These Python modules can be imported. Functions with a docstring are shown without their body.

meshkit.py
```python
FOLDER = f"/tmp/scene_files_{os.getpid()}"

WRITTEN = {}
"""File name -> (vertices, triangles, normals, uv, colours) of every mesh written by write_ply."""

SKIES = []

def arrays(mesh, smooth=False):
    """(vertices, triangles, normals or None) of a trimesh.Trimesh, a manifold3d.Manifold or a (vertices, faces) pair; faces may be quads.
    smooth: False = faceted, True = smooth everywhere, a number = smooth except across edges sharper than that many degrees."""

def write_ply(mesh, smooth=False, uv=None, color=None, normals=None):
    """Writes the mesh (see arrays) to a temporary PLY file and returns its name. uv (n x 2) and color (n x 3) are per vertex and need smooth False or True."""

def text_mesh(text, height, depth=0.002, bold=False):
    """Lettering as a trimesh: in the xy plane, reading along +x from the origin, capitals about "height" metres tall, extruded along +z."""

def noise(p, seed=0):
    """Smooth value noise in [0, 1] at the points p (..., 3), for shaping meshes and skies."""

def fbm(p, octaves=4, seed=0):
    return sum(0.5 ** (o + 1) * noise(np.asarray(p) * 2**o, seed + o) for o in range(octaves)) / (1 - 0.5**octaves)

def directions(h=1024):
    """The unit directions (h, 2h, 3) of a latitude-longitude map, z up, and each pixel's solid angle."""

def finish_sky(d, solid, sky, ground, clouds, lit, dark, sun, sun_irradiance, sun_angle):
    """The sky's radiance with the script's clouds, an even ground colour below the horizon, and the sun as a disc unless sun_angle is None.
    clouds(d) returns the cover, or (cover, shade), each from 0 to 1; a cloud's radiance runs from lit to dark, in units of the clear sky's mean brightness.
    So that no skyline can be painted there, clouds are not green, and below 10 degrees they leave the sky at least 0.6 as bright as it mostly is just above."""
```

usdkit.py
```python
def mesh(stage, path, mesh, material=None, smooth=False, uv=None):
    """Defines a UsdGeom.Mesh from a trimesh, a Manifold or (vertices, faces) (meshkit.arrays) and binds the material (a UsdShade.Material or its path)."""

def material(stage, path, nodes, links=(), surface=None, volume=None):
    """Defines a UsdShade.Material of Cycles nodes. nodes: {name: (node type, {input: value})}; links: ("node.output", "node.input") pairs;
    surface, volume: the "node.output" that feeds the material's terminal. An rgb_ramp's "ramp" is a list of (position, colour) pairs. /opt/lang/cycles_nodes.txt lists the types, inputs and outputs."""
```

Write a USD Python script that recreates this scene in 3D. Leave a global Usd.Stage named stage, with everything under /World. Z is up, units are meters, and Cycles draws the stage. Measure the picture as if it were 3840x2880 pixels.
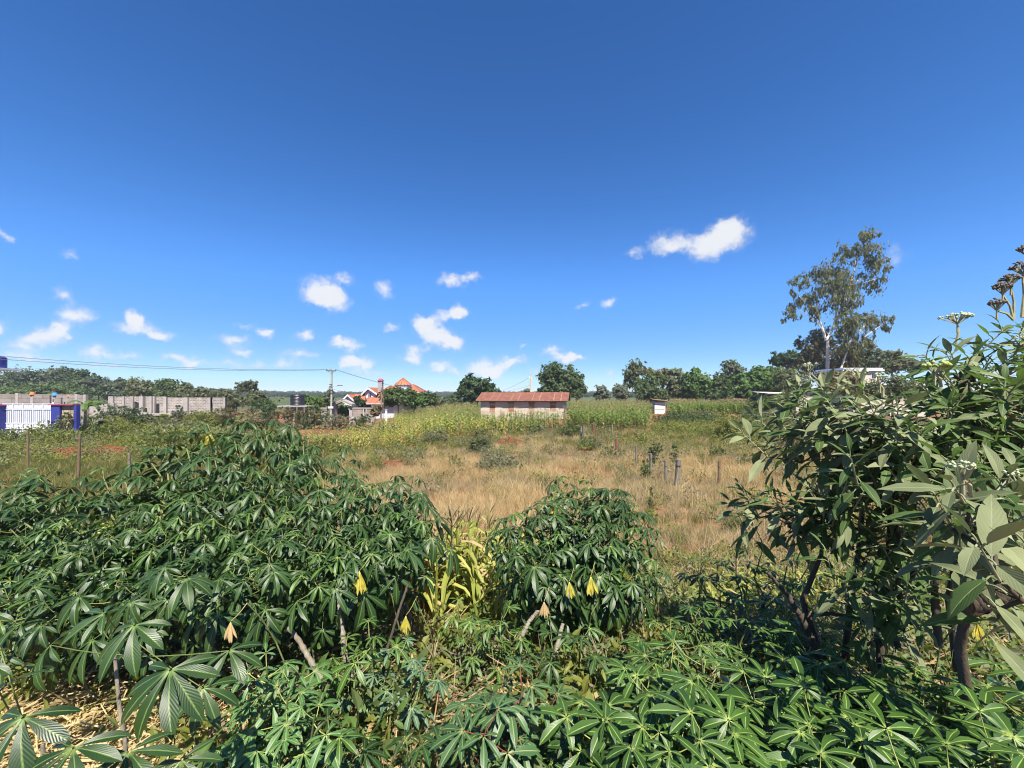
import math, random
import numpy as np
import usdkit, meshkit
from pxr import Usd, UsdGeom, UsdLux, UsdShade, Gf, Sdf, Vt

stage = Usd.Stage.CreateInMemory()
UsdGeom.SetStageUpAxis(stage, "Z")
UsdGeom.SetStageMetersPerUnit(stage, 1.0)
UsdGeom.Xform.Define(stage, "/World")
UsdGeom.Scope.Define(stage, "/World/Looks")

# ------------------------------------------------------------ camera, sun, sky
EYE = 4.2                 # eye height above the plain
FPX, CX, HY = 1500.0, 1920.0, 1480.0      # focal length and horizon in the photograph's own pixels
cam = UsdGeom.Camera.Define(stage, "/World/camera")
cam.CreateHorizontalApertureAttr(36.0)
cam.CreateVerticalApertureAttr(27.0)
cam.CreateFocalLengthAttr(36.0 * FPX / 3840.0)
cam.CreateVerticalApertureOffsetAttr(36.0 * 40.0 / 3840.0)
cam.CreateClippingRangeAttr(Gf.Vec2f(0.05, 100000.0))
cam.CreateFStopAttr(0.0)
cam.AddTranslateOp().Set(Gf.Vec3d(0, 0, EYE))
cam.AddRotateXOp().Set(90.0)
cam.CreateExposureAttr(EXPOSURE := 1.3)

SUN_EL = math.radians(55.0)
SUN_AZ = math.radians(180.0 - 13.0)        # towards the sun: behind the camera, to its right
TO_SUN = np.array([math.sin(SUN_AZ) * math.cos(SUN_EL), math.cos(SUN_AZ) * math.cos(SUN_EL), math.sin(SUN_EL)])
sun = UsdLux.DistantLight.Define(stage, "/World/sun")
sun.CreateIntensityAttr(1.25)
sun.CreateAngleAttr(0.53)
sun.CreateNormalizeAttr(True)
sun.CreateColorAttr(Gf.Vec3f(1.0, 0.93, 0.82))
sun.AddRotateXYZOp().Set(Gf.Vec3f(90.0 - math.degrees(SUN_EL), 0.0, 180.0 - math.degrees(SUN_AZ)))

# clouds of the photograph: (px, py, half width, half height, weight), turned into directions
CLOUDS = [(12,890,34,24,.5),(260,955,46,22,.36),(240,1110,62,32,.5),(285,1185,80,44,.75),(10,1220,34,34,.75),(170,1262,90,46,.75),(235,1235,56,28,.5),
 (515,1232,118,40,.7),(503,1188,34,36,.8),(605,1258,56,26,.6),(355,1318,80,38,.65),(480,1335,90,22,.42),(60,1295,95,42,.5),(645,1342,62,24,.6),(722,1352,52,26,.6),
 (880,1275,82,30,.62),(905,1322,66,24,.65),(918,1222,54,14,.4),(1000,1250,44,24,.66),(1145,1258,50,27,.72),(1195,1088,82,56,.9),(1245,1122,74,50,.85),(1290,1048,54,24,.5),
 (1440,1085,46,38,.5),(1690,1052,64,29,.6),(1770,1042,44,20,.6),(1685,1182,62,30,.75),(1722,1166,36,28,.75),(1615,1232,74,48,.65),(1665,1272,86,44,.65),(1582,1206,46,34,.6),(1705,1288,52,32,.6),
 (1300,1290,72,24,.6),(1270,1276,34,18,.5),(1470,1225,34,17,.45),(1345,1358,74,36,.8),(1312,1348,40,34,.7),(1545,1346,54,28,.7),(1562,1310,58,24,.5),(1655,1375,60,28,.7),(1715,1400,40,22,.45),
 (1812,1380,72,42,.8),(1858,1402,52,30,.6),(1925,1350,66,22,.62),(1895,1372,40,20,.5),(2065,1315,54,26,.7),(2115,1346,64,24,.7),(2170,1344,52,20,.5),(1958,1300,18,20,.5),
 (2190,1145,32,18,.42),(2280,1136,34,24,.5),(2722,888,104,62,.8),(2745,852,66,50,.7),(2500,908,92,42,.62),(2605,918,116,34,.55),(2655,955,80,34,.42),(2378,946,46,24,.45),
 (2010,1395,48,26,.36),(2290,1398,44,28,.3),(3355,960,54,50,.24),(1130,1330,120,26,.4),(1050,1365,130,22,.36),(860,1370,150,22,.3),(100,1340,190,22,.4),(420,1370,190,18,.34),(1420,1400,160,18,.3),(2600,1405,120,18,.25),
 # the same fair-weather cumulus beyond the frame's edges
 (-260,1180,120,50,.8),(-700,1290,160,46,.7),(-1300,1100,150,60,.8),(4200,1250,110,50,.7),(4700,1080,150,60,.8)]


def sky_material(path):
    n = {"tc": ("texture_coordinate", {}),
         "wn": ("noise_texture", {"dimensions": "3D", "scale": 26.0, "detail": 6.0, "roughness": 0.62}),
         "wsub": ("vector_math", {"math_type": "subtract", "vector2": (0.5, 0.5, 0.5)}),
         "wmul": ("vector_math", {"math_type": "scale", "scale": 0.05}),
         "wadd": ("vector_math", {"math_type": "add"}),
         "sky": ("sky_texture", {"sky_type": "single_scattering", "sun_disc": False, "sun_elevation": SUN_EL, "sun_rotation": SUN_AZ,
                                 "altitude": 1500.0, "air_density": 1.0, "aerosol_density": 0.6, "ozone_density": 3.0})}
    l = [("tc.generated", "wn.vector"), ("wn.color", "wsub.vector1"), ("wsub.vector", "wmul.vector1"), ("tc.generated", "wadd.vector1"), ("wmul.vector", "wadd.vector2")]
    acc = None
    for i, (px, py, w, h, wt) in enumerate(CLOUDS):
        d = np.array([(px - CX) / FPX, 1.0, (HY - py) / FPX])
        L = np.linalg.norm(d)
        flat = math.hypot(d[0], d[1])
        az = math.atan2(d[0], d[1])
        c = d / L
        aw = w / FPX / (flat * flat) * (flat / L)             # half width as an angle
        ah = h / FPX / L * (flat / L)
        n[f"m{i}"] = ("mapping", {"mapping_type": "texture", "location": tuple(c), "rotation": (0.0, 0.0, -az), "scale": (aw * 1.18, 0.6, ah * 1.2)})
        n[f"g{i}"] = ("gradient_texture", {"gradient_type": "spherical"})
        n[f"a{i}"] = ("math", {"math_type": "multiply_add", "value2": wt * 1.12 + 0.2, "value3": 0.0})
        l += [("wadd.vector", f"m{i}.vector"), (f"m{i}.vector", f"g{i}.vector"), (f"g{i}.fac", f"a{i}.value1")]
        if acc:
            l.append((f"{acc}.value", f"a{i}.value3"))
        acc = f"a{i}"
    n.update({
        "cn": ("noise_texture", {"dimensions": "3D", "scale": 48.0, "detail": 7.0, "roughness": 0.62}),
        "cmix": ("math", {"math_type": "multiply_add", "value2": 0.95, "value3": -0.5}),
        "gate": ("math", {"math_type": "multiply", "use_clamp": True, "value2": 6.0}),
        "cmul": ("math", {"math_type": "multiply"}),
        "csum": ("math", {"math_type": "add"}),
        "cover": ("map_range", {"range_type": "smoothstep", "from_min": 0.0, "from_max": 1.0, "to_min": 0.0, "to_max": 0.95, "clamp": True}),
        "lit": ("map_range", {"range_type": "smoothstep", "from_min": 0.15, "from_max": 0.75, "to_min": 0.0, "to_max": 1.0, "clamp": True}),
        "ccol": ("mix_color", {"a": CLOUD_DARK, "b": CLOUD_LIT}),
        "mix": ("mix_color", {"use_clamp": False}),
        "bg": ("background_shader", {"strength": SKY_STRENGTH}),
        "sv": ("separate_color", {"color_type": "hsv"}), "cv": ("combine_color", {"color_type": "hsv"}),
        "ss": ("math", {"math_type": "multiply", "value2": SKY_SAT, "use_clamp": True}), "s0": ("math", {"math_type": "power", "value2": 1.25}), "s1": ("math", {"math_type": "multiply", "value2": SKY_GAIN}),
        "tn": ("mix_color", {"blend_type": "multiply", "fac": 1.0, "b": SKY_TINT, "use_clamp": False}),
        "vv": ("math", {"math_type": "smoothmin", "value2": SKY_TOP, "value3": 1.6}),
    })
    l += [("tc.generated", "cn.vector"), ("cn.fac", "cmix.value1"), (f"{acc}.value", "gate.value1"), ("gate.value", "cmul.value2"), ("cmix.value", "cmul.value1"),
          ("cmul.value", "csum.value1"), (f"{acc}.value", "csum.value2"), ("csum.value", "cover.value"), ("csum.value", "lit.value"), ("lit.result", "ccol.fac"),
          ("sky.color", "sv.color"), ("sv.r", "cv.r"), ("sv.g", "ss.value1"), ("ss.value", "cv.g"), ("sv.b", "s0.value1"), ("s0.value", "s1.value1"), ("s1.value", "vv.value1"), ("vv.value", "cv.b"), ("cv.color", "tn.a"), ("tn.result", "mix.a"), ("ccol.result", "mix.b"), ("cover.result", "mix.fac"), ("mix.result", "bg.color")]
    return usdkit.material(stage, path, n, l, surface="bg.background")


SKY_STRENGTH, SKY_SAT, SKY_GAIN, SKY_TOP, SKY_TINT = 0.066, 1.24, 0.84, 6.0, (0.69, 0.87, 1.08)
CLOUD_LIT, CLOUD_DARK = (5.4, 5.5, 5.7), (3.7, 4.2, 5.0)
dome = UsdLux.DomeLight.Define(stage, "/World/sky")
dome.GetPrim().SetCustomDataByKey("kind", "structure")
UsdShade.MaterialBindingAPI.Apply(dome.GetPrim()).Bind(sky_material("/World/Looks/sky"))

# ------------------------------------------------------------ helpers
RNG = np.random.default_rng(11)
COUNT = {}


def numbered(parent, name):
    k = COUNT.get((parent, name), 0)
    COUNT[(parent, name)] = k + 1
    return f"{parent}/{name}" if k == 0 else f"{parent}/{name}_{k:03d}"


def tag(prim, label=None, cat=None, group=None, kind=None):
    p = prim if isinstance(prim, Usd.Prim) else prim.GetPrim()
    for k, v in (("label", label), ("category", cat), ("group", group), ("kind", kind)):
        if v:
            p.SetCustomDataByKey(k, v)
    return p


def thing(name, label, cat, loc=(0, 0, 0), rz=0.0, group=None, scale=None):
    path = numbered("/World", name)
    x = UsdGeom.Xform.Define(stage, path)
    x.AddTranslateOp().Set(Gf.Vec3d(*[float(a) for a in loc]))
    x.AddRotateZOp().Set(float(math.degrees(rz)))
    if scale is not None:
        x.AddScaleOp().Set(Gf.Vec3f(*([float(scale)] * 3 if np.ndim(scale) == 0 else [float(s) for s in scale])))
    tag(x, label, cat, group)
    return path


class MB:
    """Collects triangles for one mesh."""
    def __init__(self):
        self.v, self.f, self.uv, self.n = [], [], [], 0

    def add(self, v, f, uv=None):
        v, f = np.asarray(v, float), np.asarray(f, int)
        if f.shape[1] == 4:
            f = np.vstack([f[:, [0, 1, 2]], f[:, [0, 2, 3]]])
        self.v.append(v)
        self.f.append(f + self.n)
        self.uv.append(np.zeros((len(v), 2)) if uv is None else np.asarray(uv, float))
        self.n += len(v)
        return self

    def arrays(self):
        return np.vstack(self.v), np.vstack(self.f), np.vstack(self.uv)

    def box(self, lo, hi, rz=0.0, at=(0, 0, 0)):
        lo, hi = np.asarray(lo, float), np.asarray(hi, float)
        c = np.array([[x, y, z] for x in (0, 1) for y in (0, 1) for z in (0, 1)], float)
        v = lo + c * (hi - lo)
        if rz:
            cs, sn = math.cos(rz), math.sin(rz)
            v = np.stack([v[:, 0] * cs - v[:, 1] * sn, v[:, 0] * sn + v[:, 1] * cs, v[:, 2]], 1)
        q = [[0, 1, 3, 2], [4, 6, 7, 5], [0, 4, 5, 1], [2, 3, 7, 6], [0, 2, 6, 4], [1, 5, 7, 3]]
        return self.add(v + np.asarray(at, float), q)

    def tube(self, pts, radii, sides=6, cap=True, uv=None):
        p = np.asarray(pts, float)
        r = np.broadcast_to(np.asarray(radii, float), (len(p),))
        t = np.gradient(p, axis=0)
        t /= np.linalg.norm(t, axis=1, keepdims=True) + 1e-12
        a = np.cross(t, np.where(np.abs(t[:, 2:]) < 0.9, [0, 0, 1.0], [1.0, 0, 0]))
        for i in range(1, len(a)):
            a[i] = a[i - 1] - t[i] * (a[i - 1] @ t[i])
            if np.linalg.norm(a[i]) < 1e-6:
                a[i] = np.cross(t[i], [0.3, 0.5, 0.8])
        a /= np.linalg.norm(a, axis=1, keepdims=True) + 1e-12
        b = np.cross(t, a)
        ang = np.arange(sides) * 2 * np.pi / sides
        v = p[:, None] + r[:, None, None] * (np.cos(ang)[None, :, None] * a[:, None] + np.sin(ang)[None, :, None] * b[:, None])
        i, j = np.meshgrid(np.arange(len(p) - 1), np.arange(sides), indexing="ij")
        q = np.stack([i * sides + j, i * sides + (j + 1) % sides, (i + 1) * sides + (j + 1) % sides, (i + 1) * sides + j], -1).reshape(-1, 4)
        v = v.reshape(-1, 3)
        f = np.vstack([q[:, [0, 1, 2]], q[:, [0, 2, 3]]])
        if cap:
            n = len(v)
            v = np.vstack([v, p[0], p[-1]])
            j = np.arange(sides)
            f = np.vstack([f, np.stack([np.full(sides, n), (j + 1) % sides, j], 1), np.stack([np.full(sides, n + 1), n - sides + j, n - sides + (j + 1) % sides], 1)])
        return self.add(v, f, None if uv is None else np.tile(uv, (len(v), 1)))

    def prism(self, poly, y0, y1):
        """A polygon in the xz plane (counter-clockwise seen from -y), extruded from y0 to y1; convex."""
        p = np.asarray(poly, float)
        n = len(p)
        v = np.vstack([np.stack([p[:, 0], np.full(n, y0), p[:, 1]], 1), np.stack([p[:, 0], np.full(n, y1), p[:, 1]], 1)])
        f = [[0, i, i + 1] for i in range(1, n - 1)] + [[n, n + i + 1, n + i] for i in range(1, n - 1)]
        for i in range(n):
            j = (i + 1) % n
            f += [[i, n + i, n + j], [i, n + j, j]]
        return self.add(v, f)

    def quad(self, a, b, c, d):
        return self.add([a, b, c, d], [[0, 1, 2], [0, 2, 3]])

    def build(self, name, mat, parent="/World", smooth=False, uv=False, label=None, cat=None, group=None, kind=None, loc=None):
        v, f, u = self.arrays()
        path = numbered(parent, name)
        m = usdkit.mesh(stage, path, (v, f), mat, smooth=smooth, uv=u if uv else None)
        if loc is not None:
            m.AddTranslateOp().Set(Gf.Vec3d(*[float(a) for a in loc]))
        tag(m, label, cat, group, kind)
        return path


def sst(a, b, x):
    t = np.clip((np.asarray(x, float) - a) / (b - a), 0, 1)
    return t * t * (3 - 2 * t)


_gy = np.array([-30, 0, 2, 3.2, 5, 8, 14, 19, 24])
_gz = np.array([2.6, 2.55, 2.3, 1.95, 1.35, 0.7, 0.22, 0.03, 0.0])


def ground(x, y):
    """Height of the bare ground: a bank under the camera, a plain, a gentle rise to the right behind, far hills."""
    x, y = np.asarray(x, float), np.asarray(y, float)
    z = np.interp(y, _gy, _gz)
    z = z + sst(20, 66, y) * (0.15 + 1.15 * sst(-28, 16, x)) * 0.85
    z = z + sst(75, 160, y) * 0.5 * sst(0, 60, x)
    p = np.stack([x * 0.35, y * 0.35, np.zeros_like(x)], -1)
    z = z + (meshkit.noise(p) - 0.5) * 0.22 * sst(1, 8, y) + (meshkit.noise(p * 4.1, 3) - 0.5) * 0.06
    return z


def gz(x, y):
    return float(ground(np.array([x]), np.array([y]))[0])


def at(px, py, d):
    return np.array([(px - CX) / FPX * d, d, EYE - (py - HY) / FPX * d])


def xat(px, d):
    return (px - CX) / FPX * d


def on_ground(px, d):
    x = xat(px, d)
    return (x, d, gz(x, d))


def unit(v):
    v = np.asarray(v, float)
    return v / (np.linalg.norm(v, axis=-1, keepdims=True) + 1e-12)


LOOK = "/World/Looks/"


def mat(name, nodes, links, surface="p.BSDF"):
    usdkit.material(stage, LOOK + name, nodes, links, surface=surface)
    return LOOK + name


def plain(name, a, b=None, scale=6.0, rough=0.8, bump=0.0, detail=4.0, spec=0.3, metallic=0.0, stretch=(1, 1, 1), bscale=None, bdist=0.02, c=None):
    """Two or three colours mixed by object-space noise, with fine relief."""
    b = b if b is not None else tuple(x * 0.75 for x in a)
    ramp = [(0.3, b), (0.7, a)] if c is None else [(0.28, b), (0.52, a), (0.74, c)]
    n = {"tc": ("texture_coordinate", {}), "mp": ("mapping", {"scale": tuple(float(s) for s in stretch)}),
         "n": ("noise_texture", {"scale": scale, "detail": detail, "roughness": 0.65}), "r": ("rgb_ramp", {"ramp": ramp}),
         "p": ("principled_bsdf", {"roughness": rough, "specular_ior_level": spec, "metallic": metallic})}
    l = [("tc.object", "mp.vector"), ("mp.vector", "n.vector"), ("n.fac", "r.fac"), ("r.color", "p.base_color")]
    if bump:
        n["bn"] = ("noise_texture", {"scale": bscale or scale * 5, "detail": 5.0, "roughness": 0.6})
        n["b"] = ("bump", {"strength": bump, "distance": bdist})
        l += [("mp.vector", "bn.vector"), ("bn.fac", "b.height"), ("b.normal", "p.normal")]
    return mat(name, n, l)


def foliage(name, dark, light, rough=0.55, trans=0.25, spec=0.35, tcol=None, island=True, vary=None):
    """Leaf colours vary from leaf to leaf and from plant to plant; some light passes through."""
    tcol = tcol or tuple(min(1.0, c * m) for c, m in zip(light, (1.3, 1.5, 0.6)))
    n = {"g": ("geometry", {}), "oi": ("object_info", {}),
         "mx": ("math", {"math_type": "multiply_add", "value2": 0.7 if island else 0.0, "value3": 0.0}), "m2": ("math", {"math_type": "multiply_add", "value2": 0.3 if island else 1.0}),
         "r": ("rgb_ramp", {"ramp": [(0.0, dark), (1.0, light)] if vary is None else [(0.0, dark), (0.55, light), (1.0, vary)]}),
         "p": ("principled_bsdf", {"roughness": rough, "specular_ior_level": spec}), "t": ("translucent_bsdf", {"color": tcol}), "x": ("mix_closure", {"fac": trans})}
    l = [("g.random_per_island", "mx.value1"), ("oi.random", "m2.value1"), ("mx.value", "m2.value3"), ("m2.value", "r.fac"), ("r.color", "p.base_color"),
         ("p.BSDF", "x.closure1"), ("t.BSDF", "x.closure2")]
    return mat(name, n, l, surface="x.closure")


def instancer(name, protos, pos, idx, yaw, scale, label, cat, tilt=None, parent="/World"):
    """One stuff object of many alike pieces. protos: list of (v, f, uv, material)."""
    path = numbered(parent, name)
    pi = UsdGeom.PointInstancer.Define(stage, path)
    rel = pi.CreatePrototypesRel()
    for k, (v, f, uv, m) in enumerate(protos):
        q = f"{path}/prototypes/piece_{k:03d}"
        usdkit.mesh(stage, q, (v, f), m, uv=uv)
        rel.AddTarget(q)
    pi.CreatePositionsAttr(Vt.Vec3fArray.FromNumpy(np.asarray(pos, np.float32)))
    pi.CreateProtoIndicesAttr(Vt.IntArray.FromNumpy(np.asarray(idx, np.int32)))
    s = np.asarray(scale, np.float32)
    s = np.repeat(s[:, None], 3, 1) if s.ndim == 1 else s
    pi.CreateScalesAttr(Vt.Vec3fArray.FromNumpy(s))
    yaw = np.asarray(yaw, float)
    tx = np.zeros_like(yaw) if tilt is None else np.asarray(tilt, float)
    cy, sy, ct, st = np.cos(yaw / 2), np.sin(yaw / 2), np.cos(tx / 2), np.sin(tx / 2)
    qs = [Gf.Quath(float(a * c), float(a * d), float(b * d), float(b * c)) for a, b, c, d in zip(cy, sy, ct, st)]
    pi.CreateOrientationsAttr(Vt.QuathArray(qs))
    tag(pi, label, cat, kind="stuff")
    return path


def copy_of(first, name, label, loc, rz, scale=1.0, group=None, cat=None):
    """Another instance of a finished thing, directly under /World."""
    path = numbered("/World", name)
    x = UsdGeom.Xform.Define(stage, path)
    x.GetPrim().GetReferences().AddInternalReference(first)
    x.GetPrim().SetInstanceable(True)
    x.ClearXformOpOrder()
    x.AddTranslateOp().Set(Gf.Vec3d(*[float(a) for a in loc]))
    x.AddRotateZOp().Set(float(math.degrees(rz)))
    sc = [float(scale)] * 3 if np.ndim(scale) == 0 else [float(s) for s in scale]
    x.AddScaleOp().Set(Gf.Vec3f(*sc))
    tag(x, label, cat, group)
    return path


# ------------------------------------------------------------ ground
def ground_material():
    n = {"geo": ("geometry", {}), "n1": ("noise_texture", {"scale": 0.22, "detail": 6.0, "roughness": 0.6}), "r1": ("rgb_ramp", {"ramp": [(0.36, (0.16, 0.055, 0.028)), (0.5, (0.20, 0.10, 0.05)), (0.62, (0.24, 0.16, 0.08))]}),
         "n2": ("noise_texture", {"scale": 9.0, "detail": 8.0, "roughness": 0.7}), "r2": ("rgb_ramp", {"ramp": [(0.3, (0.55, 0.55, 0.55)), (0.7, (1.15, 1.1, 1.05))]}),
         "m": ("mix_color", {"blend_type": "multiply", "fac": 1.0, "use_clamp": False}),
         "sep": ("separate_xyz", {}), "far": ("map_range", {"range_type": "smoothstep", "from_min": 70.0, "from_max": 130.0, "clamp": True}),
         "fn": ("noise_texture", {"scale": 0.06, "detail": 8.0, "roughness": 0.7}), "fr": ("rgb_ramp", {"ramp": [(0.35, (0.035, 0.055, 0.02)), (0.6, (0.07, 0.09, 0.03))]}),
         "mf": ("mix_color", {}), "bn": ("noise_texture", {"scale": 22.0, "detail": 6.0}), "b": ("bump", {"strength": 0.8, "distance": 0.04}), "p": ("principled_bsdf", {"roughness": 0.95, "specular_ior_level": 0.15})}
    l = [("geo.position", "n1.vector"), ("n1.fac", "r1.fac"), ("geo.position", "n2.vector"), ("n2.fac", "r2.fac"), ("r1.color", "m.a"), ("r2.color", "m.b"),
         ("geo.position", "sep.vector"), ("sep.y", "far.value"), ("geo.position", "fn.vector"), ("fn.fac", "fr.fac"), ("m.result", "mf.a"), ("fr.color", "mf.b"), ("far.result", "mf.fac"),
         ("mf.result", "p.base_color"), ("geo.position", "bn.vector"), ("bn.fac", "b.height"), ("b.normal", "p.normal")]
    return mat("ground", n, l)


def grid_axis(near, step, far, grow):
    a = list(np.arange(0, near, step))
    s = step
    while a[-1] < far:
        s *= grow
        a.append(a[-1] + s)
    return np.array(a)


ax = grid_axis(14, 0.5, 6000, 1.16)
gx = np.concatenate([-ax[:0:-1], ax])
gyy = np.concatenate([-ax[:0:-1][ax[:0:-1] < 60], ax[ax < 30], np.arange(30, 80, 2.0), 80 + grid_axis(2, 2.0, 5900, 1.12)])
gyy = np.unique(np.round(gyy, 3))
X, Y = np.meshgrid(gx, gyy)


def hills(x, y):
    """Low wooded hills far off on the left, flat elsewhere."""
    return 11 * sst(110, 240, y) * np.exp(-((x / np.maximum(y, 1) + 1.15) / 0.42) ** 2) + sst(260, 900, y) * (1.0 + 6 * meshkit.noise(np.stack([x * 0.0021, y * 0.0021, 0 * x], -1), 5))


def terrain(x, y):
    return ground(x, y) + hills(np.asarray(x, float), np.asarray(y, float))


Z = terrain(X.ravel(), Y.ravel())
nx, ny = len(gx), len(gyy)
i, j = np.meshgrid(np.arange(ny - 1), np.arange(nx - 1), indexing="ij")
q = np.stack([i * nx + j, i * nx + j + 1, (i + 1) * nx + j + 1, (i + 1) * nx + j], -1).reshape(-1, 4)
MB().add(np.stack([X.ravel(), Y.ravel(), Z], 1), q).build("ground", ground_material(), smooth=True, kind="structure", label="red soil ground with dry grass and weeds")
# ------------------------------------------------------------ materials of built things
M = {}
M["rust"] = plain("rusty_sheet", (0.165, 0.066, 0.043), (0.10, 0.042, 0.030), scale=1.6, rough=0.7, detail=9, c=(0.22, 0.10, 0.065), spec=0.3)
M["rust_pale"] = plain("rusty_sheet_pale", (0.336, 0.192, 0.128), (0.240, 0.104, 0.064), scale=2.0, rough=0.75, detail=8)
M["plaster"] = plain("old_plaster", (0.40, 0.345, 0.28), (0.33, 0.275, 0.215), scale=0.9, rough=0.9, detail=8, c=(0.44, 0.39, 0.33), bump=0.3)
M["orange_board"] = plain("orange_board", (0.364, 0.154, 0.070), (0.238, 0.084, 0.042), scale=3, rough=0.85, detail=6)
M["tan_board"] = plain("tan_board", (0.375, 0.277, 0.195), (0.270, 0.188, 0.128), scale=3, rough=0.85, detail=6)
M["concrete"] = plain("concrete", (0.302, 0.274, 0.252), (0.216, 0.194, 0.180), scale=1.6, rough=0.92, detail=8, bump=0.3)
M["concrete_pink"] = plain("pale_concrete", (0.33, 0.30, 0.28), (0.23, 0.205, 0.19), scale=1.4, rough=0.92, detail=8, bump=0.3)
M["white"] = plain("white_paint", (0.541, 0.558, 0.607), (0.476, 0.492, 0.549), scale=1.5, rough=0.5, detail=5, spec=0.4)
M["offwhite"] = plain("cream_paint", (0.420, 0.383, 0.323), (0.345, 0.307, 0.255), scale=1.2, rough=0.8, detail=6)
M["whitewash"] = plain("whitewash", (0.663, 0.646, 0.612), (0.468, 0.425, 0.357), scale=2.5, rough=0.9, detail=8)
M["grey_panel"] = plain("gate_panel", (0.240, 0.256, 0.320), (0.192, 0.208, 0.272), scale=2, rough=0.55)
M["blue"] = plain("blue_paint", (0.030, 0.038, 0.23), (0.022, 0.028, 0.16), scale=1.8, rough=0.6, detail=6)
M["pink"] = plain("pink_cap", (0.30, 0.06, 0.11), (0.22, 0.045, 0.08), scale=3, rough=0.6)
M["stone"] = plain("stone_block", (0.306, 0.246, 0.170), (0.221, 0.170, 0.119), scale=5, rough=0.95, detail=6, bump=0.5)
M["stone2"] = plain("stone_block_pale", (0.357, 0.297, 0.221), (0.272, 0.212, 0.153), scale=5, rough=0.95, detail=6, bump=0.5)
M["mortar"] = plain("dark_mortar", (0.10, 0.08, 0.065), (0.07, 0.055, 0.045), scale=8, rough=0.95)
M["black"] = plain("black_plastic", (0.016, 0.018, 0.024), (0.012, 0.013, 0.018), scale=2, rough=0.42, spec=0.5)
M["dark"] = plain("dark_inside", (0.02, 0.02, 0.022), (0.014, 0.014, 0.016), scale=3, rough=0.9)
M["glass"] = plain("dark_glass", (0.03, 0.04, 0.06), (0.02, 0.03, 0.05), scale=2, rough=0.08, spec=0.6)
M["tile"] = None
M["bluegrey"] = plain("pale_blue_wall", (0.465, 0.503, 0.570), (0.405, 0.443, 0.510), scale=1.5, rough=0.8, detail=6)
M["greywall"] = plain("grey_wall", (0.22, 0.27, 0.32), (0.17, 0.21, 0.26), scale=1.5, rough=0.8)
M["post"] = plain("weathered_post", (0.187, 0.171, 0.143), (0.110, 0.094, 0.072), scale=5, rough=0.95, detail=8, bump=0.6, stretch=(3, 3, 0.6))
M["post_brown"] = plain("brown_post", (0.162, 0.114, 0.072), (0.090, 0.060, 0.036), scale=5, rough=0.95, detail=8, bump=0.6, stretch=(3, 3, 0.6))
M["pole_pale"] = plain("pale_pole", (0.465, 0.435, 0.375), (0.375, 0.345, 0.292), scale=3, rough=0.85, stretch=(3, 3, 0.5))
M["pole_green"] = plain("treated_pole", (0.300, 0.315, 0.247), (0.225, 0.232, 0.180), scale=3, rough=0.85, stretch=(3, 3, 0.5))
M["iron"] = plain("dark_iron", (0.09, 0.075, 0.07), (0.06, 0.05, 0.045), scale=4, rough=0.6, metallic=0.3)
M["wire"] = plain("cable", (0.10, 0.10, 0.11), (0.08, 0.08, 0.09), scale=4, rough=0.6)
M["orange_plastic"] = plain("orange_plastic", (0.70, 0.20, 0.06), (0.6, 0.16, 0.05), scale=3, rough=0.5)
M["cyan_plastic"] = plain("cyan_plastic", (0.06, 0.28, 0.52), (0.05, 0.22, 0.44), scale=3, rough=0.5)
M["bark"] = plain("bark", (0.17, 0.13, 0.09), (0.09, 0.07, 0.05), scale=4, rough=0.95, detail=8, bump=0.6, stretch=(2, 2, 0.5))
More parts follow.
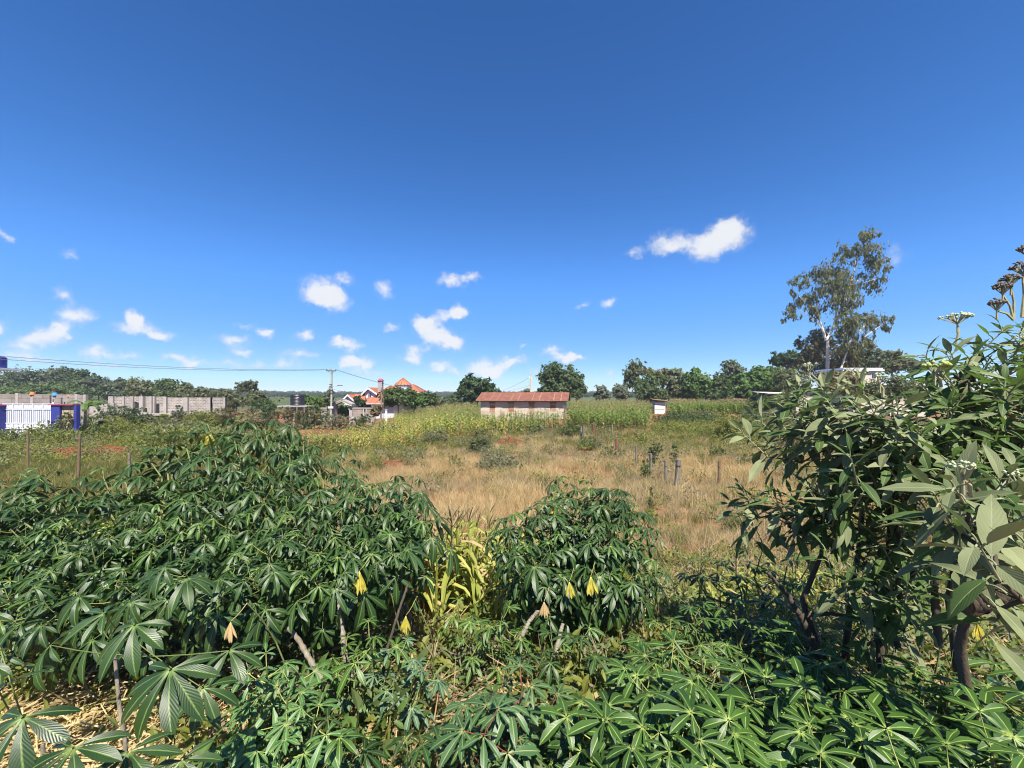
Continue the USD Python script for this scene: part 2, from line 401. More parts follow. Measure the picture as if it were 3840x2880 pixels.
M["gum_bark"] = plain("pale_gum_bark", (0.66, 0.60, 0.52), (0.42, 0.35, 0.29), scale=2.2, rough=0.85, detail=7, stretch=(1.5, 1.5, 0.4))


def block_wall(name, c1, c2, mortar, bw, rh, ms=0.012):
    """Far-off masonry: courses on any upright face, laid along the face."""
    n = {"tc": ("texture_coordinate", {}), "s": ("separate_xyz", {}), "a": ("math", {"math_type": "add"}), "c": ("combine_xyz", {}),
         "b": ("brick_texture", {"color1": c1, "color2": c2, "mortar": mortar, "scale": 1.0, "mortar_size": ms, "mortar_smooth": 0.3, "brick_width": bw, "row_height": rh, "bias": 0.0}),
         "n": ("noise_texture", {"scale": 0.7, "detail": 8.0, "roughness": 0.7}), "r": ("rgb_ramp", {"ramp": [(0.3, (0.62, 0.60, 0.58)), (0.65, (1.12, 1.1, 1.08))]}),
         "m": ("mix_color", {"blend_type": "multiply", "fac": 1.0, "use_clamp": False}), "bp": ("bump", {"strength": 0.6, "distance": 0.02, "invert": True}), "p": ("principled_bsdf", {"roughness": 0.95, "specular_ior_level": 0.15})}
    l = [("tc.object", "s.vector"), ("s.x", "a.value1"), ("s.y", "a.value2"), ("a.value", "c.x"), ("s.z", "c.y"), ("c.vector", "b.vector"), ("tc.object", "n.vector"), ("n.fac", "r.fac"),
         ("b.color", "m.a"), ("r.color", "m.b"), ("m.result", "p.base_color"), ("b.fac", "bp.height"), ("bp.normal", "p.normal")]
    return mat(name, n, l)


M["blockwork"] = block_wall("block_wall", (0.29, 0.26, 0.24), (0.18, 0.16, 0.15), (0.40, 0.365, 0.34), 0.42, 0.2, 0.03)
M["precast"] = block_wall("precast_wall", (0.25, 0.23, 0.22), (0.20, 0.185, 0.175), (0.12, 0.11, 0.10), 2.4, 0.42, 0.02)
M["wall_block"] = block_wall("compound_wall", (0.25, 0.215, 0.20), (0.19, 0.165, 0.15), (0.33, 0.29, 0.27), 0.42, 0.22, 0.02)
M["plank_wall"] = block_wall("plank_wall", (0.17, 0.14, 0.12), (0.11, 0.09, 0.08), (0.03, 0.025, 0.02), 3.0, 0.16, 0.015)


def roof_tiles(name, a, b):
    n = {"tc": ("texture_coordinate", {}), "s": ("separate_xyz", {}), "w": ("wave_texture", {"wave_type": "bands", "bands_direction": "z", "profile": "saw", "scale": 1.1}),
         "w2": ("wave_texture", {"wave_type": "bands", "bands_direction": "x", "profile": "sine", "scale": 1.3}), "ad": ("math", {"math_type": "add"}),
         "n": ("noise_texture", {"scale": 2.5, "detail": 8.0, "roughness": 0.75}), "r": ("rgb_ramp", {"ramp": [(0.3, b), (0.7, a)]}), "bp": ("bump", {"strength": 0.8, "distance": 0.06}),
         "p": ("principled_bsdf", {"roughness": 0.8, "specular_ior_level": 0.3})}
    l = [("tc.object", "w.vector"), ("tc.object", "w2.vector"), ("w.fac", "ad.value1"), ("w2.fac", "ad.value2"), ("tc.object", "n.vector"), ("n.fac", "r.fac"), ("r.color", "p.base_color"),
         ("ad.value", "bp.height"), ("bp.normal", "p.normal")]
    return mat(name, n, l)


M["tile"] = roof_tiles("orange_tiles", (0.34, 0.125, 0.07), (0.24, 0.08, 0.046))
M["tile_pale"] = roof_tiles("weathered_tiles", (0.42, 0.19, 0.10), (0.28, 0.10, 0.05))


def box(parent, name, lo, hi, m, rz=0.0, at_=(0, 0, 0), **kw):
    return MB().box(lo, hi, rz, at_).build(name, M[m], parent, **kw)


# ------------------------------------------------------------ the rusty long shed in the maize
def make_shed():
    d = 59.0
    x0, y0 = xat(1968, d), d
    t = thing("farm_shed", "long low shed with rusty iron roof standing in the maize field", "shed", (x0, y0, gz(x0, y0) - 0.15), math.radians(-11.0))
    L, W = 11.9, 5.6
    he, hr = 2.88, 3.84           # wall top and ridge
    hl = L / 2
    op = [-4.25, -1.5, 1.4, 4.4]
    ow = 0.78
    xs = [-hl] + [v for c in op for v in (c - ow / 2, c + ow / 2)] + [hl]
    for k in range(0, len(xs), 2):                # plaster bays between the boarded openings
        box(t, "wall_panel", (xs[k], -W / 2, 0), (xs[k + 1], -W / 2 + 0.2, he), "plaster")
    for k, c in enumerate(op):
        sill = (0.9, 1.15, 0.0, 1.3)[k]
        if sill:
            box(t, "wall_panel", (c - ow / 2, -W / 2 + 0.004, 0), (c + ow / 2, -W / 2 + 0.196, sill), "plaster")
        top = 2.4
        for b in range(5):
            zz = sill + (top - sill) * b / 5
            box(t, "board", (c - ow / 2 + 0.02, -W / 2 + 0.02 + 0.012 * (b % 2), zz + 0.01), (c + ow / 2 - 0.02, -W / 2 + 0.07, zz + (top - sill) / 5 - 0.012), ("tan_board", "orange_board", "tan_board")[(k + b // 2) % 3])
        box(t, "lintel", (c - ow / 2 - 0.1, -W / 2 - 0.03, top), (c + ow / 2 + 0.1, -W / 2 + 0.02, top + 0.14), "post_brown")
        box(t, "wall_panel", (c - ow / 2, -W / 2 + 0.03, top), (c + ow / 2, -W / 2 + 0.19, he), "plaster")
    g = MB().prism([(-W / 2 + 0.2, 0), (W / 2, 0), (W / 2, he), (0, hr - 0.05), (-W / 2 + 0.2, he)], 0, 0.2)
    v, f, u = g.arrays()
    v = np.stack([v[:, 1], v[:, 0], v[:, 2]], 1)
    MB().add(v + [hl - 0.2, 0, 0], f).build("gable_wall", M["plaster"], t)
    MB().add(v + [-hl, 0, 0], f).build("gable_wall", M["plaster"], t)
    box(t, "back_wall", (-hl + 0.2, W / 2 - 0.2, 0), (hl - 0.2, W / 2, he), "plaster")
    rng = np.random.default_rng(5)
    ov, eo = 0.55, 0.62                           # verge and eave overhang
    slope = (hr - he) / (W / 2)
    n = 13
    w = (L + 2 * ov) / n
    for side in (-1, 1):
        for k in range(n):                        # overlapping corrugated sheets
            xa = -hl - ov + k * w - 0.04
            xb = xa + w + 0.08
            cols = 15
            xx = np.linspace(xa, xb, cols)
            wav = 0.014 * np.cos(np.arange(cols) * np.pi)
            lift = 0.012 * (k % 2) + rng.uniform(0, 0.012)
            ya, za = side * (W / 2 + eo) * 1.0, he - slope * eo
            low = np.stack([xx, np.full(cols, ya + side * rng.uniform(0, 0.05)), za + wav + lift + 0.06], 1)
            mid = np.stack([xx, np.full(cols, ya / 2), (za + hr) / 2 + 0.06 + wav + lift - 0.015], 1)
            high = np.stack([xx, np.full(cols, 0.0), hr + 0.06 + wav + lift], 1)
            i = np.arange(cols - 1)
            q = np.vstack([np.stack([i, i + 1, i + 1 + cols, i + cols], 1), np.stack([i, i + 1, i + 1 + cols, i + cols], 1) + cols])
            MB().add(np.vstack([low, mid, high]), q).build("roof_sheet", M["rust"], t)
            if side < 0 and k % 3 != 1:
                ea, eb = low[0] + [0, 0, 0.03], high[0] + [0, 0, 0.03]
                MB().add([ea, ea + [0.09, 0, 0], mid[0] + [0.09, 0, 0.03], eb + [0.06, 0, 0], eb, mid[0] + [0, 0, 0.03]], [[0, 1, 2], [0, 2, 5], [5, 2, 3], [5, 3, 4]]).build("lap_seam", M["rust_pale"], t)
    MB().tube([(-hl - ov, 0, hr + 0.07), (hl + ov, 0, hr + 0.07)], 0.09, 8).build("ridge_cap", M["rust"], t)
    for s in (-1, 1):
        MB().tube([(-hl - ov + 0.1, s * (W / 2 + eo - 0.12), he - slope * eo + 0.01), (hl + ov - 0.1, s * (W / 2 + eo - 0.12), he - slope * eo + 0.01)], 0.045, 6).build("purlin", M["post_brown"], t)
    for k in range(9):
        xx = -hl + 0.2 + k * (L - 0.4) / 8
        MB().tube([(xx, -W / 2 - eo + 0.05, he - slope * eo - 0.02), (xx, -W / 2 + 0.25, he + 0.02)], 0.04, 5).build("rafter_end", M["post_brown"], t)


make_shed()


# ------------------------------------------------------------ whitewashed latrine
def make_latrine():
    d = 64.0
    x, y, z = on_ground(2474, d)
    t = thing("latrine", "small white latrine hut with rusty lean-to roof beside the maize", "hut", (x, y, z), math.radians(-4))
    w, h = 0.86, 2.05
    box(t, "wall", (-w, 0, 0), (-w + 0.12, 1.6, h), "concrete")
    box(t, "wall", (w - 0.12, 0, 0), (w, 1.6, h - 0.2), "whitewash")
    box(t, "wall", (-w + 0.12, 1.48, 0), (w - 0.12, 1.6, h - 0.1), "whitewash")
    for k in range(2):
        box(t, "front_panel", (-w + 0.12, 0.0 + 0.01 * k, 0.02 + k * 0.72), (w - 0.12, 0.05 + 0.01 * k, 0.71 + k * 0.72), "whitewash")
    box(t, "front_panel", (-w + 0.12, 0.06, 1.46), (w - 0.12, 0.09, h - 0.22), "whitewash")
    box(t, "cross_rail", (-w + 0.1, -0.03, 0.70), (w - 0.1, -0.004, 0.75), "post")
    for k in range(4):
        xa = -w - 0.28 + k * 0.62
        cols = 9
        xx = np.linspace(xa, xa + 0.68, cols)
        za = h + 0.16 - 0.22 * (xx + w) / (2 * w)
        wv = 0.015 * np.cos(np.arange(cols) * np.pi) + 0.02 * k
        a = np.stack([xx, np.full(cols, -0.55), za + wv + 0.05], 1)
        b = np.stack([xx, np.full(cols, 1.9), za + wv + 0.22], 1)
        i = np.arange(cols - 1)
        MB().add(np.vstack([a, b]), np.stack([i, i + 1, i + 1 + cols, i + cols], 1)).build("roof_sheet", M["rust_pale"], t)
    MB().tube([(-w - 0.2, -0.3, h + 0.12), (w + 0.3, -0.3, h - 0.12)], 0.04, 5).build("roof_beam", M["post_brown"], t)


make_latrine()


# ------------------------------------------------------------ white gate, blue pillars and walls on the left
def make_gate():
    d = 36.0
    z0 = gz(xat(150, d), d)
    xa, xb = xat(12, d), xat(200, d)
    g = thing("sliding_gate", "wide white steel gate with grey slats between blue pillars", "gate", (xa, d, z0), 0)
    w, h = xb - xa, 2.42 - z0 + 0.95
    zt = at(0, 1513, d)[2] - z0
    box(g, "gate_sheet", (0.03, 0.03, 0.1), (w - 0.03, 0.045, zt - 0.04), "white")
    zs = [0.10, zt * 0.335, zt * 0.475, zt * 0.845, zt - 0.05]
    for zz in zs:
        box(g, "frame_rail", (0, -0.03, zz - 0.035), (w, 0.028, zz + 0.035), "white")
    nx_ = 5
    for k in range(nx_ + 1):
        xx = w * k / nx_
        box(g, "frame_post", (xx - 0.035, -0.036, 0.06), (xx + 0.035, 0.024, zt), "white")
    for (za, zb) in ((zs[0], zs[1]), (zs[2], zs[3])):
        for k in range(nx_):
            for s in range(4):
                xx = w * (k + (s + 0.7) / 4.6) / nx_
                box(g, "slat", (xx - 0.028, 0.0, za + 0.05), (xx + 0.028, 0.026, zb - 0.06), "grey_panel")
    for (za, zb) in ((zs[1], zs[2]), (zs[3], zs[4])):
        for k in range(nx_ * 2):
            box(g, "raised_panel", (w * k / nx_ / 2 + 0.07, 0.005, za + 0.07), (w * (k + 1) / nx_ / 2 - 0.05, 0.027, zb - 0.07), "white")
    box(g, "gate_latch", (w * 0.905, -0.075, zt * 0.40), (w * 0.93, -0.04, zt * 0.56), "iron")
    box(g, "end_post", (w - 0.02, -0.06, 0), (w + 0.09, 0.05, zt + 0.12), "white")
    # the gate pillar with its panel of stones
    p = thing("gate_pillar", "blue painted gate pillar pair with stone infill and pink cap", "gate pillar", (xat(203, d), d - 0.25, z0), 0)
    pw = xat(306, d) - xat(203, d)
    ph = at(0, 1519, d)[2] - z0
    a = pw * 0.31
    b = pw * 0.82
    for (u0, u1) in ((0, a), (b, pw)):
        box(p, "pillar", (u0, 0, -0.2), (u1 - (0.2 if u0 else 0), 0.34, ph), "blue")
        for k in range(6):
            box(p, "course_band", (u0 + 0.08, -0.022, 0.3 + k * 0.31), (u1 - 0.08 - (0.2 if u0 else 0), -0.002, 0.3 + k * 0.31 + 0.26), "blue")
    box(p, "mortar_bed", (a + 0.004, 0.22, -0.2), (b - 0.004, 0.32, ph - 0.02), "mortar")
    rng = np.random.default_rng(3)
    ch = (ph - 0.1) / 9
    for r in range(9):
        xx = a + 0.03
        first = 0.17 if r % 2 else 0.42
        while xx < b - 0.08:
            ww = min(first if xx < a + 0.05 else rng.choice([0.4, 0.42, 0.2]), b - 0.03 - xx)
            MB().box((xx, 0.17 + rng.uniform(-0.012, 0.012), 0.03 + r * ch), (xx + ww - 0.035, 0.24, 0.03 + (r + 1) * ch - 0.035)).build("stone_block", M["stone" if rng.random() < 0.5 else "stone2"], p)
            xx += ww
    box(p, "cap", (-0.1, -0.12, ph), (pw * 0.84, 0.44, ph + 0.09), "pink")
    box(p, "doorbell", (a * 0.45, -0.05, ph * 0.47), (a * 0.62, -0.023, ph * 0.51), "white")
    q = thing("gate_pillar", "blue gate pillar cut by the left edge of the photo", "gate pillar", (xat(-60, d), d - 0.5, z0), 0)
    box(q, "pillar", (0, 0, -0.2), (xat(22, d) - xat(-60, d), 0.8, at(0, 1522, d)[2] - z0), "blue")
    box(q, "cap", (-0.08, -0.08, at(0, 1522, d)[2] - z0), (xat(22, d) - xat(-60, d) + 0.08, 0.9, at(0, 1516, d)[2] - z0), "pink")


make_gate()


def make_back_wall():
    d = 47.0
    xa, xb = xat(-420, d), xat(520, d)
    z0 = gz(xat(250, d), d) - 0.2
    t = thing("block_wall", "long grey unplastered wall with concrete columns behind the white gate", "wall", (0, d, z0), 0)
    px = [-420, -300, -150, -40, 62, 118, 200, 285, 316]
    tops = [1474, 1474, 1475, 1476, 1475, 1476, 1477, 1479, 1481]
    low = thing("low_wall", "low pale wall stepping up between banana plant and block building", "wall", (xat(322, d), d + 0.4, z0), 0)
    for k in range(4):
        box(low, "wall_panel", ((xat(322 + k * 23, d) - xat(322, d)) + 0.004, 0, 0), (xat(345 + k * 23, d) - xat(322, d), 0.2, at(0, 1524 - 4 * k, d)[2] - z0), "concrete_pink")
    for k in range(len(px) - 1):
        z1 = at(0, tops[k], d)[2] - z0
        box(t, "wall_panel", (xat(px[k], d) + 0.16, 0.04, 0), (xat(px[k + 1], d) - 0.16, 0.22, z1 - 0.05), "precast")
    for k in range(len(px)):
        z1 = at(0, tops[k], d)[2] - z0
        box(t, "column", (xat(px[k], d) - 0.16, 0, 0), (xat(px[k], d) + 0.16, 0.3, z1 + 0.04), "concrete_pink")
    for k in (2, 4, 6, 7):
        for s in (-0.08, 0.08):
            z1 = at(0, tops[k], d)[2] - z0
            MB().tube([(xat(px[k], d) + s, 0.15, z1), (xat(px[k], d) + s * 1.2, 0.15, z1 + 0.55)], 0.012, 4).build("rebar", M["iron"], t)
    for (p_, m_, lab, hh) in ((118, "orange_plastic", "orange bucket upside down on a wall column, left one", 0.32), (255, "orange_plastic", "small orange tin on the wall beside the banana plant", 0.2), (203, "cyan_plastic", "light blue tin capping a pole above the grey wall", 0.34)):
        zt = at(0, {118: 1480, 255: 1487, 203: 1483}[p_], d)[2]
        o = MB()
        a = np.linspace(0, 2 * np.pi, 13)[:-1]
        r0, r1 = (0.24, 0.19) if p_ != 255 else (0.13, 0.11)
        o.tube([(xat(p_, d), d + 0.1, zt), (xat(p_, d), d + 0.1, zt + hh)], [r0, r1], 12)
        o.tube([(xat(p_, d), d + 0.1, zt - 0.02), (xat(p_, d), d + 0.1, zt + 0.03)], r0 + 0.02, 12)
        o.build("bucket" if p_ != 203 else "paint_tin", M[m_], label=lab, cat="bucket")
    x = xat(202, d)
    tt = thing("steel_pole", "dark steel pole standing behind the white gate by the blue pillar", "pole", (x, d - 0.35, z0), 0)
    zz = at(0, 1482, d)[2] - z0
    MB().tube([(0, 0, 0), (0, 0, zz)], 0.07, 8).build("pole", M["iron"], tt)
    box(tt, "bracket", (-0.12, -0.09, zz - 1.2), (0.12, 0.09, zz - 1.05), "iron")
    MB().tube([(1.3, 0, 0), (1.3, 0, zz - 0.3)], 0.06, 8).build("pole", M["iron"], tt)


make_back_wall()


def make_blue_tank():
    d = 40.0
    x, z = xat(-32, d), at(0, 1382, d)[2]
    t = thing("water_tower", "bright blue water tank on a white slab at the left edge", "water tower", (x, d, 0), 0)
    MB().tube([(0, 0, z + 0.06), (0, 0, z + 1.1), (0, 0, z + 1.22)], [1.0, 1.0, 0.85], 24).build("tank", M["blue"], t, smooth=40)
    box(t, "slab", (-1.5, -1.4, z - 0.14), (1.3, 1.4, z + 0.06), "white")
    for sx in (-1.1, -0.75):
        for sy in (-1, 1):
            box(t, "column", (sx - 0.14, sy - 0.14, -0.3), (sx + 0.14, sy + 0.14, z - 0.14), "white")


make_blue_tank()


# ------------------------------------------------------------ unfinished block building
def make_unfinished():
    d = 50.0
    z0 = 0.0
    t = thing("unfinished_building", "roofless unfinished building of grey blocks with empty window openings", "building", (0, d, z0), 0)

    def wall(pa, pb, ytop, ybot, dd, m="blockwork", name="wall_panel", th=0.2, proud=0.0):
        return box(t, name, (xat(pa, d), dd - proud, at(0, ybot, d)[2]), (xat(pb, d), dd + th, at(0, ytop, d)[2]), m)

    yb = 1552
    # front walls between columns, holes left open
    spans = [(412, 429, 1485), (429, 467, 1487), (467, 494, 1487), (529, 540, 1487), (552, 578, 1487), (598, 620, 1487), (620, 645, 1488), (645, 669, 1487), (669, 700, 1487), (700, 755, 1488), (755, 791, 1490)]
    for k, (a, b, yt) in enumerate(spans):
        wall(a, b, 1487 + 0.006 * a * (a > 600), yb + 10, 0.0 if k % 3 else 0.06)
    wall(798, 846, 1491, yb + 12, 0.0)
    wall(494, 529, 1487, 1506, 0.0, name="wall_above_window")
    wall(494, 529, 1531, yb, 0.0, name="wall_below_window")
    wall(540, 552, 1487, 1530, 0.2)
    wall(578, 598, 1487, 1514, 0.1, name="wall_above_door")
    D2 = d + 5.5
    box(t, "back_wall", (xat(420, D2), 5.5, 0), (xat(838, D2), 5.7, at(0, 1497, d)[2]), "blockwork")
    for (pa, pb, dy) in ((412, 420, 0.3), (642, 652, 0.3), (786, 791, 0.3), (838, 843, 0.5)):
        a0, a1, c0, c1 = xat(pa, d + dy), xat(pb, d + dy), xat(pa, D2), xat(pb, D2)
        zt = at(0, 1492, d)[2]
        v = [[a0, dy, 0], [a1, dy, 0], [c1, 5.45, 0], [c0, 5.45, 0], [a0, dy, zt], [a1, dy, zt], [c1, 5.45, zt], [c0, 5.45, zt]]
        MB().add(v, [(0, 3, 2, 1), (4, 5, 6, 7), (0, 1, 5, 4), (1, 2, 6, 5), (2, 3, 7, 6), (3, 0, 4, 7)]).build("cross_wall", M["blockwork"], t)
    for (a, b, yt, pr) in ((410, 428, 1484, 0.22), (463, 470, 1486, 0.3), (493, 503, 1487, 0.25), (527, 541, 1485, 0.45), (562, 573, 1486, 0.3), (580, 584, 1487, 0.3), (617, 628, 1487, 0.4), (693, 708, 1487, 0.45), (785, 791, 1490, 0.2), (840, 846, 1491, 0.0)):
        wall(a, b, 1486 + 0.006 * a * (a > 600), yb + 6, -0.05, "concrete_pink", "column", 0.3, 0.06 + pr * 0.25)
    for (a, b, y) in ((498, 527, 1531), (540, 560, 1546)):
        box(t, "sill", (xat(a, d), -0.42, at(0, y + 3, d)[2]), (xat(b, d), 0.1, at(0, y, d)[2]), "concrete_pink")
    box(t, "floor_slab", (xat(522, d), -2.3, at(0, 1555, d)[2]), (xat(706, d), -0.75, at(0, 1549, d)[2]), "concrete_pink")
    box(t, "ground_slab", (xat(405, d), -0.7, -0.2), (xat(846, d), 1.0, at(0, 1556, d)[2]), "mortar")
    z = lambda py: at(0, py, d)[2]
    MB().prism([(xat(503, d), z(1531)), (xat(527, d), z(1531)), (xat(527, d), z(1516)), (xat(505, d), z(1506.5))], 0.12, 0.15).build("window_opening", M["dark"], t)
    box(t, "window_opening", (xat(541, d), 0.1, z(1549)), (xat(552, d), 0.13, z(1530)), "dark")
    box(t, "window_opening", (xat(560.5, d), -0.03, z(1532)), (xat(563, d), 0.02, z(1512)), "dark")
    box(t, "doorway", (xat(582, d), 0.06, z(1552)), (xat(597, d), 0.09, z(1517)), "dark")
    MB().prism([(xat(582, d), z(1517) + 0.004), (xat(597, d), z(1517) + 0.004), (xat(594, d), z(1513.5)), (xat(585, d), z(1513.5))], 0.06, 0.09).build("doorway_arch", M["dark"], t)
    for px in (533, 585, 640, 700):
        box(t, "lower_column", (xat(px - 5, d), -2.1, -0.3), (xat(px + 5, d), -1.8, at(0, 1555, d)[2] - 0.004), "concrete_pink")
    for px in (420, 580, 690, 792, 830):
        for s in (-0.07, 0.07):
            MB().tube([(xat(px, d) + s, 0.0, at(0, 1490, d)[2]), (xat(px, d) + s * 1.3, 0.0, at(0, 1490, d)[2] + 0.6)], 0.012, 4).build("rebar", M["iron"], t)


make_unfinished()


# ------------------------------------------------------------ black tank on a slab
def make_black_tank():
    d = 50.0
    x = xat(1116, d)
    zp = at(0, 1522, d)[2]
    s = thing("tank_stand", "concrete slab on posts carrying the black water tank", "tank stand", (x, d, 0), 0)
    box(s, "slab", (xat(1058, d) - x, -1.0, zp - 0.12), (xat(1166, d) - x, 1.1, zp + 0.06), "concrete")
    for px in (1085, 1112, 1140):
        box(s, "post", (xat(px - 4, d) - x, -0.6, -0.3), (xat(px + 4, d) - x, -0.35, zp - 0.125), "concrete_pink")
        box(s, "post", (xat(px - 4, d) - x, 0.5, -0.3), (xat(px + 4, d) - x, 0.75, zp - 0.125), "concrete_pink")
    t = thing("water_tank", "black ribbed plastic water tank on its concrete stand", "water tank", (x, d, zp + 0.065), 0)
    H = at(0, 1476, d)[2] - zp - 0.065
    zz, rr = [], []
    for k in range(7):
        zz += [H * 0.86 * k / 7, H * 0.86 * (k + 0.12) / 7, H * 0.86 * (k + 0.5) / 7, H * 0.86 * (k + 0.88) / 7]
        rr += [0.80, 0.805, 0.835, 0.805]
    zz += [H * 0.86, H * 0.93, H * 0.95]
    rr += [0.80, 0.77, 0.45]
    MB().tube([(0, 0, q) for q in zz], rr, 28).build("tank", M["black"], t, smooth=35)
    MB().tube([(0, 0, H * 0.955), (0, 0, H)], [0.28, 0.26], 16).build("lid", M["black"], t, smooth=35)
    box(t, "sticker", (0.36, -0.765, H * 0.66), (0.52, -0.72, H * 0.71), "white")
    MB().tube([(0.5, -0.72, 0.12), (0.62, -0.85, 0.12), (0.62, -0.85, -0.5)], 0.03, 6).build("outlet_pipe", M["black"], t)


make_black_tank()


# ------------------------------------------------------------ house with orange roofs
def make_house():
    d = 68.0
    k = d / FPX
    x0 = xat(1380, d)
    t = thing("tiled_house", "white house with orange tiled roofs, tower, dormer and grey chimney", "house", (x0, d, 0), 0)
    X = lambda px: xat(px, d) - x0
    Zp = lambda py: at(0, py, d)[2]
    box(t, "wall", (X(1300), 0.2, 0), (X(1510), 7.5, Zp(1512)), "bluegrey")
    # main hipped roof
    def hip(name, pa, pb, ye, yr, ya, yb2, m="tile", ridge=(0.45, 0.7)):
        ze, zr = Zp(ye), Zp(yr)
        a, b = X(pa), X(pb)
        ym = (ya + yb2) / 2
        r0, r1 = a + (b - a) * ridge[0], a + (b - a) * ridge[1]
        v = [(a, ya, ze), (b, ya, ze), (b, yb2, ze), (a, yb2, ze), (r0, ym, zr), (r1, ym, zr), (a, ya, ze - 0.1), (b, ya, ze - 0.1), (b, yb2, ze - 0.1), (a, yb2, ze - 0.1)]
        f = [(0, 1, 5), (0, 5, 4), (1, 2, 5), (2, 3, 4), (2, 4, 5), (3, 0, 4)]
        p = MB().add(v, f).build(name, M[m], t)
        for s in range(4):
            e = (s + 1) % 4
            MB().quad(v[s], v[e], v[6 + e], v[6 + s]).build("fascia", M["white"], p)
        MB().quad(v[6], v[7], v[8], v[9]).build("soffit", M["white"], p)
        for e0, e1 in ((v[0], v[4]), (v[1], v[5]), (v[4], v[5]), (v[3], v[4]), (v[2], v[5])):
            MB().tube([np.array(e0) + [0, 0, 0.03], np.array(e1) + [0, 0, 0.03]], 0.09, 6).build("ridge_tile", M["tile"], p)
    hip("main_roof", 1352, 1540, 1513, 1447, -0.9, 8.2, ridge=(0.45, 0.6))
    hip("upper_roof", 1420, 1560, 1470, 1440, 3.5, 9.5, ridge=(0.3, 0.7))
    # gabled wings with white barge boards
    def gable(name, pa, pm, pb, ye, yt, y0, y1, win=None):
        ze, zt = Zp(ye), Zp(yt)
        a, m_, b = X(pa), X(pm), X(pb)
        ins = 0.28
        MB().prism([(a + ins, ze - 2.2), (b - ins, ze - 2.2), (b - ins, ze + 0.0), (m_, zt - 0.35), (a + ins, ze)], y0 + 0.45, y1).build(name + "_wall", M["bluegrey"], t)
        ov = 0.16
        q = None
        for (ea, eb) in ((a, m_), (b, m_)):
            sgn = 1 if ea < eb else -1
            lo, hi = np.array([ea - sgn * ov, 0, ze - 0.12]), np.array([eb, 0, zt])
            v = np.array([[lo[0], y0, lo[2]], [hi[0], y0, hi[2]], [hi[0], y1, hi[2]], [lo[0], y1, lo[2]]])
            q = MB().add(np.vstack([v, v - [0, 0, 0.12]]), [(0, 1, 2, 3), (4, 7, 6, 5), (0, 4, 5, 1), (3, 2, 6, 7), (0, 3, 7, 4), (1, 5, 6, 2)]).build(name + "_roof", M["tile"], t)
            bb = np.array([[lo[0], y0 - 0.05, lo[2] - 0.30], [hi[0], y0 - 0.05, hi[2] - 0.34], [hi[0], y0 - 0.05, hi[2] - 0.02], [lo[0], y0 - 0.05, lo[2] + 0.02]])
            MB().add(np.vstack([bb, bb + [0, 0.045, 0]]), [(0, 1, 2, 3), (4, 7, 6, 5), (0, 4, 5, 1), (2, 6, 7, 3), (0, 3, 7, 4), (1, 5, 6, 2)]).build("barge_board", M["white"], q)
        if win:
            wx, wy0, wy1, ww = X(win[0]), Zp(win[2]), Zp(win[1]), win[3] * k
            ang = np.linspace(0, np.pi, 9)
            poly = [(wx - ww, wy0), (wx + ww, wy0)] + [(wx + ww * math.cos(s), wy1 - ww + ww * math.sin(s)) for s in ang]
            pth = MB().prism(poly, y0 + 0.40, y0 + 0.448).build("window", M["greywall"], t)
            poly2 = [(wx + (p_[0] - wx) * 0.8, wy0 + (p_[1] - wy0) * 0.92 + 0.05) for p_ in poly]
            MB().prism(poly2, y0 + 0.385, y0 + 0.398).build("pane", M["glass"], pth)
            MB().box((wx - 0.03, y0 + 0.37, wy0), (wx + 0.03, y0 + 0.383, wy1 - 0.05)).build("mullion", M["greywall"], pth)
    gable("dormer", 1357, 1378, 1408, 1473, 1452, 0.3, 5.0, (1381, 1474, 1493, 6))
    gable("wing", 1296, 1318, 1341, 1500, 1478, -1.6, 5.0, None)
    # roof of the wing running right behind the dormer
    v = [(X(1322), 1.0, Zp(1478)), (X(1366), 1.0, Zp(1478)), (X(1372), -0.6, Zp(1504)), (X(1336), -0.6, Zp(1504))]
    MB().add(v, [(0, 1, 2, 3)]).build("wing_roof", M["tile"], t)
    # chimney
    c = box(t, "chimney", (X(1405), 1.6, Zp(1470)), (X(1421), 2.4, Zp(1426)), "concrete")
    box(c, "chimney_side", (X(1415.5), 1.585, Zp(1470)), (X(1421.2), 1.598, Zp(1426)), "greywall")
    MB().add([(X(1402), 1.45, Zp(1426.5)), (X(1424), 1.45, Zp(1426.5)), (X(1424), 2.55, Zp(1426.5)), (X(1402), 2.55, Zp(1426.5)), (X(1409), 1.8, Zp(1418)), (X(1417), 1.8, Zp(1418)), (X(1417), 2.2, Zp(1418)), (X(1409), 2.2, Zp(1418))],
             [(0, 1, 5, 4), (1, 2, 6, 5), (2, 3, 7, 6), (3, 0, 4, 7), (4, 5, 6, 7), (3, 2, 1, 0)]).build("chimney_cap", M["pink"], c)
    # round tower with conical roof
    tx, ty, r = X(1485), 4.5, 29 * k
    MB().tube([(tx, ty, 3.0), (tx, ty, Zp(1446))], r, 20).build("tower_wall", M["bluegrey"], t, smooth=40)
    MB().tube([(tx, ty, Zp(1447)), (tx, ty, Zp(1442.5))], r + 0.14, 20).build("tower_cornice", M["white"], t, smooth=40)
    ang = np.linspace(0, 2 * np.pi, 17)[:-1]
    rr = 35 * k
    base = np.stack([tx + rr * np.cos(ang), ty + rr * np.sin(ang), np.full(16, Zp(1442))], 1)
    MB().add(np.vstack([base, [[tx, ty, Zp(1413)]], [[tx, ty, Zp(1442) - 0.02]]]), [(i, (i + 1) % 16, 16) for i in range(16)] + [((i + 1) % 16, i, 17) for i in range(16)]).build("tower_roof", M["tile_pale"], t)
    for i in range(16):
        MB().tube([base[i] + [0, 0, 0.03], np.array([tx, ty, Zp(1413) + 0.03])], [0.08, 0.04], 5).build("ridge_tile", M["tile"], t)
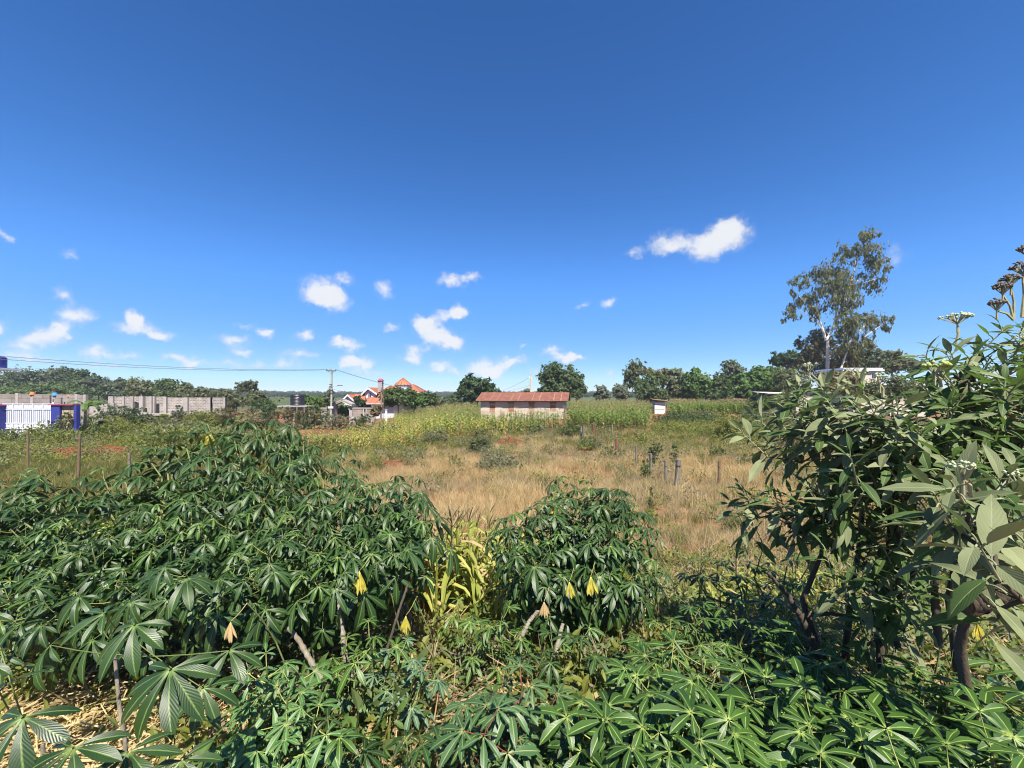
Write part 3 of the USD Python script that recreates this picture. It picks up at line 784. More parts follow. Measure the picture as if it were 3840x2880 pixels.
    for px in (1372, 1392):
        w_ = box(t, "window", (X(px) - 0.5, 0.14, Zp(1535)), (X(px) + 0.5, 0.19, Zp(1518)), "greywall")
        box(w_, "pane", (X(px) - 0.42, 0.12, Zp(1534)), (X(px) + 0.42, 0.138, Zp(1519)), "glass")


make_house()


# ------------------------------------------------------------ compound wall with gate portal in front of the house
def make_portal():
    d = 56.0
    x0 = xat(1285, d)
    X = lambda px: xat(px, d) - x0
    Zp = lambda py: at(0, py, d)[2]
    t = thing("gate_portal", "concrete gate portal with a small pitched roof beside the utility pole", "gate portal", (x0, d, 0), 0)
    box(t, "pillar", (X(1250), 0, -0.2), (X(1259), 0.7, Zp(1505)), "concrete_pink")
    box(t, "pillar", (X(1309), 0, -0.2), (X(1321), 0.7, Zp(1514)), "concrete_pink")
    for (a, ya, b, yb_) in ((1257, 1509, 1288, 1496), (1322, 1514, 1285, 1497)):
        v = np.array([[X(a), -0.3, Zp(ya)], [X(b), -0.3, Zp(yb_)], [X(b), 1.0, Zp(yb_)], [X(a), 1.0, Zp(ya)]])
        MB().add(np.vstack([v, v - [0, 0, 0.16]]), [(0, 1, 2, 3), (4, 7, 6, 5), (0, 4, 5, 1), (2, 6, 7, 3), (0, 3, 7, 4), (1, 5, 6, 2)]).build("roof_slab", M["concrete_pink"], t)
        v2 = v - [0, 0, 0.2]
        MB().add(np.vstack([v2 + [0, 0.12, 0], v2 + [0, -0.12, -0.14]]), [(0, 1, 2, 3), (4, 7, 6, 5), (0, 4, 5, 1), (2, 6, 7, 3), (0, 3, 7, 4), (1, 5, 6, 2)]).build("roof_beam", M["concrete"], t)
    w = thing("compound_wall", "grey block wall with concrete coping left of the gate portal", "wall", (xat(1200, d), d + 0.2, 0), 0)
    L = xat(1250, d) - xat(1200, d)
    box(w, "masonry", (0, 0, -0.2), (L - 0.01, 0.2, Zp(1533)), "wall_block")
    box(w, "coping", (-0.05, -0.06, Zp(1533) + 0.004), (L - 0.01, 0.26, Zp(1529)), "concrete_pink")
    w = thing("compound_wall", "grey block wall with a small square opening right of the gate portal", "wall", (xat(1321, d), d + 0.2, 0), 0)
    P = lambda px: xat(px, d) - xat(1321, d)
    box(w, "masonry", (0.01, 0, -0.2), (P(1363), 0.2, Zp(1533)), "wall_block")
    box(w, "masonry", (P(1371), 0, -0.2), (P(1401), 0.2, Zp(1533)), "wall_block")
    box(w, "masonry", (P(1363), 0.002, -0.2), (P(1371), 0.198, Zp(1546)), "wall_block")
    for a in (1360, 1370):
        box(w, "pier", (P(a), -0.05, -0.2), (P(a + 3.4), -0.004, Zp(1534)), "concrete_pink")
    box(w, "coping", (-0.0, -0.07, Zp(1533) + 0.004), (P(1396), 0.27, Zp(1529)), "concrete_pink")
    box(w, "notice_plate", (P(1318), -0.14, Zp(1569)), (P(1325), -0.11, Zp(1563)), "white")


make_portal()


# ------------------------------------------------------------ poles and wires
def make_poles():
    d = 54.0
    x, y, z = on_ground(1243, d)
    t = thing("utility_pole", "treated timber utility pole with crossarm, street lamp and meter box", "utility pole", (x, y, z), 0)
    H = at(0, 1389, d)[2] - z
    MB().tube([(-0.1, 0, -0.3), (0, 0, H * 0.5), (0.06, 0, H)], [0.15, 0.13, 0.105], 12).build("pole", M["pole_green"], t, smooth=40)
    arm = MB().box((-0.62, -0.14, H - 0.12), (0.66, -0.04, H)).build("crossarm", M["post_brown"], t)
    for s in (-0.58, 0.0, 0.62):
        MB().tube([(s, -0.09, H), (s, -0.09, H + 0.05), (s, -0.09, H + 0.1), (s, -0.09, H + 0.15)], [0.035, 0.055, 0.035, 0.05], 8).build("insulator", M["iron"], arm)
    for s in (-1, 1):
        MB().tube([(s * 0.42 + 0.04, -0.09, H - 0.1), (0.05, -0.11, H - 0.5)], 0.025, 5).build("brace", M["iron"], t)
    zl = at(0, 1448, d)[2] - z
    la = MB().tube([(0.08, 0, zl - 0.05), (0.5, -0.1, zl), (0.95, -0.15, zl + 0.02)], 0.03, 6).build("lamp_arm", M["pole_pale"], t)
    MB().box((-0.3, -0.11, -0.05), (0.32, 0.11, 0.05), 0).build("lamp_head", M["iron"], la, loc=(1.2, -0.17, zl + 0.1))
    for k, zz in enumerate((1442, 1450, 1463, 1474)):
        zq = at(0, zz, d)[2] - z
        box(t, "bracket", (-0.22 - 0.05 * k, -0.17, zq - 0.06), (0.16, -0.12, zq + 0.05), "iron")
    zb = at(0, 1528, d)[2] - z
    box(t, "meter_box", (-0.34, -0.22, zb - 0.12), (0.32, -0.14, zb + 0.14), "white")
    box(t, "switch_box", (0.18, -0.20, zb + 0.2), (0.36, -0.12, zb + 0.62), "black")
    wire = lambda a, b, sag, lab, r=0.02, cat="cable": (lambda P: MB().tube(P, r, 4).build("power_line", M["wire"], label=lab, cat=cat))(
        [np.array(a) * (1 - s) + np.array(b) * s - np.array([0, 0, sag * 4 * s * (1 - s)]) for s in np.linspace(0, 1, 25)])
    top = np.array([x, y - 0.09, z + H + 0.1])
    wire(at(-60, 1330, 34), top + [-0.58, 0, 0], 0.45, "upper power line from the utility pole to the left edge")
    wire(at(-60, 1342, 34.6), top + [0.0, 0, 0], 0.5, "second power line just below the top one, running left")
    wire(top + [0.62, 0, 0], at(1700, 1468, 112), 1.2, "power line running right from the crossarm past the tiled house", 0.03)
    low = np.array([x, y - 0.1, at(0, 1470, d)[2]])
    wire(at(-60, 1372, 36), low, 1.2, "low thin cable running left from the meter brackets", 0.013)
    wire(low, at(1385, 1492, 66), 0.3, "service cable from the utility pole to the house wing", 0.016)
    wire(low + [0, 0, 0.45], at(1420, 1462, 70), 0.5, "service cable from the utility pole towards the chimney", 0.016)

    def pole(px, ytop, d, r, m, lab, name="pole", lean=0.0, cat="pole"):
        x, y, z = on_ground(px, d)
        H = at(0, ytop, d)[2] - z
        t = thing(name, lab, cat, (x, y, z), 0)
        MB().tube([(0, 0, -0.3), (lean * 0.5, 0, H * 0.5), (lean, 0, H)], [r * 1.15, r, r * 0.85], 12).build("shaft", M[m], t, smooth=40)
        return t, H, (x, y, z)

    t, H, _ = pole(1428, 1454, 55, 0.11, "post", "bare brown timber pole in front of the tiled house", "timber_pole", 0.12)
    box(t, "cross_piece", (-0.12, -0.16, H - 0.5), (0.32, -0.1, H - 0.36), "post_brown")
    MB().tube([(0.3, 0.0, 0), (0.34, 0, H * 0.93)], 0.05, 6).build("strut", M["post_brown"], t)
    t, H, _ = pole(1448, 1538, 50, 0.16, "whitewash", "short whitewashed post at the maize edge near the timber pole", "white_post", cat="post")
    MB().tube([(0, 0, H), (0, 0, H + 0.05)], 0.19, 10).build("post_cap", M["whitewash"], t)
    t, H, p1 = pole(1991, 1408, 84, 0.24, "pole_pale", "pale concrete pole rising behind the rusty shed", "concrete_pole")
    box(t, "bracket", (-0.42, -0.1, H - 0.55), (-0.1, 0.1, H - 0.25), "white")
    wire(np.array(p1) + [-0.3, 0, H - 0.4], at(1800, 1478, 120), 1.0, "thin cable hanging left from the pole behind the shed", 0.025)
    wire(np.array(p1) + [-0.1, 0, H * 0.72], at(1780, 1470, 110), 0.8, "lower thin cable left of the pole behind the shed", 0.02)
    t, H, _ = pole(2660, 1420, 92, 0.22, "pole_pale", "pale pole among the maize in front of the right tree line", "concrete_pole")
    box(t, "bracket", (-0.5, -0.1, H - 0.35), (-0.05, 0.1, H - 0.2), "white")
    MB().tube([(0, 0, H), (0.02, 0, H + 1.0)], 0.05, 6).build("spike", M["iron"], t)
    # small solar lamp behind the acacia
    t, H, _ = pole(1556, 1466, 74, 0.06, "pole_pale", "thin street lamp with a white head behind the flat-topped tree", "street_lamp", cat="street lamp")
    MB().tube([(0, 0, H), (0.3, 0, H + 0.12), (0.55, 0, H + 0.15)], 0.03, 6).build("lamp_arm", M["pole_pale"], t)
    box(t, "lamp_head", (0.45, -0.15, H + 0.1), (1.05, 0.15, H + 0.24), "white")


make_poles()


# ------------------------------------------------------------ fence posts
POSTS = [(105, 1608, 1700, 20.0, 0.045, "post_brown", "weathered brown fence post below the white gate"), (292, 1628, 1740, 17.5, 0.05, "post_brown", "brown fence post under the banana plant"),
         (486, 1700, 1745, 16.5, 0.05, "post", "short grey fence post half hidden by the left cassava leaves"),
         (2536, 1722, 1836, 17.2, 0.105, "post", "thickest pale fence post in the dry grass"), (2498, 1726, 1815, 18.0, 0.06, "post", "thin fence post just left of the thickest one"),
         (2441, 1700, 1760, 19.5, 0.065, "post", "fence post with leaning weeds behind the two near posts"), (2696, 1730, 1800, 17.6, 0.06, "post_brown", "brown fence post right of the others in dry grass"),
         (2313, 1646, 1690, 25.5, 0.08, "rust", "dark rusty iron post in the middle of the grass"), (2388, 1672, 1705, 23.0, 0.05, "post", "thin grey post left of the leaning weeds"),
         (2258, 1616, 1650, 30.0, 0.06, "post_brown", "thin dark post at the maize edge"), (2190, 1594, 1640, 33.0, 0.07, "post", "left post of a pair at the maize edge"), (2180, 1600, 1640, 33.5, 0.07, "post", "right post of a pair at the maize edge"),
         (2297, 1592, 1630, 36.0, 0.07, "post", "pale post in front of the right maize rows"), (2221, 1590, 1632, 36.5, 0.09, "rust", "rusty stump post near the maize rows"), (2234, 1624, 1660, 29.0, 0.045, "post_brown", "thinnest dark stick post in the weeds")]
for k, (px, yt, ybase, d, r, m, lab) in enumerate(POSTS):
    x, y, z = on_ground(px, d)
    H = at(0, yt, d)[2] - z
    t = thing("fence_post", lab, "fence post", (x, y, z))
    rng = np.random.default_rng(k)
    lean = rng.normal(0, 0.03, 2)
    zz = np.linspace(-0.2, H, 6)
    MB().tube([(lean[0] * q + rng.normal(0, r * 0.07), lean[1] * q, q) for q in zz], r * (1 + 0.06 * rng.normal(size=6)), 10).build("shaft", M[m], t, smooth=50)
    if d < 22:
        MB().tube([(lean[0] * q - r * 0.1, lean[1] * q - r * 0.2, q) for q in (H - 0.25, H - 0.24)], r * 1.12, 10).build("wire_tie", M["iron"], t)


# ------------------------------------------------------------ sheds and the white house at the right
def make_right_buildings():
    d = 78.0
    x, y, z = on_ground(2790, d)
    t = thing("wooden_shack", "reddish wooden shack half hidden in bushes at the field edge", "shack", (x, y, z), 0)
    k = d / FPX
    Z = lambda py: at(0, py, d)[2] - z
    box(t, "wall", (-2.0, 0, 0), (2.3, 3.0, Z(1500)), "orange_board")
    box(t, "wall", (2.34, 0.6, 0), (5.4, 3.4, Z(1502)), "plank_wall")
    for s, (a, b, y0, y1) in enumerate(((-2.3, 2.5, 1485, 1500), (2.2, 5.6, 1496, 1505))):
        v = np.array([[a, 3.4, Z(y0)], [b, 3.4, Z(y0) + 0.1], [b, -0.5, Z(y1)], [a, -0.5, Z(y1)]])
        MB().add(np.vstack([v, v - [0, 0, 0.06]]), [(0, 1, 2, 3), (4, 7, 6, 5), (0, 4, 5, 1), (2, 6, 7, 3), (0, 3, 7, 4), (1, 5, 6, 2)]).build("roof", M["rust" if s == 0 else "plank_wall"], t)
    d = 62.0
    x, y, z = on_ground(2930, d)
    t = thing("plank_shed", "grey plank shed with pale sheet roof behind the bugweed", "shed", (x, y, z), 0)
    Z = lambda py: at(0, py, d)[2] - z
    box(t, "wall", (-2.1, 0, 0), (2.2, 3.0, Z(1481)), "plank_wall")
    box(t, "wall", (2.24, 0.4, 0), (5.2, 3.4, Z(1490)), "offwhite")
    v = np.array([[-2.7, 3.4, Z(1468)], [2.5, 3.4, Z(1470)], [2.5, -0.5, Z(1476)], [-2.4, -0.5, Z(1475)]])
    MB().add(np.vstack([v, v - [0, 0, 0.06]]), [(0, 1, 2, 3), (4, 7, 6, 5), (0, 4, 5, 1), (2, 6, 7, 3), (0, 3, 7, 4), (1, 5, 6, 2)]).build("roof", M["offwhite"], t)
    box(t, "door", (0.8, -0.04, 0), (1.7, -0.004, 1.9), "tan_board")
    d = 58.0
    x, y, z = on_ground(3270, d)
    t = thing("white_house", "cream flat-roofed house with white parapet behind the bugweed leaves", "house", (x, y, z), 0)
    X = lambda px: xat(px, d) - x
    Z = lambda py: at(0, py, d)[2] - z
    box(t, "lower_wall", (X(3200), 0, 0), (X(3480), 6, Z(1436)), "offwhite")
    box(t, "upper_wall", (X(3190), 0.6, Z(1436) + 0.004), (X(3318), 5.4, Z(1392)), "offwhite")
    box(t, "parapet", (X(3166), 0.2, Z(1391)), (X(3322), 5.8, Z(1385)), "white")
    box(t, "roof_slab", (X(3170), 0.3, Z(1384) + 0.004), (X(3318), 5.7, Z(1379)), "white")
    box(t, "balcony_band", (X(3198), -0.25, Z(1444)), (X(3470), -0.004, Z(1436)), "white")
    for px, y0, y1, w in ((3244, 1452, 1478, 11), (3330, 1452, 1478, 12), (3236, 1400, 1420, 10), (3290, 1400, 1420, 10)):
        yy = 0 if y0 > 1440 else 0.6
        q = box(t, "window", (X(px - w), yy - 0.05, Z(y1)), (X(px + w), yy - 0.004, Z(y0)), "white")
        box(q, "pane", (X(px - w * 0.8), yy - 0.07, Z(y1 - 2)), (X(px + w * 0.8), yy - 0.052, Z(y0 + 2)), "glass")
        for s in (-0.33, 0.33):
            box(q, "bar", (X(px + s * w) - 0.03, yy - 0.09, Z(y1)), (X(px + s * w) + 0.03, yy - 0.072, Z(y0)), "post_brown")
    box(t, "door", (X(3215), -0.05, 0), (X(3228), -0.006, Z(1462)), "post_brown")


make_right_buildings()
# ------------------------------------------------------------ trees
F = {}
F["mango"] = foliage("dark_broad_leaves", (0.027, 0.052, 0.018), (0.068, 0.113, 0.034), trans=0.3)
F["mid"] = foliage("mid_green_leaves", (0.043, 0.069, 0.022), (0.113, 0.159, 0.048), trans=0.3)
F["fresh"] = foliage("fresh_green_leaves", (0.060, 0.113, 0.025), (0.167, 0.242, 0.053), trans=0.3)
F["olive"] = foliage("olive_leaves", (0.068, 0.083, 0.038), (0.181, 0.189, 0.083), trans=0.3)
F["grey"] = foliage("grey_green_leaves", (0.068, 0.083, 0.057), (0.197, 0.220, 0.151), trans=0.3)
F["gum"] = foliage("gum_leaves", (0.055, 0.068, 0.038), (0.165, 0.165, 0.09), trans=0.3, vary=(0.19, 0.155, 0.085))
F["brown"] = foliage("brown_green_leaves", (0.083, 0.076, 0.034), (0.197, 0.151, 0.068), trans=0.3, vary=(0.16, 0.10, 0.05))
F["far"] = foliage("distant_leaves", (0.046, 0.066, 0.034), (0.106, 0.129, 0.057), trans=0.3)
F["banana"] = foliage("banana_leaves", (0.055, 0.10, 0.02), (0.16, 0.22, 0.05), trans=0.3)
F["pale_flower"] = foliage("pale_blossom", (0.30, 0.28, 0.18), (0.55, 0.52, 0.38), trans=0.2)


def leaf_cards(rng, c, n, size, out, up=0.35, hang=0.0, aspect=1.7, spread=0.9):
    """Small folded leaf clumps (two triangles each) at points c, roughly facing `out`."""
    m = len(c)
    nn = unit(out * spread + rng.normal(0, 0.55, (m, 3)) + [0, 0, up])
    ax_ = rng.normal(0, 1, (m, 3))
    if hang:
        ax_ = ax_ * (1 - hang) + np.array([0, 0, -1.0]) * hang * 2
    ax_ = unit(ax_ - nn * (ax_ * nn).sum(1, keepdims=True))
    bx_ = np.cross(nn, ax_)
    s = size * rng.uniform(0.6, 1.35, (m, 1))
    a, b = ax_ * s * aspect * 0.5, bx_ * s * 0.5
    v = np.stack([c - a, c + b * 0.9 + nn * s * 0.12, c + a, c - b * 0.9 + nn * s * 0.12], 1).reshape(-1, 3)
    k = np.arange(m)[:, None] * 4
    f = np.vstack([k + [[0, 1, 2]], k + [[0, 2, 3]]])
    return v, f


def crown_points(rng, blobs, n_total, shell=0.55, ragged=0.28, hang=0.0, tuft_r=1.0):
    """Leaf positions gathered in tufts that fill ragged ellipsoids; blobs: (centre, radii). Returns points and outward directions."""
    area = np.array([r[0] * r[2] for _, r in blobs])
    ns = np.maximum(12, (n_total * 1.25 * area / area.sum()).astype(int))
    P, O = [], []
    for (c, r), n in zip(blobs, ns):
        per = 16
        nt = max(4, n // per)
        d = unit(rng.normal(0, 1, (nt, 3)))
        lump = 0.62 + 0.75 * meshkit.noise(d * 2.1 + rng.uniform(0, 50, 3))
        rad = lump * (shell + (1 - shell) * rng.random(nt) ** 0.6) * rng.uniform(0.8, 1.2, nt)
        rad = np.where(rng.random(nt) < 0.14, lump * rng.uniform(1.05, 1.35, nt), rad)
        tc = d * np.asarray(r) * rad[:, None]
        tr = float(np.mean(r)) * tuft_r * rng.uniform(0.08, 0.22, nt) * (1.0 if len(blobs) > 3 else 1.1)
        off = rng.normal(0, 1, (nt, per, 3)) * tr[:, None, None] * [1, 1, 0.75 + hang]
        off[:, :, 2] -= hang * np.abs(rng.normal(0, 1, (nt, per))) * tr[:, None] * 1.2
        p = (np.asarray(c) + tc[:, None] + off).reshape(-1, 3)
        o = unit((tc[:, None] / np.asarray(r) + 0.8 * off / (tr[:, None, None] + 1e-9) * 0.5).reshape(-1, 3))
        P.append(p)
        O.append(o)
    return np.vstack(P), np.vstack(O)


def limb(a, b, sag, rng, k=5):
    a, b = np.asarray(a, float), np.asarray(b, float)
    s = np.linspace(0, 1, k)[:, None]
    return a * (1 - s) + b * s + np.array([0, 0, 1.0]) * (sag * 4 * s * (1 - s)) + rng.normal(0, 1, (k, 3)) * np.linalg.norm(b - a) * 0.03 * (s * (1 - s) * 4)


def tree(label, d, blobs, leaf="mid", n=1800, size_px=8.0, trunk_px=None, trunk_r=None, bark="bark", name="tree", cat="tree", group=None, hang=0.0, seed=0, shell=0.55, base=None, forks=None, depth=0.9, aspect=1.7, spread=0.9, tuft_r=1.0):
    """blobs: crown masses (px, py, half width, half height) of the photograph, built at distance d as real volumes."""
    rng = np.random.default_rng(seed + 1000)
    k = d / FPX
    cx = np.mean([b[0] for b in blobs]) if trunk_px is None else trunk_px
    bx_, by_ = xat(cx, d), d
    bz = base if base is not None else float(terrain(np.array([bx_]), np.array([by_]))[0])
    t = thing(name, label, cat, (bx_, by_, bz), 0, group)
    org = np.array([bx_, by_, bz])
    B = []
    for i, b in enumerate(blobs):
        c = at(b[0], b[1], d) - org
        c[1] = rng.uniform(-0.5, 0.5) * b[2] * k * depth * (0.4 if len(blobs) < 3 else 1.0)
        B.append((c, np.array([b[2] * k, b[2] * k * depth, b[3] * k]) * 1.16))
    p, o = crown_points(rng, B, n, shell=shell, hang=hang, tuft_r=tuft_r)
    m = MB()
    v, f = leaf_cards(rng, p, n, size_px * k, o, hang=hang, aspect=aspect, spread=spread)
    p_ok = v.reshape(-1, 4, 3)[:, :, 2].min(1) > 0.05
    idx = np.nonzero(p_ok)[0]
    v = v.reshape(-1, 4, 3)[idx].reshape(-1, 3)
    kk = np.arange(len(idx))[:, None] * 4
    m.add(v, np.vstack([kk + [[0, 1, 2]], kk + [[0, 2, 3]]]))
    m.build("crown", F[leaf], t)
    w = MB()
    top = np.mean([b[0] for b in B], axis=0)
    low = min(b[0][2] - b[1][2] for b in B)
    r = trunk_r or max(0.06, 0.022 * (top[2] + B[0][1][2]))
    if forks is None:
        fork = np.array([top[0] * 0.4, 0, max(0.25 * top[2], low * 0.95)])
        w.tube([(0, 0, -0.3), fork * [0.5, 1, 0.5], fork], [r * 1.25, r, r * 0.8], 8, uv=(0, 0))
        for c, rr in B:
            w.tube(limb(fork, c + [0, 0, rr[2] * 0.3], 0.1 * np.linalg.norm(c - fork), rng), np.linspace(r * 0.6, r * 0.12, 5), 5)
    else:
        for pts, r0, r1 in forks:
            P = np.array([at(a, b, d) - org for a, b in pts])
            P[:, 1] += np.linspace(0, rng.uniform(-0.6, 0.6), len(P))
            w.tube(P, np.linspace(r0, r1, len(P)), 7)
    w.build("trunk", M[bark], t)
    return t


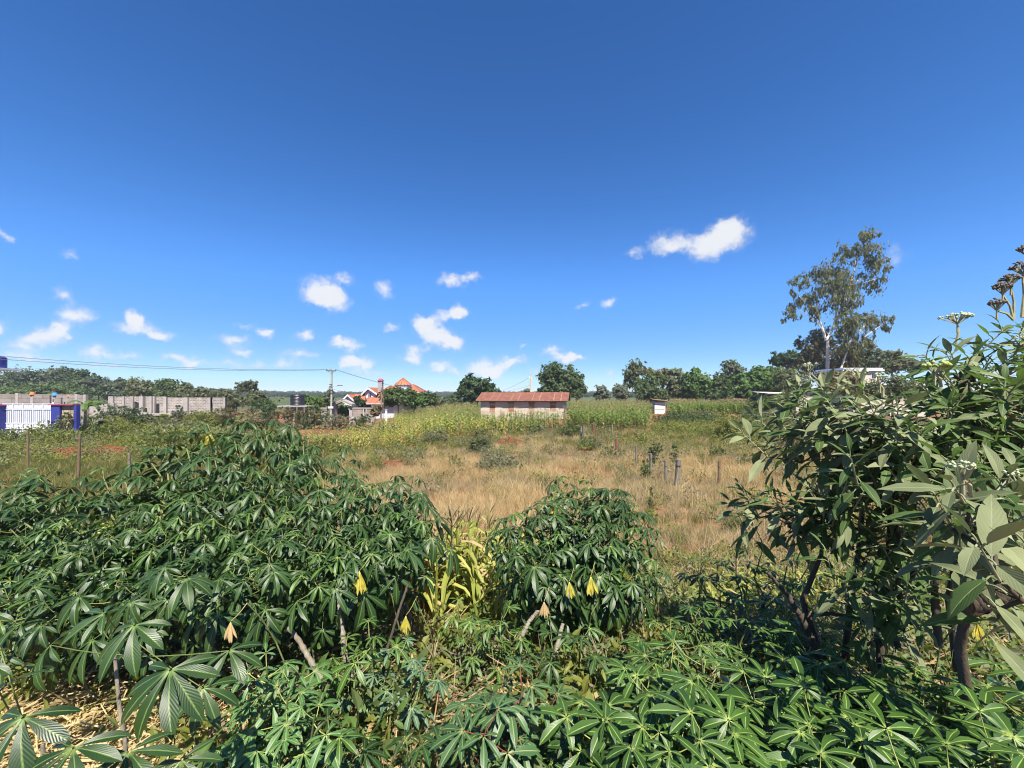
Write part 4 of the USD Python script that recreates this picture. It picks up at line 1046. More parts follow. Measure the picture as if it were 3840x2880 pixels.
# the tree line from left to right
TREES = [
 # far left ridge trees
 dict(label="broad dark tree at the left end of the ridge above the grey wall", d=130, blobs=[(20,1425,70,28),(90,1415,48,26),(60,1445,90,24)], leaf="far", n=2200),
 dict(label="rounded tree left of the tallest ridge trees", d=135, blobs=[(168,1420,46,24),(215,1412,38,22),(190,1445,70,22)], leaf="far", n=1900),
 dict(label="tall domed tree at the middle of the left ridge", d=140, blobs=[(240,1405,34,20),(270,1418,40,26),(225,1440,48,22)], leaf="far", n=1900),
 dict(label="dark tree with jagged top on the left ridge", d=128, blobs=[(305,1412,24,16),(318,1408,12,16),(290,1440,44,22)], leaf="mid", n=1500),
 dict(label="low rounded tree at the right end of the left ridge", d=125, blobs=[(365,1432,30,20),(350,1452,46,22),(395,1460,20,14)], leaf="far", n=1600),
 dict(label="flat-layered thorn tree in front of the left ridge", d=105, blobs=[(225,1455,50,9),(215,1470,62,9),(240,1485,50,12)], leaf="mid", n=1700),
 dict(label="low spreading thorn tree above the wall's left end", d=105, blobs=[(60,1463,80,9),(90,1478,90,10),(10,1472,60,8)], leaf="mid", n=1700),
 dict(label="low thorn tree left of the banana plant above the wall", d=104, blobs=[(150,1468,60,9),(165,1482,70,10)], leaf="mid", n=1300),
 dict(label="small round tree standing alone on the ridge gap", d=120, blobs=[(462,1440,23,16),(455,1458,20,14)], leaf="far", n=900),
 dict(label="low bushy tree left of the small round tree", d=118, blobs=[(418,1458,30,16),(430,1475,40,16)], leaf="far", n=1200),
 dict(label="tree with pale blossom behind the unfinished building", d=95, blobs=[(530,1445,30,22),(545,1465,34,22),(520,1475,30,16)], leaf="olive", n=1700),
 dict(label="broad tree right of the blossoming tree behind the block walls", d=98, blobs=[(590,1455,28,16),(575,1475,34,16)], leaf="mid", n=1200),
 dict(label="layered green tree above the middle of the block building", d=96, blobs=[(640,1440,30,14),(645,1455,40,12),(630,1475,44,14)], leaf="mid", n=1500),
 dict(label="domed dark tree behind the right half of the block building", d=94, blobs=[(688,1462,20,18),(690,1480,24,14)], leaf="olive", n=1000),
 dict(label="pair of low round bushes behind the right end of the block walls", d=92, blobs=[(735,1474,18,12),(770,1472,30,14),(785,1486,30,10)], leaf="olive", n=1200),
 dict(label="olive bush just right of the block building", d=80, blobs=[(860,1484,26,18),(850,1505,24,20),(880,1512,24,16)], leaf="olive", n=1300),
 dict(label="pale open-crowned tree left of the black tank", d=70, blobs=[(905,1450,16,12),(930,1440,22,12),(950,1448,14,14),(925,1460,24,9)], leaf="gum", n=900, shell=0.3, size_px=6),
 dict(label="green bush at the foot of the pale open-crowned tree", d=66, blobs=[(965,1490,26,18),(940,1505,30,16),(985,1512,30,14)], leaf="olive", n=1300),
 dict(label="dark bush on the slope left of the tank stand", d=58, blobs=[(985,1518,26,14),(1005,1530,24,12)], leaf="mango", n=900, name="bush", cat="bush"),
 dict(label="leafy shrub right behind the black tank", d=60, blobs=[(1150,1498,12,14),(1165,1508,16,14),(1180,1520,20,12)], leaf="fresh", n=900, name="bush", cat="bush"),
 dict(label="pale banana clump between tank and utility pole", d=59, blobs=[(1200,1500,24,10),(1215,1510,26,12),(1190,1515,18,10)], leaf="banana", n=700, name="bush", cat="bush", hang=0.4, aspect=2.6),
 dict(label="creeper tangle around the utility pole's lower half", d=54.8, blobs=[(1238,1476,10,18),(1232,1498,14,18)], leaf="grey", n=500, name="creeper", cat="creeper", shell=0.2, size_px=5),
 dict(label="bright shrub inside the gate portal", d=58, blobs=[(1283,1538,18,18),(1292,1550,18,12)], leaf="fresh", n=900, name="bush", cat="bush"),
 dict(label="dark conifer shrub in front of the house wing", d=60, blobs=[(1342,1500,10,12),(1350,1512,16,10)], leaf="mango", n=700, name="bush", cat="bush"),
 dict(label="rusty-tipped shrub between wall and timber pole", d=54.5, blobs=[(1410,1533,12,12),(1408,1548,14,10)], leaf="brown", n=700, name="bush", cat="bush"),
 dict(label="flat-topped acacia in front of the tiled house", d=58, blobs=[(1465,1468,30,10),(1505,1466,32,10),(1540,1480,28,12),(1480,1484,40,12),(1510,1498,36,14),(1460,1505,26,14)], leaf="mid", n=2600, size_px=7),
 dict(label="light green tree right of the acacia by the street lamp", d=62, blobs=[(1545,1478,18,16),(1560,1492,20,14),(1555,1508,30,14)], leaf="fresh", n=1200),
 dict(label="dark round tree farther right of the acacia", d=66, blobs=[(1590,1490,26,16),(1610,1500,26,14),(1585,1512,32,10)], leaf="mid", n=1400),
 dict(label="low tree at the right end of the house trees", d=68, blobs=[(1628,1498,18,12),(1640,1508,20,10)], leaf="olive", n=900),
 dict(label="low dark hedge left of the mango tree", d=80, blobs=[(1690,1502,22,10),(1712,1505,20,8)], leaf="mid", n=700, name="bush", cat="bush"),
 # behind the shed and to the right
 dict(label="dark mango tree left of the rusty shed", d=72, blobs=[(1766,1432,22,24),(1742,1462,26,26),(1780,1470,46,32),(1820,1462,34,26),(1842,1480,28,20),(1790,1448,36,26)], leaf="mango", n=3400, size_px=9),
 dict(label="large rounded tree behind the shed's right end", d=82, blobs=[(2072,1398,42,28),(2105,1412,52,36),(2062,1440,32,34),(2130,1440,46,38),(2160,1456,22,32),(2090,1465,50,24)], leaf="mid", n=4200, size_px=8),
 dict(label="pale feathery tree leaning out right of the big rounded tree", d=86, blobs=[(2150,1420,22,24),(2172,1448,18,30),(2165,1480,22,18)], leaf="grey", n=1100, shell=0.3),
 dict(label="tiny dark treetop behind the shed roof by the pale pole", d=110, blobs=[(1978,1470,12,10)], leaf="olive", n=300),
 dict(label="small round tree alone on the maize skyline, left one", d=88, blobs=[(2253,1462,15,14),(2252,1482,22,16)], leaf="grey", n=1000, size_px=6),
 dict(label="small round tree alone on the maize skyline, right one", d=90, blobs=[(2322,1460,18,15),(2335,1478,24,18)], leaf="grey", n=1100, size_px=6),
 dict(label="tall slim tree with side branches at the left of the right tree line", d=92, blobs=[(2380,1385,26,24),(2370,1412,24,20),(2352,1440,14,10),(2388,1432,20,16)], leaf="olive", n=1900, forks=[([(2392,1530),(2385,1470),(2378,1400)],0.3,0.08),([(2386,1472),(2362,1446)],0.12,0.05),([(2384,1455),(2350,1438)],0.1,0.04)], trunk_px=2392),
 dict(label="round bushy tree below the tall slim tree", d=86, blobs=[(2440,1435,36,26),(2425,1468,44,30),(2455,1480,34,26)], leaf="mid", n=2300),
 dict(label="thin open tree with visible limbs in the right tree line", d=94, blobs=[(2432,1396,22,14),(2470,1400,24,14),(2488,1420,16,18),(2450,1412,22,10)], leaf="brown", n=900, shell=0.3, forks=[([(2484,1520),(2486,1450),(2470,1405)],0.22,0.06),([(2486,1452),(2440,1402)],0.12,0.04),([(2486,1440),(2495,1410)],0.1,0.04)], trunk_px=2484),
 dict(label="broad grey-green tree right of the thin open tree", d=90, blobs=[(2530,1402,32,18),(2515,1428,28,22),(2545,1440,28,26),(2522,1468,36,26)], leaf="olive", n=2400),
 dict(label="yellow-tinged tree left of the pale pole", d=86, blobs=[(2605,1395,18,14),(2610,1420,32,22),(2635,1440,34,28),(2600,1455,26,30)], leaf="fresh", n=2400, size_px=8),
 dict(label="dark shaded tree beneath the yellow-tinged one", d=88, blobs=[(2572,1460,20,22),(2590,1480,30,22)], leaf="mango", n=1300),
 dict(label="rounded tree right behind the pale pole", d=90, blobs=[(2690,1428,26,20),(2700,1455,30,26),(2680,1480,36,22)], leaf="mid", n=1900),
 dict(label="grey feathery tree standing above the tree line", d=96, blobs=[(2738,1374,24,18),(2745,1395,34,20),(2740,1420,30,20),(2735,1445,18,18)], leaf="grey", n=2000, shell=0.35, size_px=6.5),
 dict(label="low dark bush at the foot of the right tree line", d=82, blobs=[(2720,1490,30,18),(2750,1480,26,16)], leaf="mango", n=1200, name="bush", cat="bush"),
 dict(label="wide leafy green tree left of the gum trees", d=80, blobs=[(2800,1420,34,22),(2845,1412,38,24),(2890,1400,38,22),(2830,1448,54,26),(2890,1440,54,30),(2790,1465,40,24)], leaf="fresh", n=4200, size_px=8.5),
 dict(label="dark green dome tree rising behind the wide leafy tree", d=100, blobs=[(2950,1342,36,18),(2925,1358,22,12),(2985,1350,30,20)], leaf="mango", n=1800, size_px=8),
 dict(label="olive bush right of the wide leafy tree", d=74, blobs=[(2960,1420,44,30),(2985,1455,44,26),(2940,1460,30,24)], leaf="olive", n=2300),
 dict(label="dark tree behind the white house", d=78, blobs=[(3200,1340,34,22),(3240,1335,36,24),(3275,1352,28,20),(3220,1366,60,16)], leaf="mango", n=2200),
 dict(label="pine-like tree right of the white house roof", d=84, blobs=[(3345,1335,20,18),(3350,1355,30,20),(3340,1378,34,18)], leaf="olive", n=1500),
 dict(label="low dark tree top at the far right skyline", d=86, blobs=[(3395,1352,20,14),(3410,1370,30,16),(3460,1372,34,14)], leaf="olive", n=1300),
 dict(label="feathery grey branch tree right of the second gum", d=72, blobs=[(3300,1330,16,20),(3290,1355,20,14)], leaf="grey", n=500, shell=0.25),
]
TREES += [
 dict(label="dark green bush in front of the grey plank shed", d=56, blobs=[(2900,1508,40,22),(2950,1500,36,24),(2860,1520,30,16)], leaf="mid", n=2600, name="bush", cat="bush"),
 dict(label="brownish bush at the left of the reddish shack", d=70, blobs=[(2740,1512,30,14),(2775,1516,24,12)], leaf="brown", n=1200, name="bush", cat="bush"),
 dict(label="green bush between reddish shack and plank shed", d=66, blobs=[(2830,1512,28,16),(2850,1498,20,14)], leaf="mid", n=1300, name="bush", cat="bush"),
 dict(label="olive trees hiding the foot of the white house", d=54, blobs=[(3150,1420,40,30),(3120,1450,40,26),(3200,1455,34,24),(3185,1425,30,24)], leaf="brown", n=2600, size_px=6.5),
 dict(label="low leafy tree in front of the white house's right half", d=52, blobs=[(3290,1462,44,26),(3350,1440,40,26),(3400,1465,50,30)], leaf="olive", n=2400, size_px=6.5),
]
for k, s in enumerate(TREES):
    s = {"size_px": 6.5, "shell": 0.35, **s}
    s["n"] = int(s["n"] * 1.15)
    tree(seed=k, **s)

# pale blossoms on two of the trees
GUM1 = [(3248,894,27,25),(3190,940,34,28),(3239,934,40,36),(3253,979,31,36),(3293,992,24,27),(3289,1050,34,30),(3208,1077,40,16),(3136,1010,40,27),(3065,1024,40,27),(2993,1066,27,26),(3154,1050,40,40),(3100,1086,45,36),(3051,1113,36,27),(3007,1135,27,16),(2975,1167,30,26),(3042,1167,26,26),(3136,1131,48,30),(3190,1122,26,36),(3172,1180,30,26)]
tree("tall pale-trunked gum tree towering over the right tree line", 74, [(a, b, c * 1.2, e * 1.15) for a, b, c, e in GUM1], leaf="gum", n=5400, tuft_r=0.8, size_px=5.4, hang=0.65, shell=0.0, aspect=2.8, bark="gum_bark", name="gum_tree", trunk_px=3102, seed=301, depth=0.9,
     forks=[([(3102,1560),(3101,1420),(3100,1330),(3098,1275)],0.34,0.26),([(3098,1278),(3088,1235),(3074,1190),(3066,1120),(3070,1040)],0.22,0.06),([(3099,1275),(3122,1235),(3135,1200),(3150,1120),(3165,1060)],0.2,0.06),
            ([(3136,1200),(3170,1130),(3195,1050),(3215,960),(3240,890)],0.17,0.04),([(3074,1190),(3040,1150),(3000,1110)],0.09,0.03),([(3085,1235),(3050,1195),(3000,1160)],0.08,0.03),([(3195,1050),(3240,1060),(3285,1045)],0.08,0.03),([(3205,1000),(3250,985),(3290,985)],0.07,0.02),([(3122,1235),(3128,1180),(3130,1110)],0.09,0.03)])
GUM2 = [(3203,1196,44,26),(3262,1196,34,26),(3312,1214,22,28),(3253,1274,30,30),(3190,1250,36,30),(3170,1225,30,26),(3225,1300,26,20),(3180,1300,34,26)]
tree("leaning gum tree with spreading right crown beside the tall one", 70, [(a, b, c * 1.2, e * 1.15) for a, b, c, e in GUM2], leaf="gum", n=2300, tuft_r=0.8, size_px=5.4, hang=0.6, shell=0.0, aspect=2.8, bark="gum_bark", name="gum_tree", trunk_px=3118, seed=302,
     forks=[([(3118,1560),(3136,1426),(3160,1365),(3177,1315),(3190,1270),(3205,1215)],0.22,0.06),([(3177,1315),(3225,1275),(3300,1220)],0.1,0.03),([(3185,1290),(3230,1230),(3265,1195)],0.1,0.03)])
GUM3 = [(3083,1262,46,36),(3051,1320,46,46),(3141,1330,54,46),(3100,1385,60,40),(3000,1290,18,24),(3030,1370,50,40),(3170,1390,40,36)]
tree("brownish bushy gum growing around the tall gum's foot", 78, GUM3, leaf="brown", n=6800, size_px=5.5, hang=0.45, shell=0.1, aspect=2.2, bark="gum_bark", name="gum_tree", trunk_px=3092, seed=303,
     forks=[([(3092,1560),(3094,1400),(3060,1345),(3050,1300)],0.2,0.06),([(3094,1400),(3120,1340),(3130,1300)],0.14,0.05)])


def banana(label, px, ytop, ybase, d, seed):
    rng = np.random.default_rng(seed)
    x, y, z = on_ground(px, d)
    H = at(0, ytop, d)[2] - z
    t = thing("banana_plant", label, "banana plant", (x, y, z))
    hs = H * 0.66
    MB().tube([(0, 0, -0.2), (0.03, 0, hs * 0.5), (0.05, 0, hs)], [0.16, 0.13, 0.09], 9).build("stem", M["tan_board"], t)
    for k in range(9):
        a = k * 2.4 + rng.uniform(-0.3, 0.3)
        L = rng.uniform(1.4, 1.9)
        el = rng.uniform(0.5, 1.25)
        mb = MB()
        n = 8
        c = [np.array([0.05, 0, hs - 0.05])]
        e = el
        for i in range(n - 1):
            c.append(c[-1] + np.array([math.cos(a) * math.cos(e), math.sin(a) * math.cos(e), math.sin(e)]) * L / (n - 1))
            e -= 0.26 + 0.05 * i
        c = np.array(c)
        side = np.array([-math.sin(a), math.cos(a), 0])
        w = 0.26 * np.sin(np.linspace(0.05, 1, n) * np.pi * 0.97) ** 0.6
        for s in range(n - 1):          # torn segments
            for sg in (-1, 1):
                dz = -0.25 - rng.uniform(0, 0.5)
                o0 = side * sg * w[s] + [0, 0, dz * w[s]]
                o1 = side * sg * w[s + 1] + [0, 0, dz * w[s + 1]]
                mb.add([c[s], c[s + 1] * 0.96 + c[s] * 0.04, c[s + 1] * 0.96 + c[s] * 0.04 + o1, c[s] + o0], [[0, 1, 2], [0, 2, 3]])
        mb.build("leaf", F["banana"], t)


banana("banana plant with torn leaves beside the blue gate pillar", 318, 1458, 1560, 38, 1)

# distant woodland: a mass of crowns on the far slopes, down to the horizon
def far_wood():
    rng = np.random.default_rng(77)
    protos = []
    for k in range(4):
        b = [(np.array([rng.uniform(-1.2, 1.2), rng.uniform(-1, 1), rng.uniform(3.0, 4.6)]), np.array([2.6, 2.4, 1.7]) * rng.uniform(0.7, 1.1)) for _ in range(4)]
        p, o = crown_points(rng, b, 420)
        v, f = leaf_cards(rng, p, 0, 0.75, o)
        mb = MB().add(v, f).tube([(0, 0, -0.5), (0, 0, 3.2)], [0.25, 0.15], 5)
        protos.append((*mb.arrays(), F["far"]))
    pos = []
    for _ in range(9000):
        y = 150 * math.exp(rng.uniform(0, 1) * 2.3)
        px = rng.uniform(-500, 4300)
        if px > 900 and y < 300:
            continue
        pos.append((xat(px, y), y))
    pos = np.array(pos)
    z = terrain(pos[:, 0], pos[:, 1])
    dist = pos[:, 1]
    sc = rng.uniform(0.5, 1.1, len(pos)) * np.interp(dist, [150, 300, 700, 1500], [0.55, 0.7, 1.0, 1.3])
    instancer("distant_woodland", protos, np.stack([pos[:, 0], pos[:, 1], z - 0.3], 1), rng.integers(0, 4, len(pos)), rng.uniform(0, 6.28, len(pos)), sc, "distant dark green woodland on the slopes up to the horizon", "woodland")


far_wood()
# ------------------------------------------------------------ maize
F["maize"] = foliage("maize_green", (0.085, 0.125, 0.03), (0.23, 0.27, 0.075), rough=0.45, trans=0.3, spec=0.4, vary=(0.36, 0.33, 0.12))
F["maize_yellow"] = foliage("maize_yellowing", (0.19, 0.22, 0.04), (0.42, 0.39, 0.11), rough=0.55, trans=0.3, vary=(0.46, 0.38, 0.17))
F["maize_dry"] = foliage("maize_dry", (0.26, 0.19, 0.08), (0.46, 0.37, 0.18), rough=0.8, trans=0.25, vary=(0.5, 0.42, 0.26))
F["tassel"] = foliage("maize_tassel", (0.26, 0.20, 0.10), (0.40, 0.32, 0.18), rough=0.9, trans=0.2)
F["straw"] = foliage("dry_grass", (0.34, 0.24, 0.135), (0.53, 0.405, 0.245), rough=0.9, trans=0.35, spec=0.15, vary=(0.42, 0.29, 0.21))
F["straw_grey"] = foliage("greyish_dry_grass", (0.24, 0.185, 0.115), (0.39, 0.31, 0.20), rough=0.9, trans=0.3, spec=0.15, vary=(0.34, 0.24, 0.16))
F["straw_pale"] = foliage("pale_straw", (0.40, 0.30, 0.15), (0.62, 0.50, 0.28), rough=0.75, trans=0.2, spec=0.25)
F["grass"] = foliage("green_grass", (0.075, 0.085, 0.022), (0.19, 0.185, 0.055), rough=0.8, trans=0.3, spec=0.2, vary=(0.30, 0.25, 0.10))
F["weed"] = foliage("weed_leaves", (0.06, 0.085, 0.022), (0.165, 0.185, 0.05), trans=0.25)
F["weed_yellow"] = foliage("yellow_weed_leaves", (0.10, 0.12, 0.02), (0.26, 0.25, 0.05), trans=0.3)
F["weed_grey"] = foliage("grey_weed_leaves", (0.105, 0.11, 0.06), (0.235, 0.22, 0.13), trans=0.2)
F["dead"] = foliage("dead_stems", (0.15, 0.11, 0.08), (0.28, 0.21, 0.15), rough=0.95, trans=0.1)


def maize_meshes(rng, H=2.1, nleaf=9, wide=0.13):
    st, lf, ts = MB(), MB(), MB()
    lean = rng.normal(0, 0.04, 2)
    P = np.array([[lean[0] * s * H, lean[1] * s * H, s * H] for s in np.linspace(0, 1, 4)])
    st.tube(P, [0.018, 0.016, 0.012, 0.007], 5, cap=False)
    a0 = rng.uniform(0, 6.28)
    for k in range(nleaf):
        s = 0.16 + 0.74 * k / nleaf
        b = np.array([lean[0] * s * H, lean[1] * s * H, s * H])
        a = a0 + np.pi * k + rng.normal(0, 0.35)
        L = rng.uniform(0.5, 0.8) * (1 - 0.35 * abs(s - 0.55))
        e = rng.uniform(0.7, 1.15)
        c = [b]
        n = 5
        for i in range(n):
            c.append(c[-1] + np.array([math.cos(a) * math.cos(e), math.sin(a) * math.cos(e), math.sin(e)]) * L / n)
            e -= rng.uniform(0.32, 0.75)
        c = np.array(c)
        sd = np.array([-math.sin(a), math.cos(a), 0])
        w = wide * np.array([0.35, 0.9, 1.0, 0.8, 0.5, 0.05]) * 0.5
        v = np.stack([c - sd * w[:, None] + [0, 0, 0.012], c, c + sd * w[:, None] + [0, 0, 0.012]], 1).reshape(-1, 3)
        q = []
        for i in range(n):
            q += [[3 * i, 3 * i + 1, 3 * i + 4, 3 * i + 3], [3 * i + 1, 3 * i + 2, 3 * i + 5, 3 * i + 4]]
        lf.add(v, q)
    top = P[-1]
    for k in range(6):
        a = k * 1.05 + rng.uniform(-0.2, 0.2)
        e = 1.5 if k == 0 else rng.uniform(0.75, 1.2)
        L = rng.uniform(0.18, 0.28)
        m = top + np.array([math.cos(a) * math.cos(e), math.sin(a) * math.cos(e), math.sin(e)]) * L
        ts.tube([top, (top + m) / 2 + [0, 0, 0.01], m], [0.005, 0.007, 0.003], 3, cap=False)
    return st, lf, ts


def maize_field():
    rng = np.random.default_rng(21)
    edge_px = np.array([1090, 1150, 1300, 1480, 1600, 1700, 1800, 1900, 2010, 2060, 2130, 2250, 2420, 2480, 2600])
    front = np.array([36.0, 30.0, 28.5, 30.5, 33.0, 36.0, 36.5, 37.0, 36.5, 41.0, 44.0, 41.0, 40.0, 50.0, 57.0])
    pts = []
    for row in range(55):                                        # rows run across the view
        y = 27.5 + row * 0.9
        for x in np.arange(-26, 36, 0.6):
            yy = y + rng.normal(0, 0.09) - 0.06 * x
            xx = x + rng.normal(0, 0.08)
            px = CX + xx / yy * FPX
            if not 1090 < px < 2600:
                continue
            if yy < np.interp(px, edge_px, front) + rng.normal(0, 0.35):
                continue
            if px < 1480 and yy > np.interp(px, [1090, 1300, 1400, 1480], [33, 36, 41, 50]):
                continue
            if 2436 < px < 2514 and yy > 45:
                continue
            if 1790 < px < 2135 and yy > 46:
                continue
            if px < 1480 and yy > 50:
                continue
            u, w = (xx - xat(1968, 59.0)), yy - 59.0
            ur, wr = u * math.cos(math.radians(11)) - w * math.sin(math.radians(11)), u * math.sin(math.radians(11)) + w * math.cos(math.radians(11))
            if abs(ur) < 7.6 and -4.6 < wr < 4.5:
                continue
            if abs(xx - xat(2474, 64)) < 2.0 and yy > 58:
                continue
            if yy > 52 and px < 1800 and rng.random() < 0.2:
                continue
            pts.append((xx, yy))
    for row in range(16):                                         # beyond the latrine, in front of the tree line
        y = 63 + row * 0.85
        for x in np.arange(24, 50, 0.42):
            xx, yy = x + rng.normal(0, 0.08), y + rng.normal(0, 0.1)
            px = CX + xx / yy * FPX
            if 2514 < px < 2960:
                pts.append((xx, yy))
    pts = np.array(pts)
    z = ground(pts[:, 0], pts[:, 1])
    px = CX + pts[:, 0] / pts[:, 1] * FPX
    # yellower and shorter towards the front left, green at the back and right
    patch = meshkit.noise(np.stack([pts[:, 0] * 0.16, pts[:, 1] * 0.16, 0 * z], -1), 9)
    ripe = 0.95 - 0.9 * sst(1500, 2150, px) + 0.5 * (patch - 0.5) - 0.35 * sst(40, 52, pts[:, 1])
    u = rng.random(len(pts))
    kind = np.where(u < ripe - 0.3, 1, 0)
    kind[(u > 0.93) & (ripe > 0.5)] = 2
    order = np.argsort(pts[:, 1] + np.where(px > 2060, 4.0, 0))
    near = order[:300]
    protos = []
    for kd, leaf in enumerate(("maize", "maize_yellow", "maize_dry")):
        for v in range(3):
            st, lf, ts = maize_meshes(rng, 2.0 + 0.2 * rng.random(), 9 if kd < 2 else 7)
            protos.append((kd, leaf, st, lf, ts))
    names = ("green maize plant with tassel in the front rows of the field", "yellowing maize plant with tassel in the front rows of the field", "dried-up maize plant in the front rows of the field")
    groups = ("green maize plants in the front rows", "yellowing maize plants in the front rows", "dried-up maize plants in the front rows")
    first = {}
    for i in near:
        kd = int(kind[i])
        v = int(rng.integers(0, 3))
        s = rng.uniform(0.75, 1.02) * (0.72 if px[i] < 1560 else 0.95)
        s = (1.35 * s, 1.35 * s, s)
        loc = (pts[i, 0], pts[i, 1], z[i] - 0.02)
        rz = rng.uniform(0, 6.28)
        if (kd, v) not in first:
            t = thing("maize_plant", names[kd], "maize plant", loc, rz, groups[kd], scale=s)
            _, leaf, st, lf, ts = protos[kd * 3 + v]
            st.build("stalk", F[leaf], t)
            lf.build("leaves", F[leaf], t)
            ts.build("tassel", F["tassel"], t)
            first[(kd, v)] = t
        else:
            copy_of(first[(kd, v)], "maize_plant", names[kd], loc, rz, s, groups[kd], "maize plant")
    far = order[300:]
    # the rest of the crop: bodies and tassels as one mass
    P, idx, yaw, sc = [], [], [], []
    flat = []
    for kd, leaf, st, lf, ts in protos:
        m = MB()
        for q in (st, lf):
            v, f, u_ = q.arrays()
            m.add(v, f)
        flat.append((*m.arrays(), F[leaf]))
    tv = [(*ts.arrays(), F["tassel"]) for *_, ts in protos]
    sel = kind[far] * 3 + rng.integers(0, 3, len(far))
    yw = rng.uniform(0, 6.28, len(far))
    s = rng.uniform(0.8, 1.08, len(far)) * (0.75 + 0.25 * sst(1500, 1700, px[far])) * np.where(px[far] < 1500, 0.95, 1.0)
    pos = np.stack([pts[far, 0], pts[far, 1], z[far] - 0.02], 1)
    path = instancer("maize_field", flat + tv, np.vstack([pos, pos]), np.concatenate([sel, sel + 9]), np.concatenate([yw, yw]), np.repeat(np.concatenate([s, s])[:, None], 3, 1) * [1.35, 1.35, 1.0], "dense maize crop filling the field around the rusty shed", "maize")


maize_field()


# ------------------------------------------------------------ grass and weeds between the maize and the camera
def tuft(rng, n, h, spread, w, lean=0.35, segs=3):
    m = MB()
    V, Q = [], []
    for k in range(n):
        a, r = rng.uniform(0, 6.28), spread * math.sqrt(rng.random())
        b = np.array([r * math.cos(a), r * math.sin(a), 0])
        hh = h * rng.uniform(0.45, 1.1)
        d = rng.normal(0, lean, 2)
        da = rng.uniform(0, 6.28)
        sd = np.array([math.cos(da), math.sin(da), 0]) * w * rng.uniform(0.6, 1.3)
        s = np.linspace(0, 1, segs)
        c = b + np.stack([d[0] * s ** 1.7 * hh, d[1] * s ** 1.7 * hh, s * hh * (1 - 0.22 * s * np.hypot(*d) * 2)], 1)
        ww = np.array([1.0, 0.8, 0.15])[:, None]
        V = np.stack([c - sd * ww, c + sd * ww], 1).reshape(-1, 3)
        m.add(V, [[0, 1, 3, 2], [2, 3, 5, 4]])
    return m.arrays()


def leafy(rng, n, h, r, size):
    """A small weed: thin stems with scattered pointed leaves."""
    m = MB()
    p = rng.normal(0, 1, (n, 3)) * [r * 0.5, r * 0.5, 0] + np.stack([0 * np.arange(n), 0 * np.arange(n), h * rng.random(n) ** 0.7], 1)
    o = unit(p * [1, 1, 0.1] + rng.normal(0, 0.3, (n, 3)) + [0, 0, 0.15])
    for q, d in zip(p, o):
        sd = unit(np.cross(d, [0, 0, 1.0]) + rng.normal(0, 0.35, 3))
        nn = np.cross(sd, d)
        L = size * rng.uniform(0.7, 1.7)
        w = L * rng.uniform(0.16, 0.26)
        a1, a2, a3 = q + d * L * 0.35, q + d * L * 0.7 - nn * L * 0.06, q + d * L - nn * L * 0.18
        m.add([q, a1 + sd * w + nn * w * 0.3, a1, a1 - sd * w + nn * w * 0.3, a2 + sd * w * 0.7 + nn * w * 0.2, a2, a2 - sd * w * 0.7 + nn * w * 0.2, a3],
              [[0, 2, 1], [0, 3, 2], [1, 2, 5], [1, 5, 4], [2, 3, 6], [2, 6, 5], [4, 5, 7], [5, 6, 7]])
    for k in range(5):
        q = p[rng.integers(0, n)]
        m.tube([(0, 0, -0.05), q * [0.4, 0.4, 0.6], q], [0.006, 0.005, 0.003], 3, cap=False)
    return m.arrays()


def scatter(rng, n, d0, d1, pxa, pxb):
    """Random ground points, even per area within the wedge of view."""
    y = np.sqrt(rng.uniform(d0 * d0, d1 * d1, n))
    x = xat(rng.uniform(pxa, pxb, n), y)
    return x, y


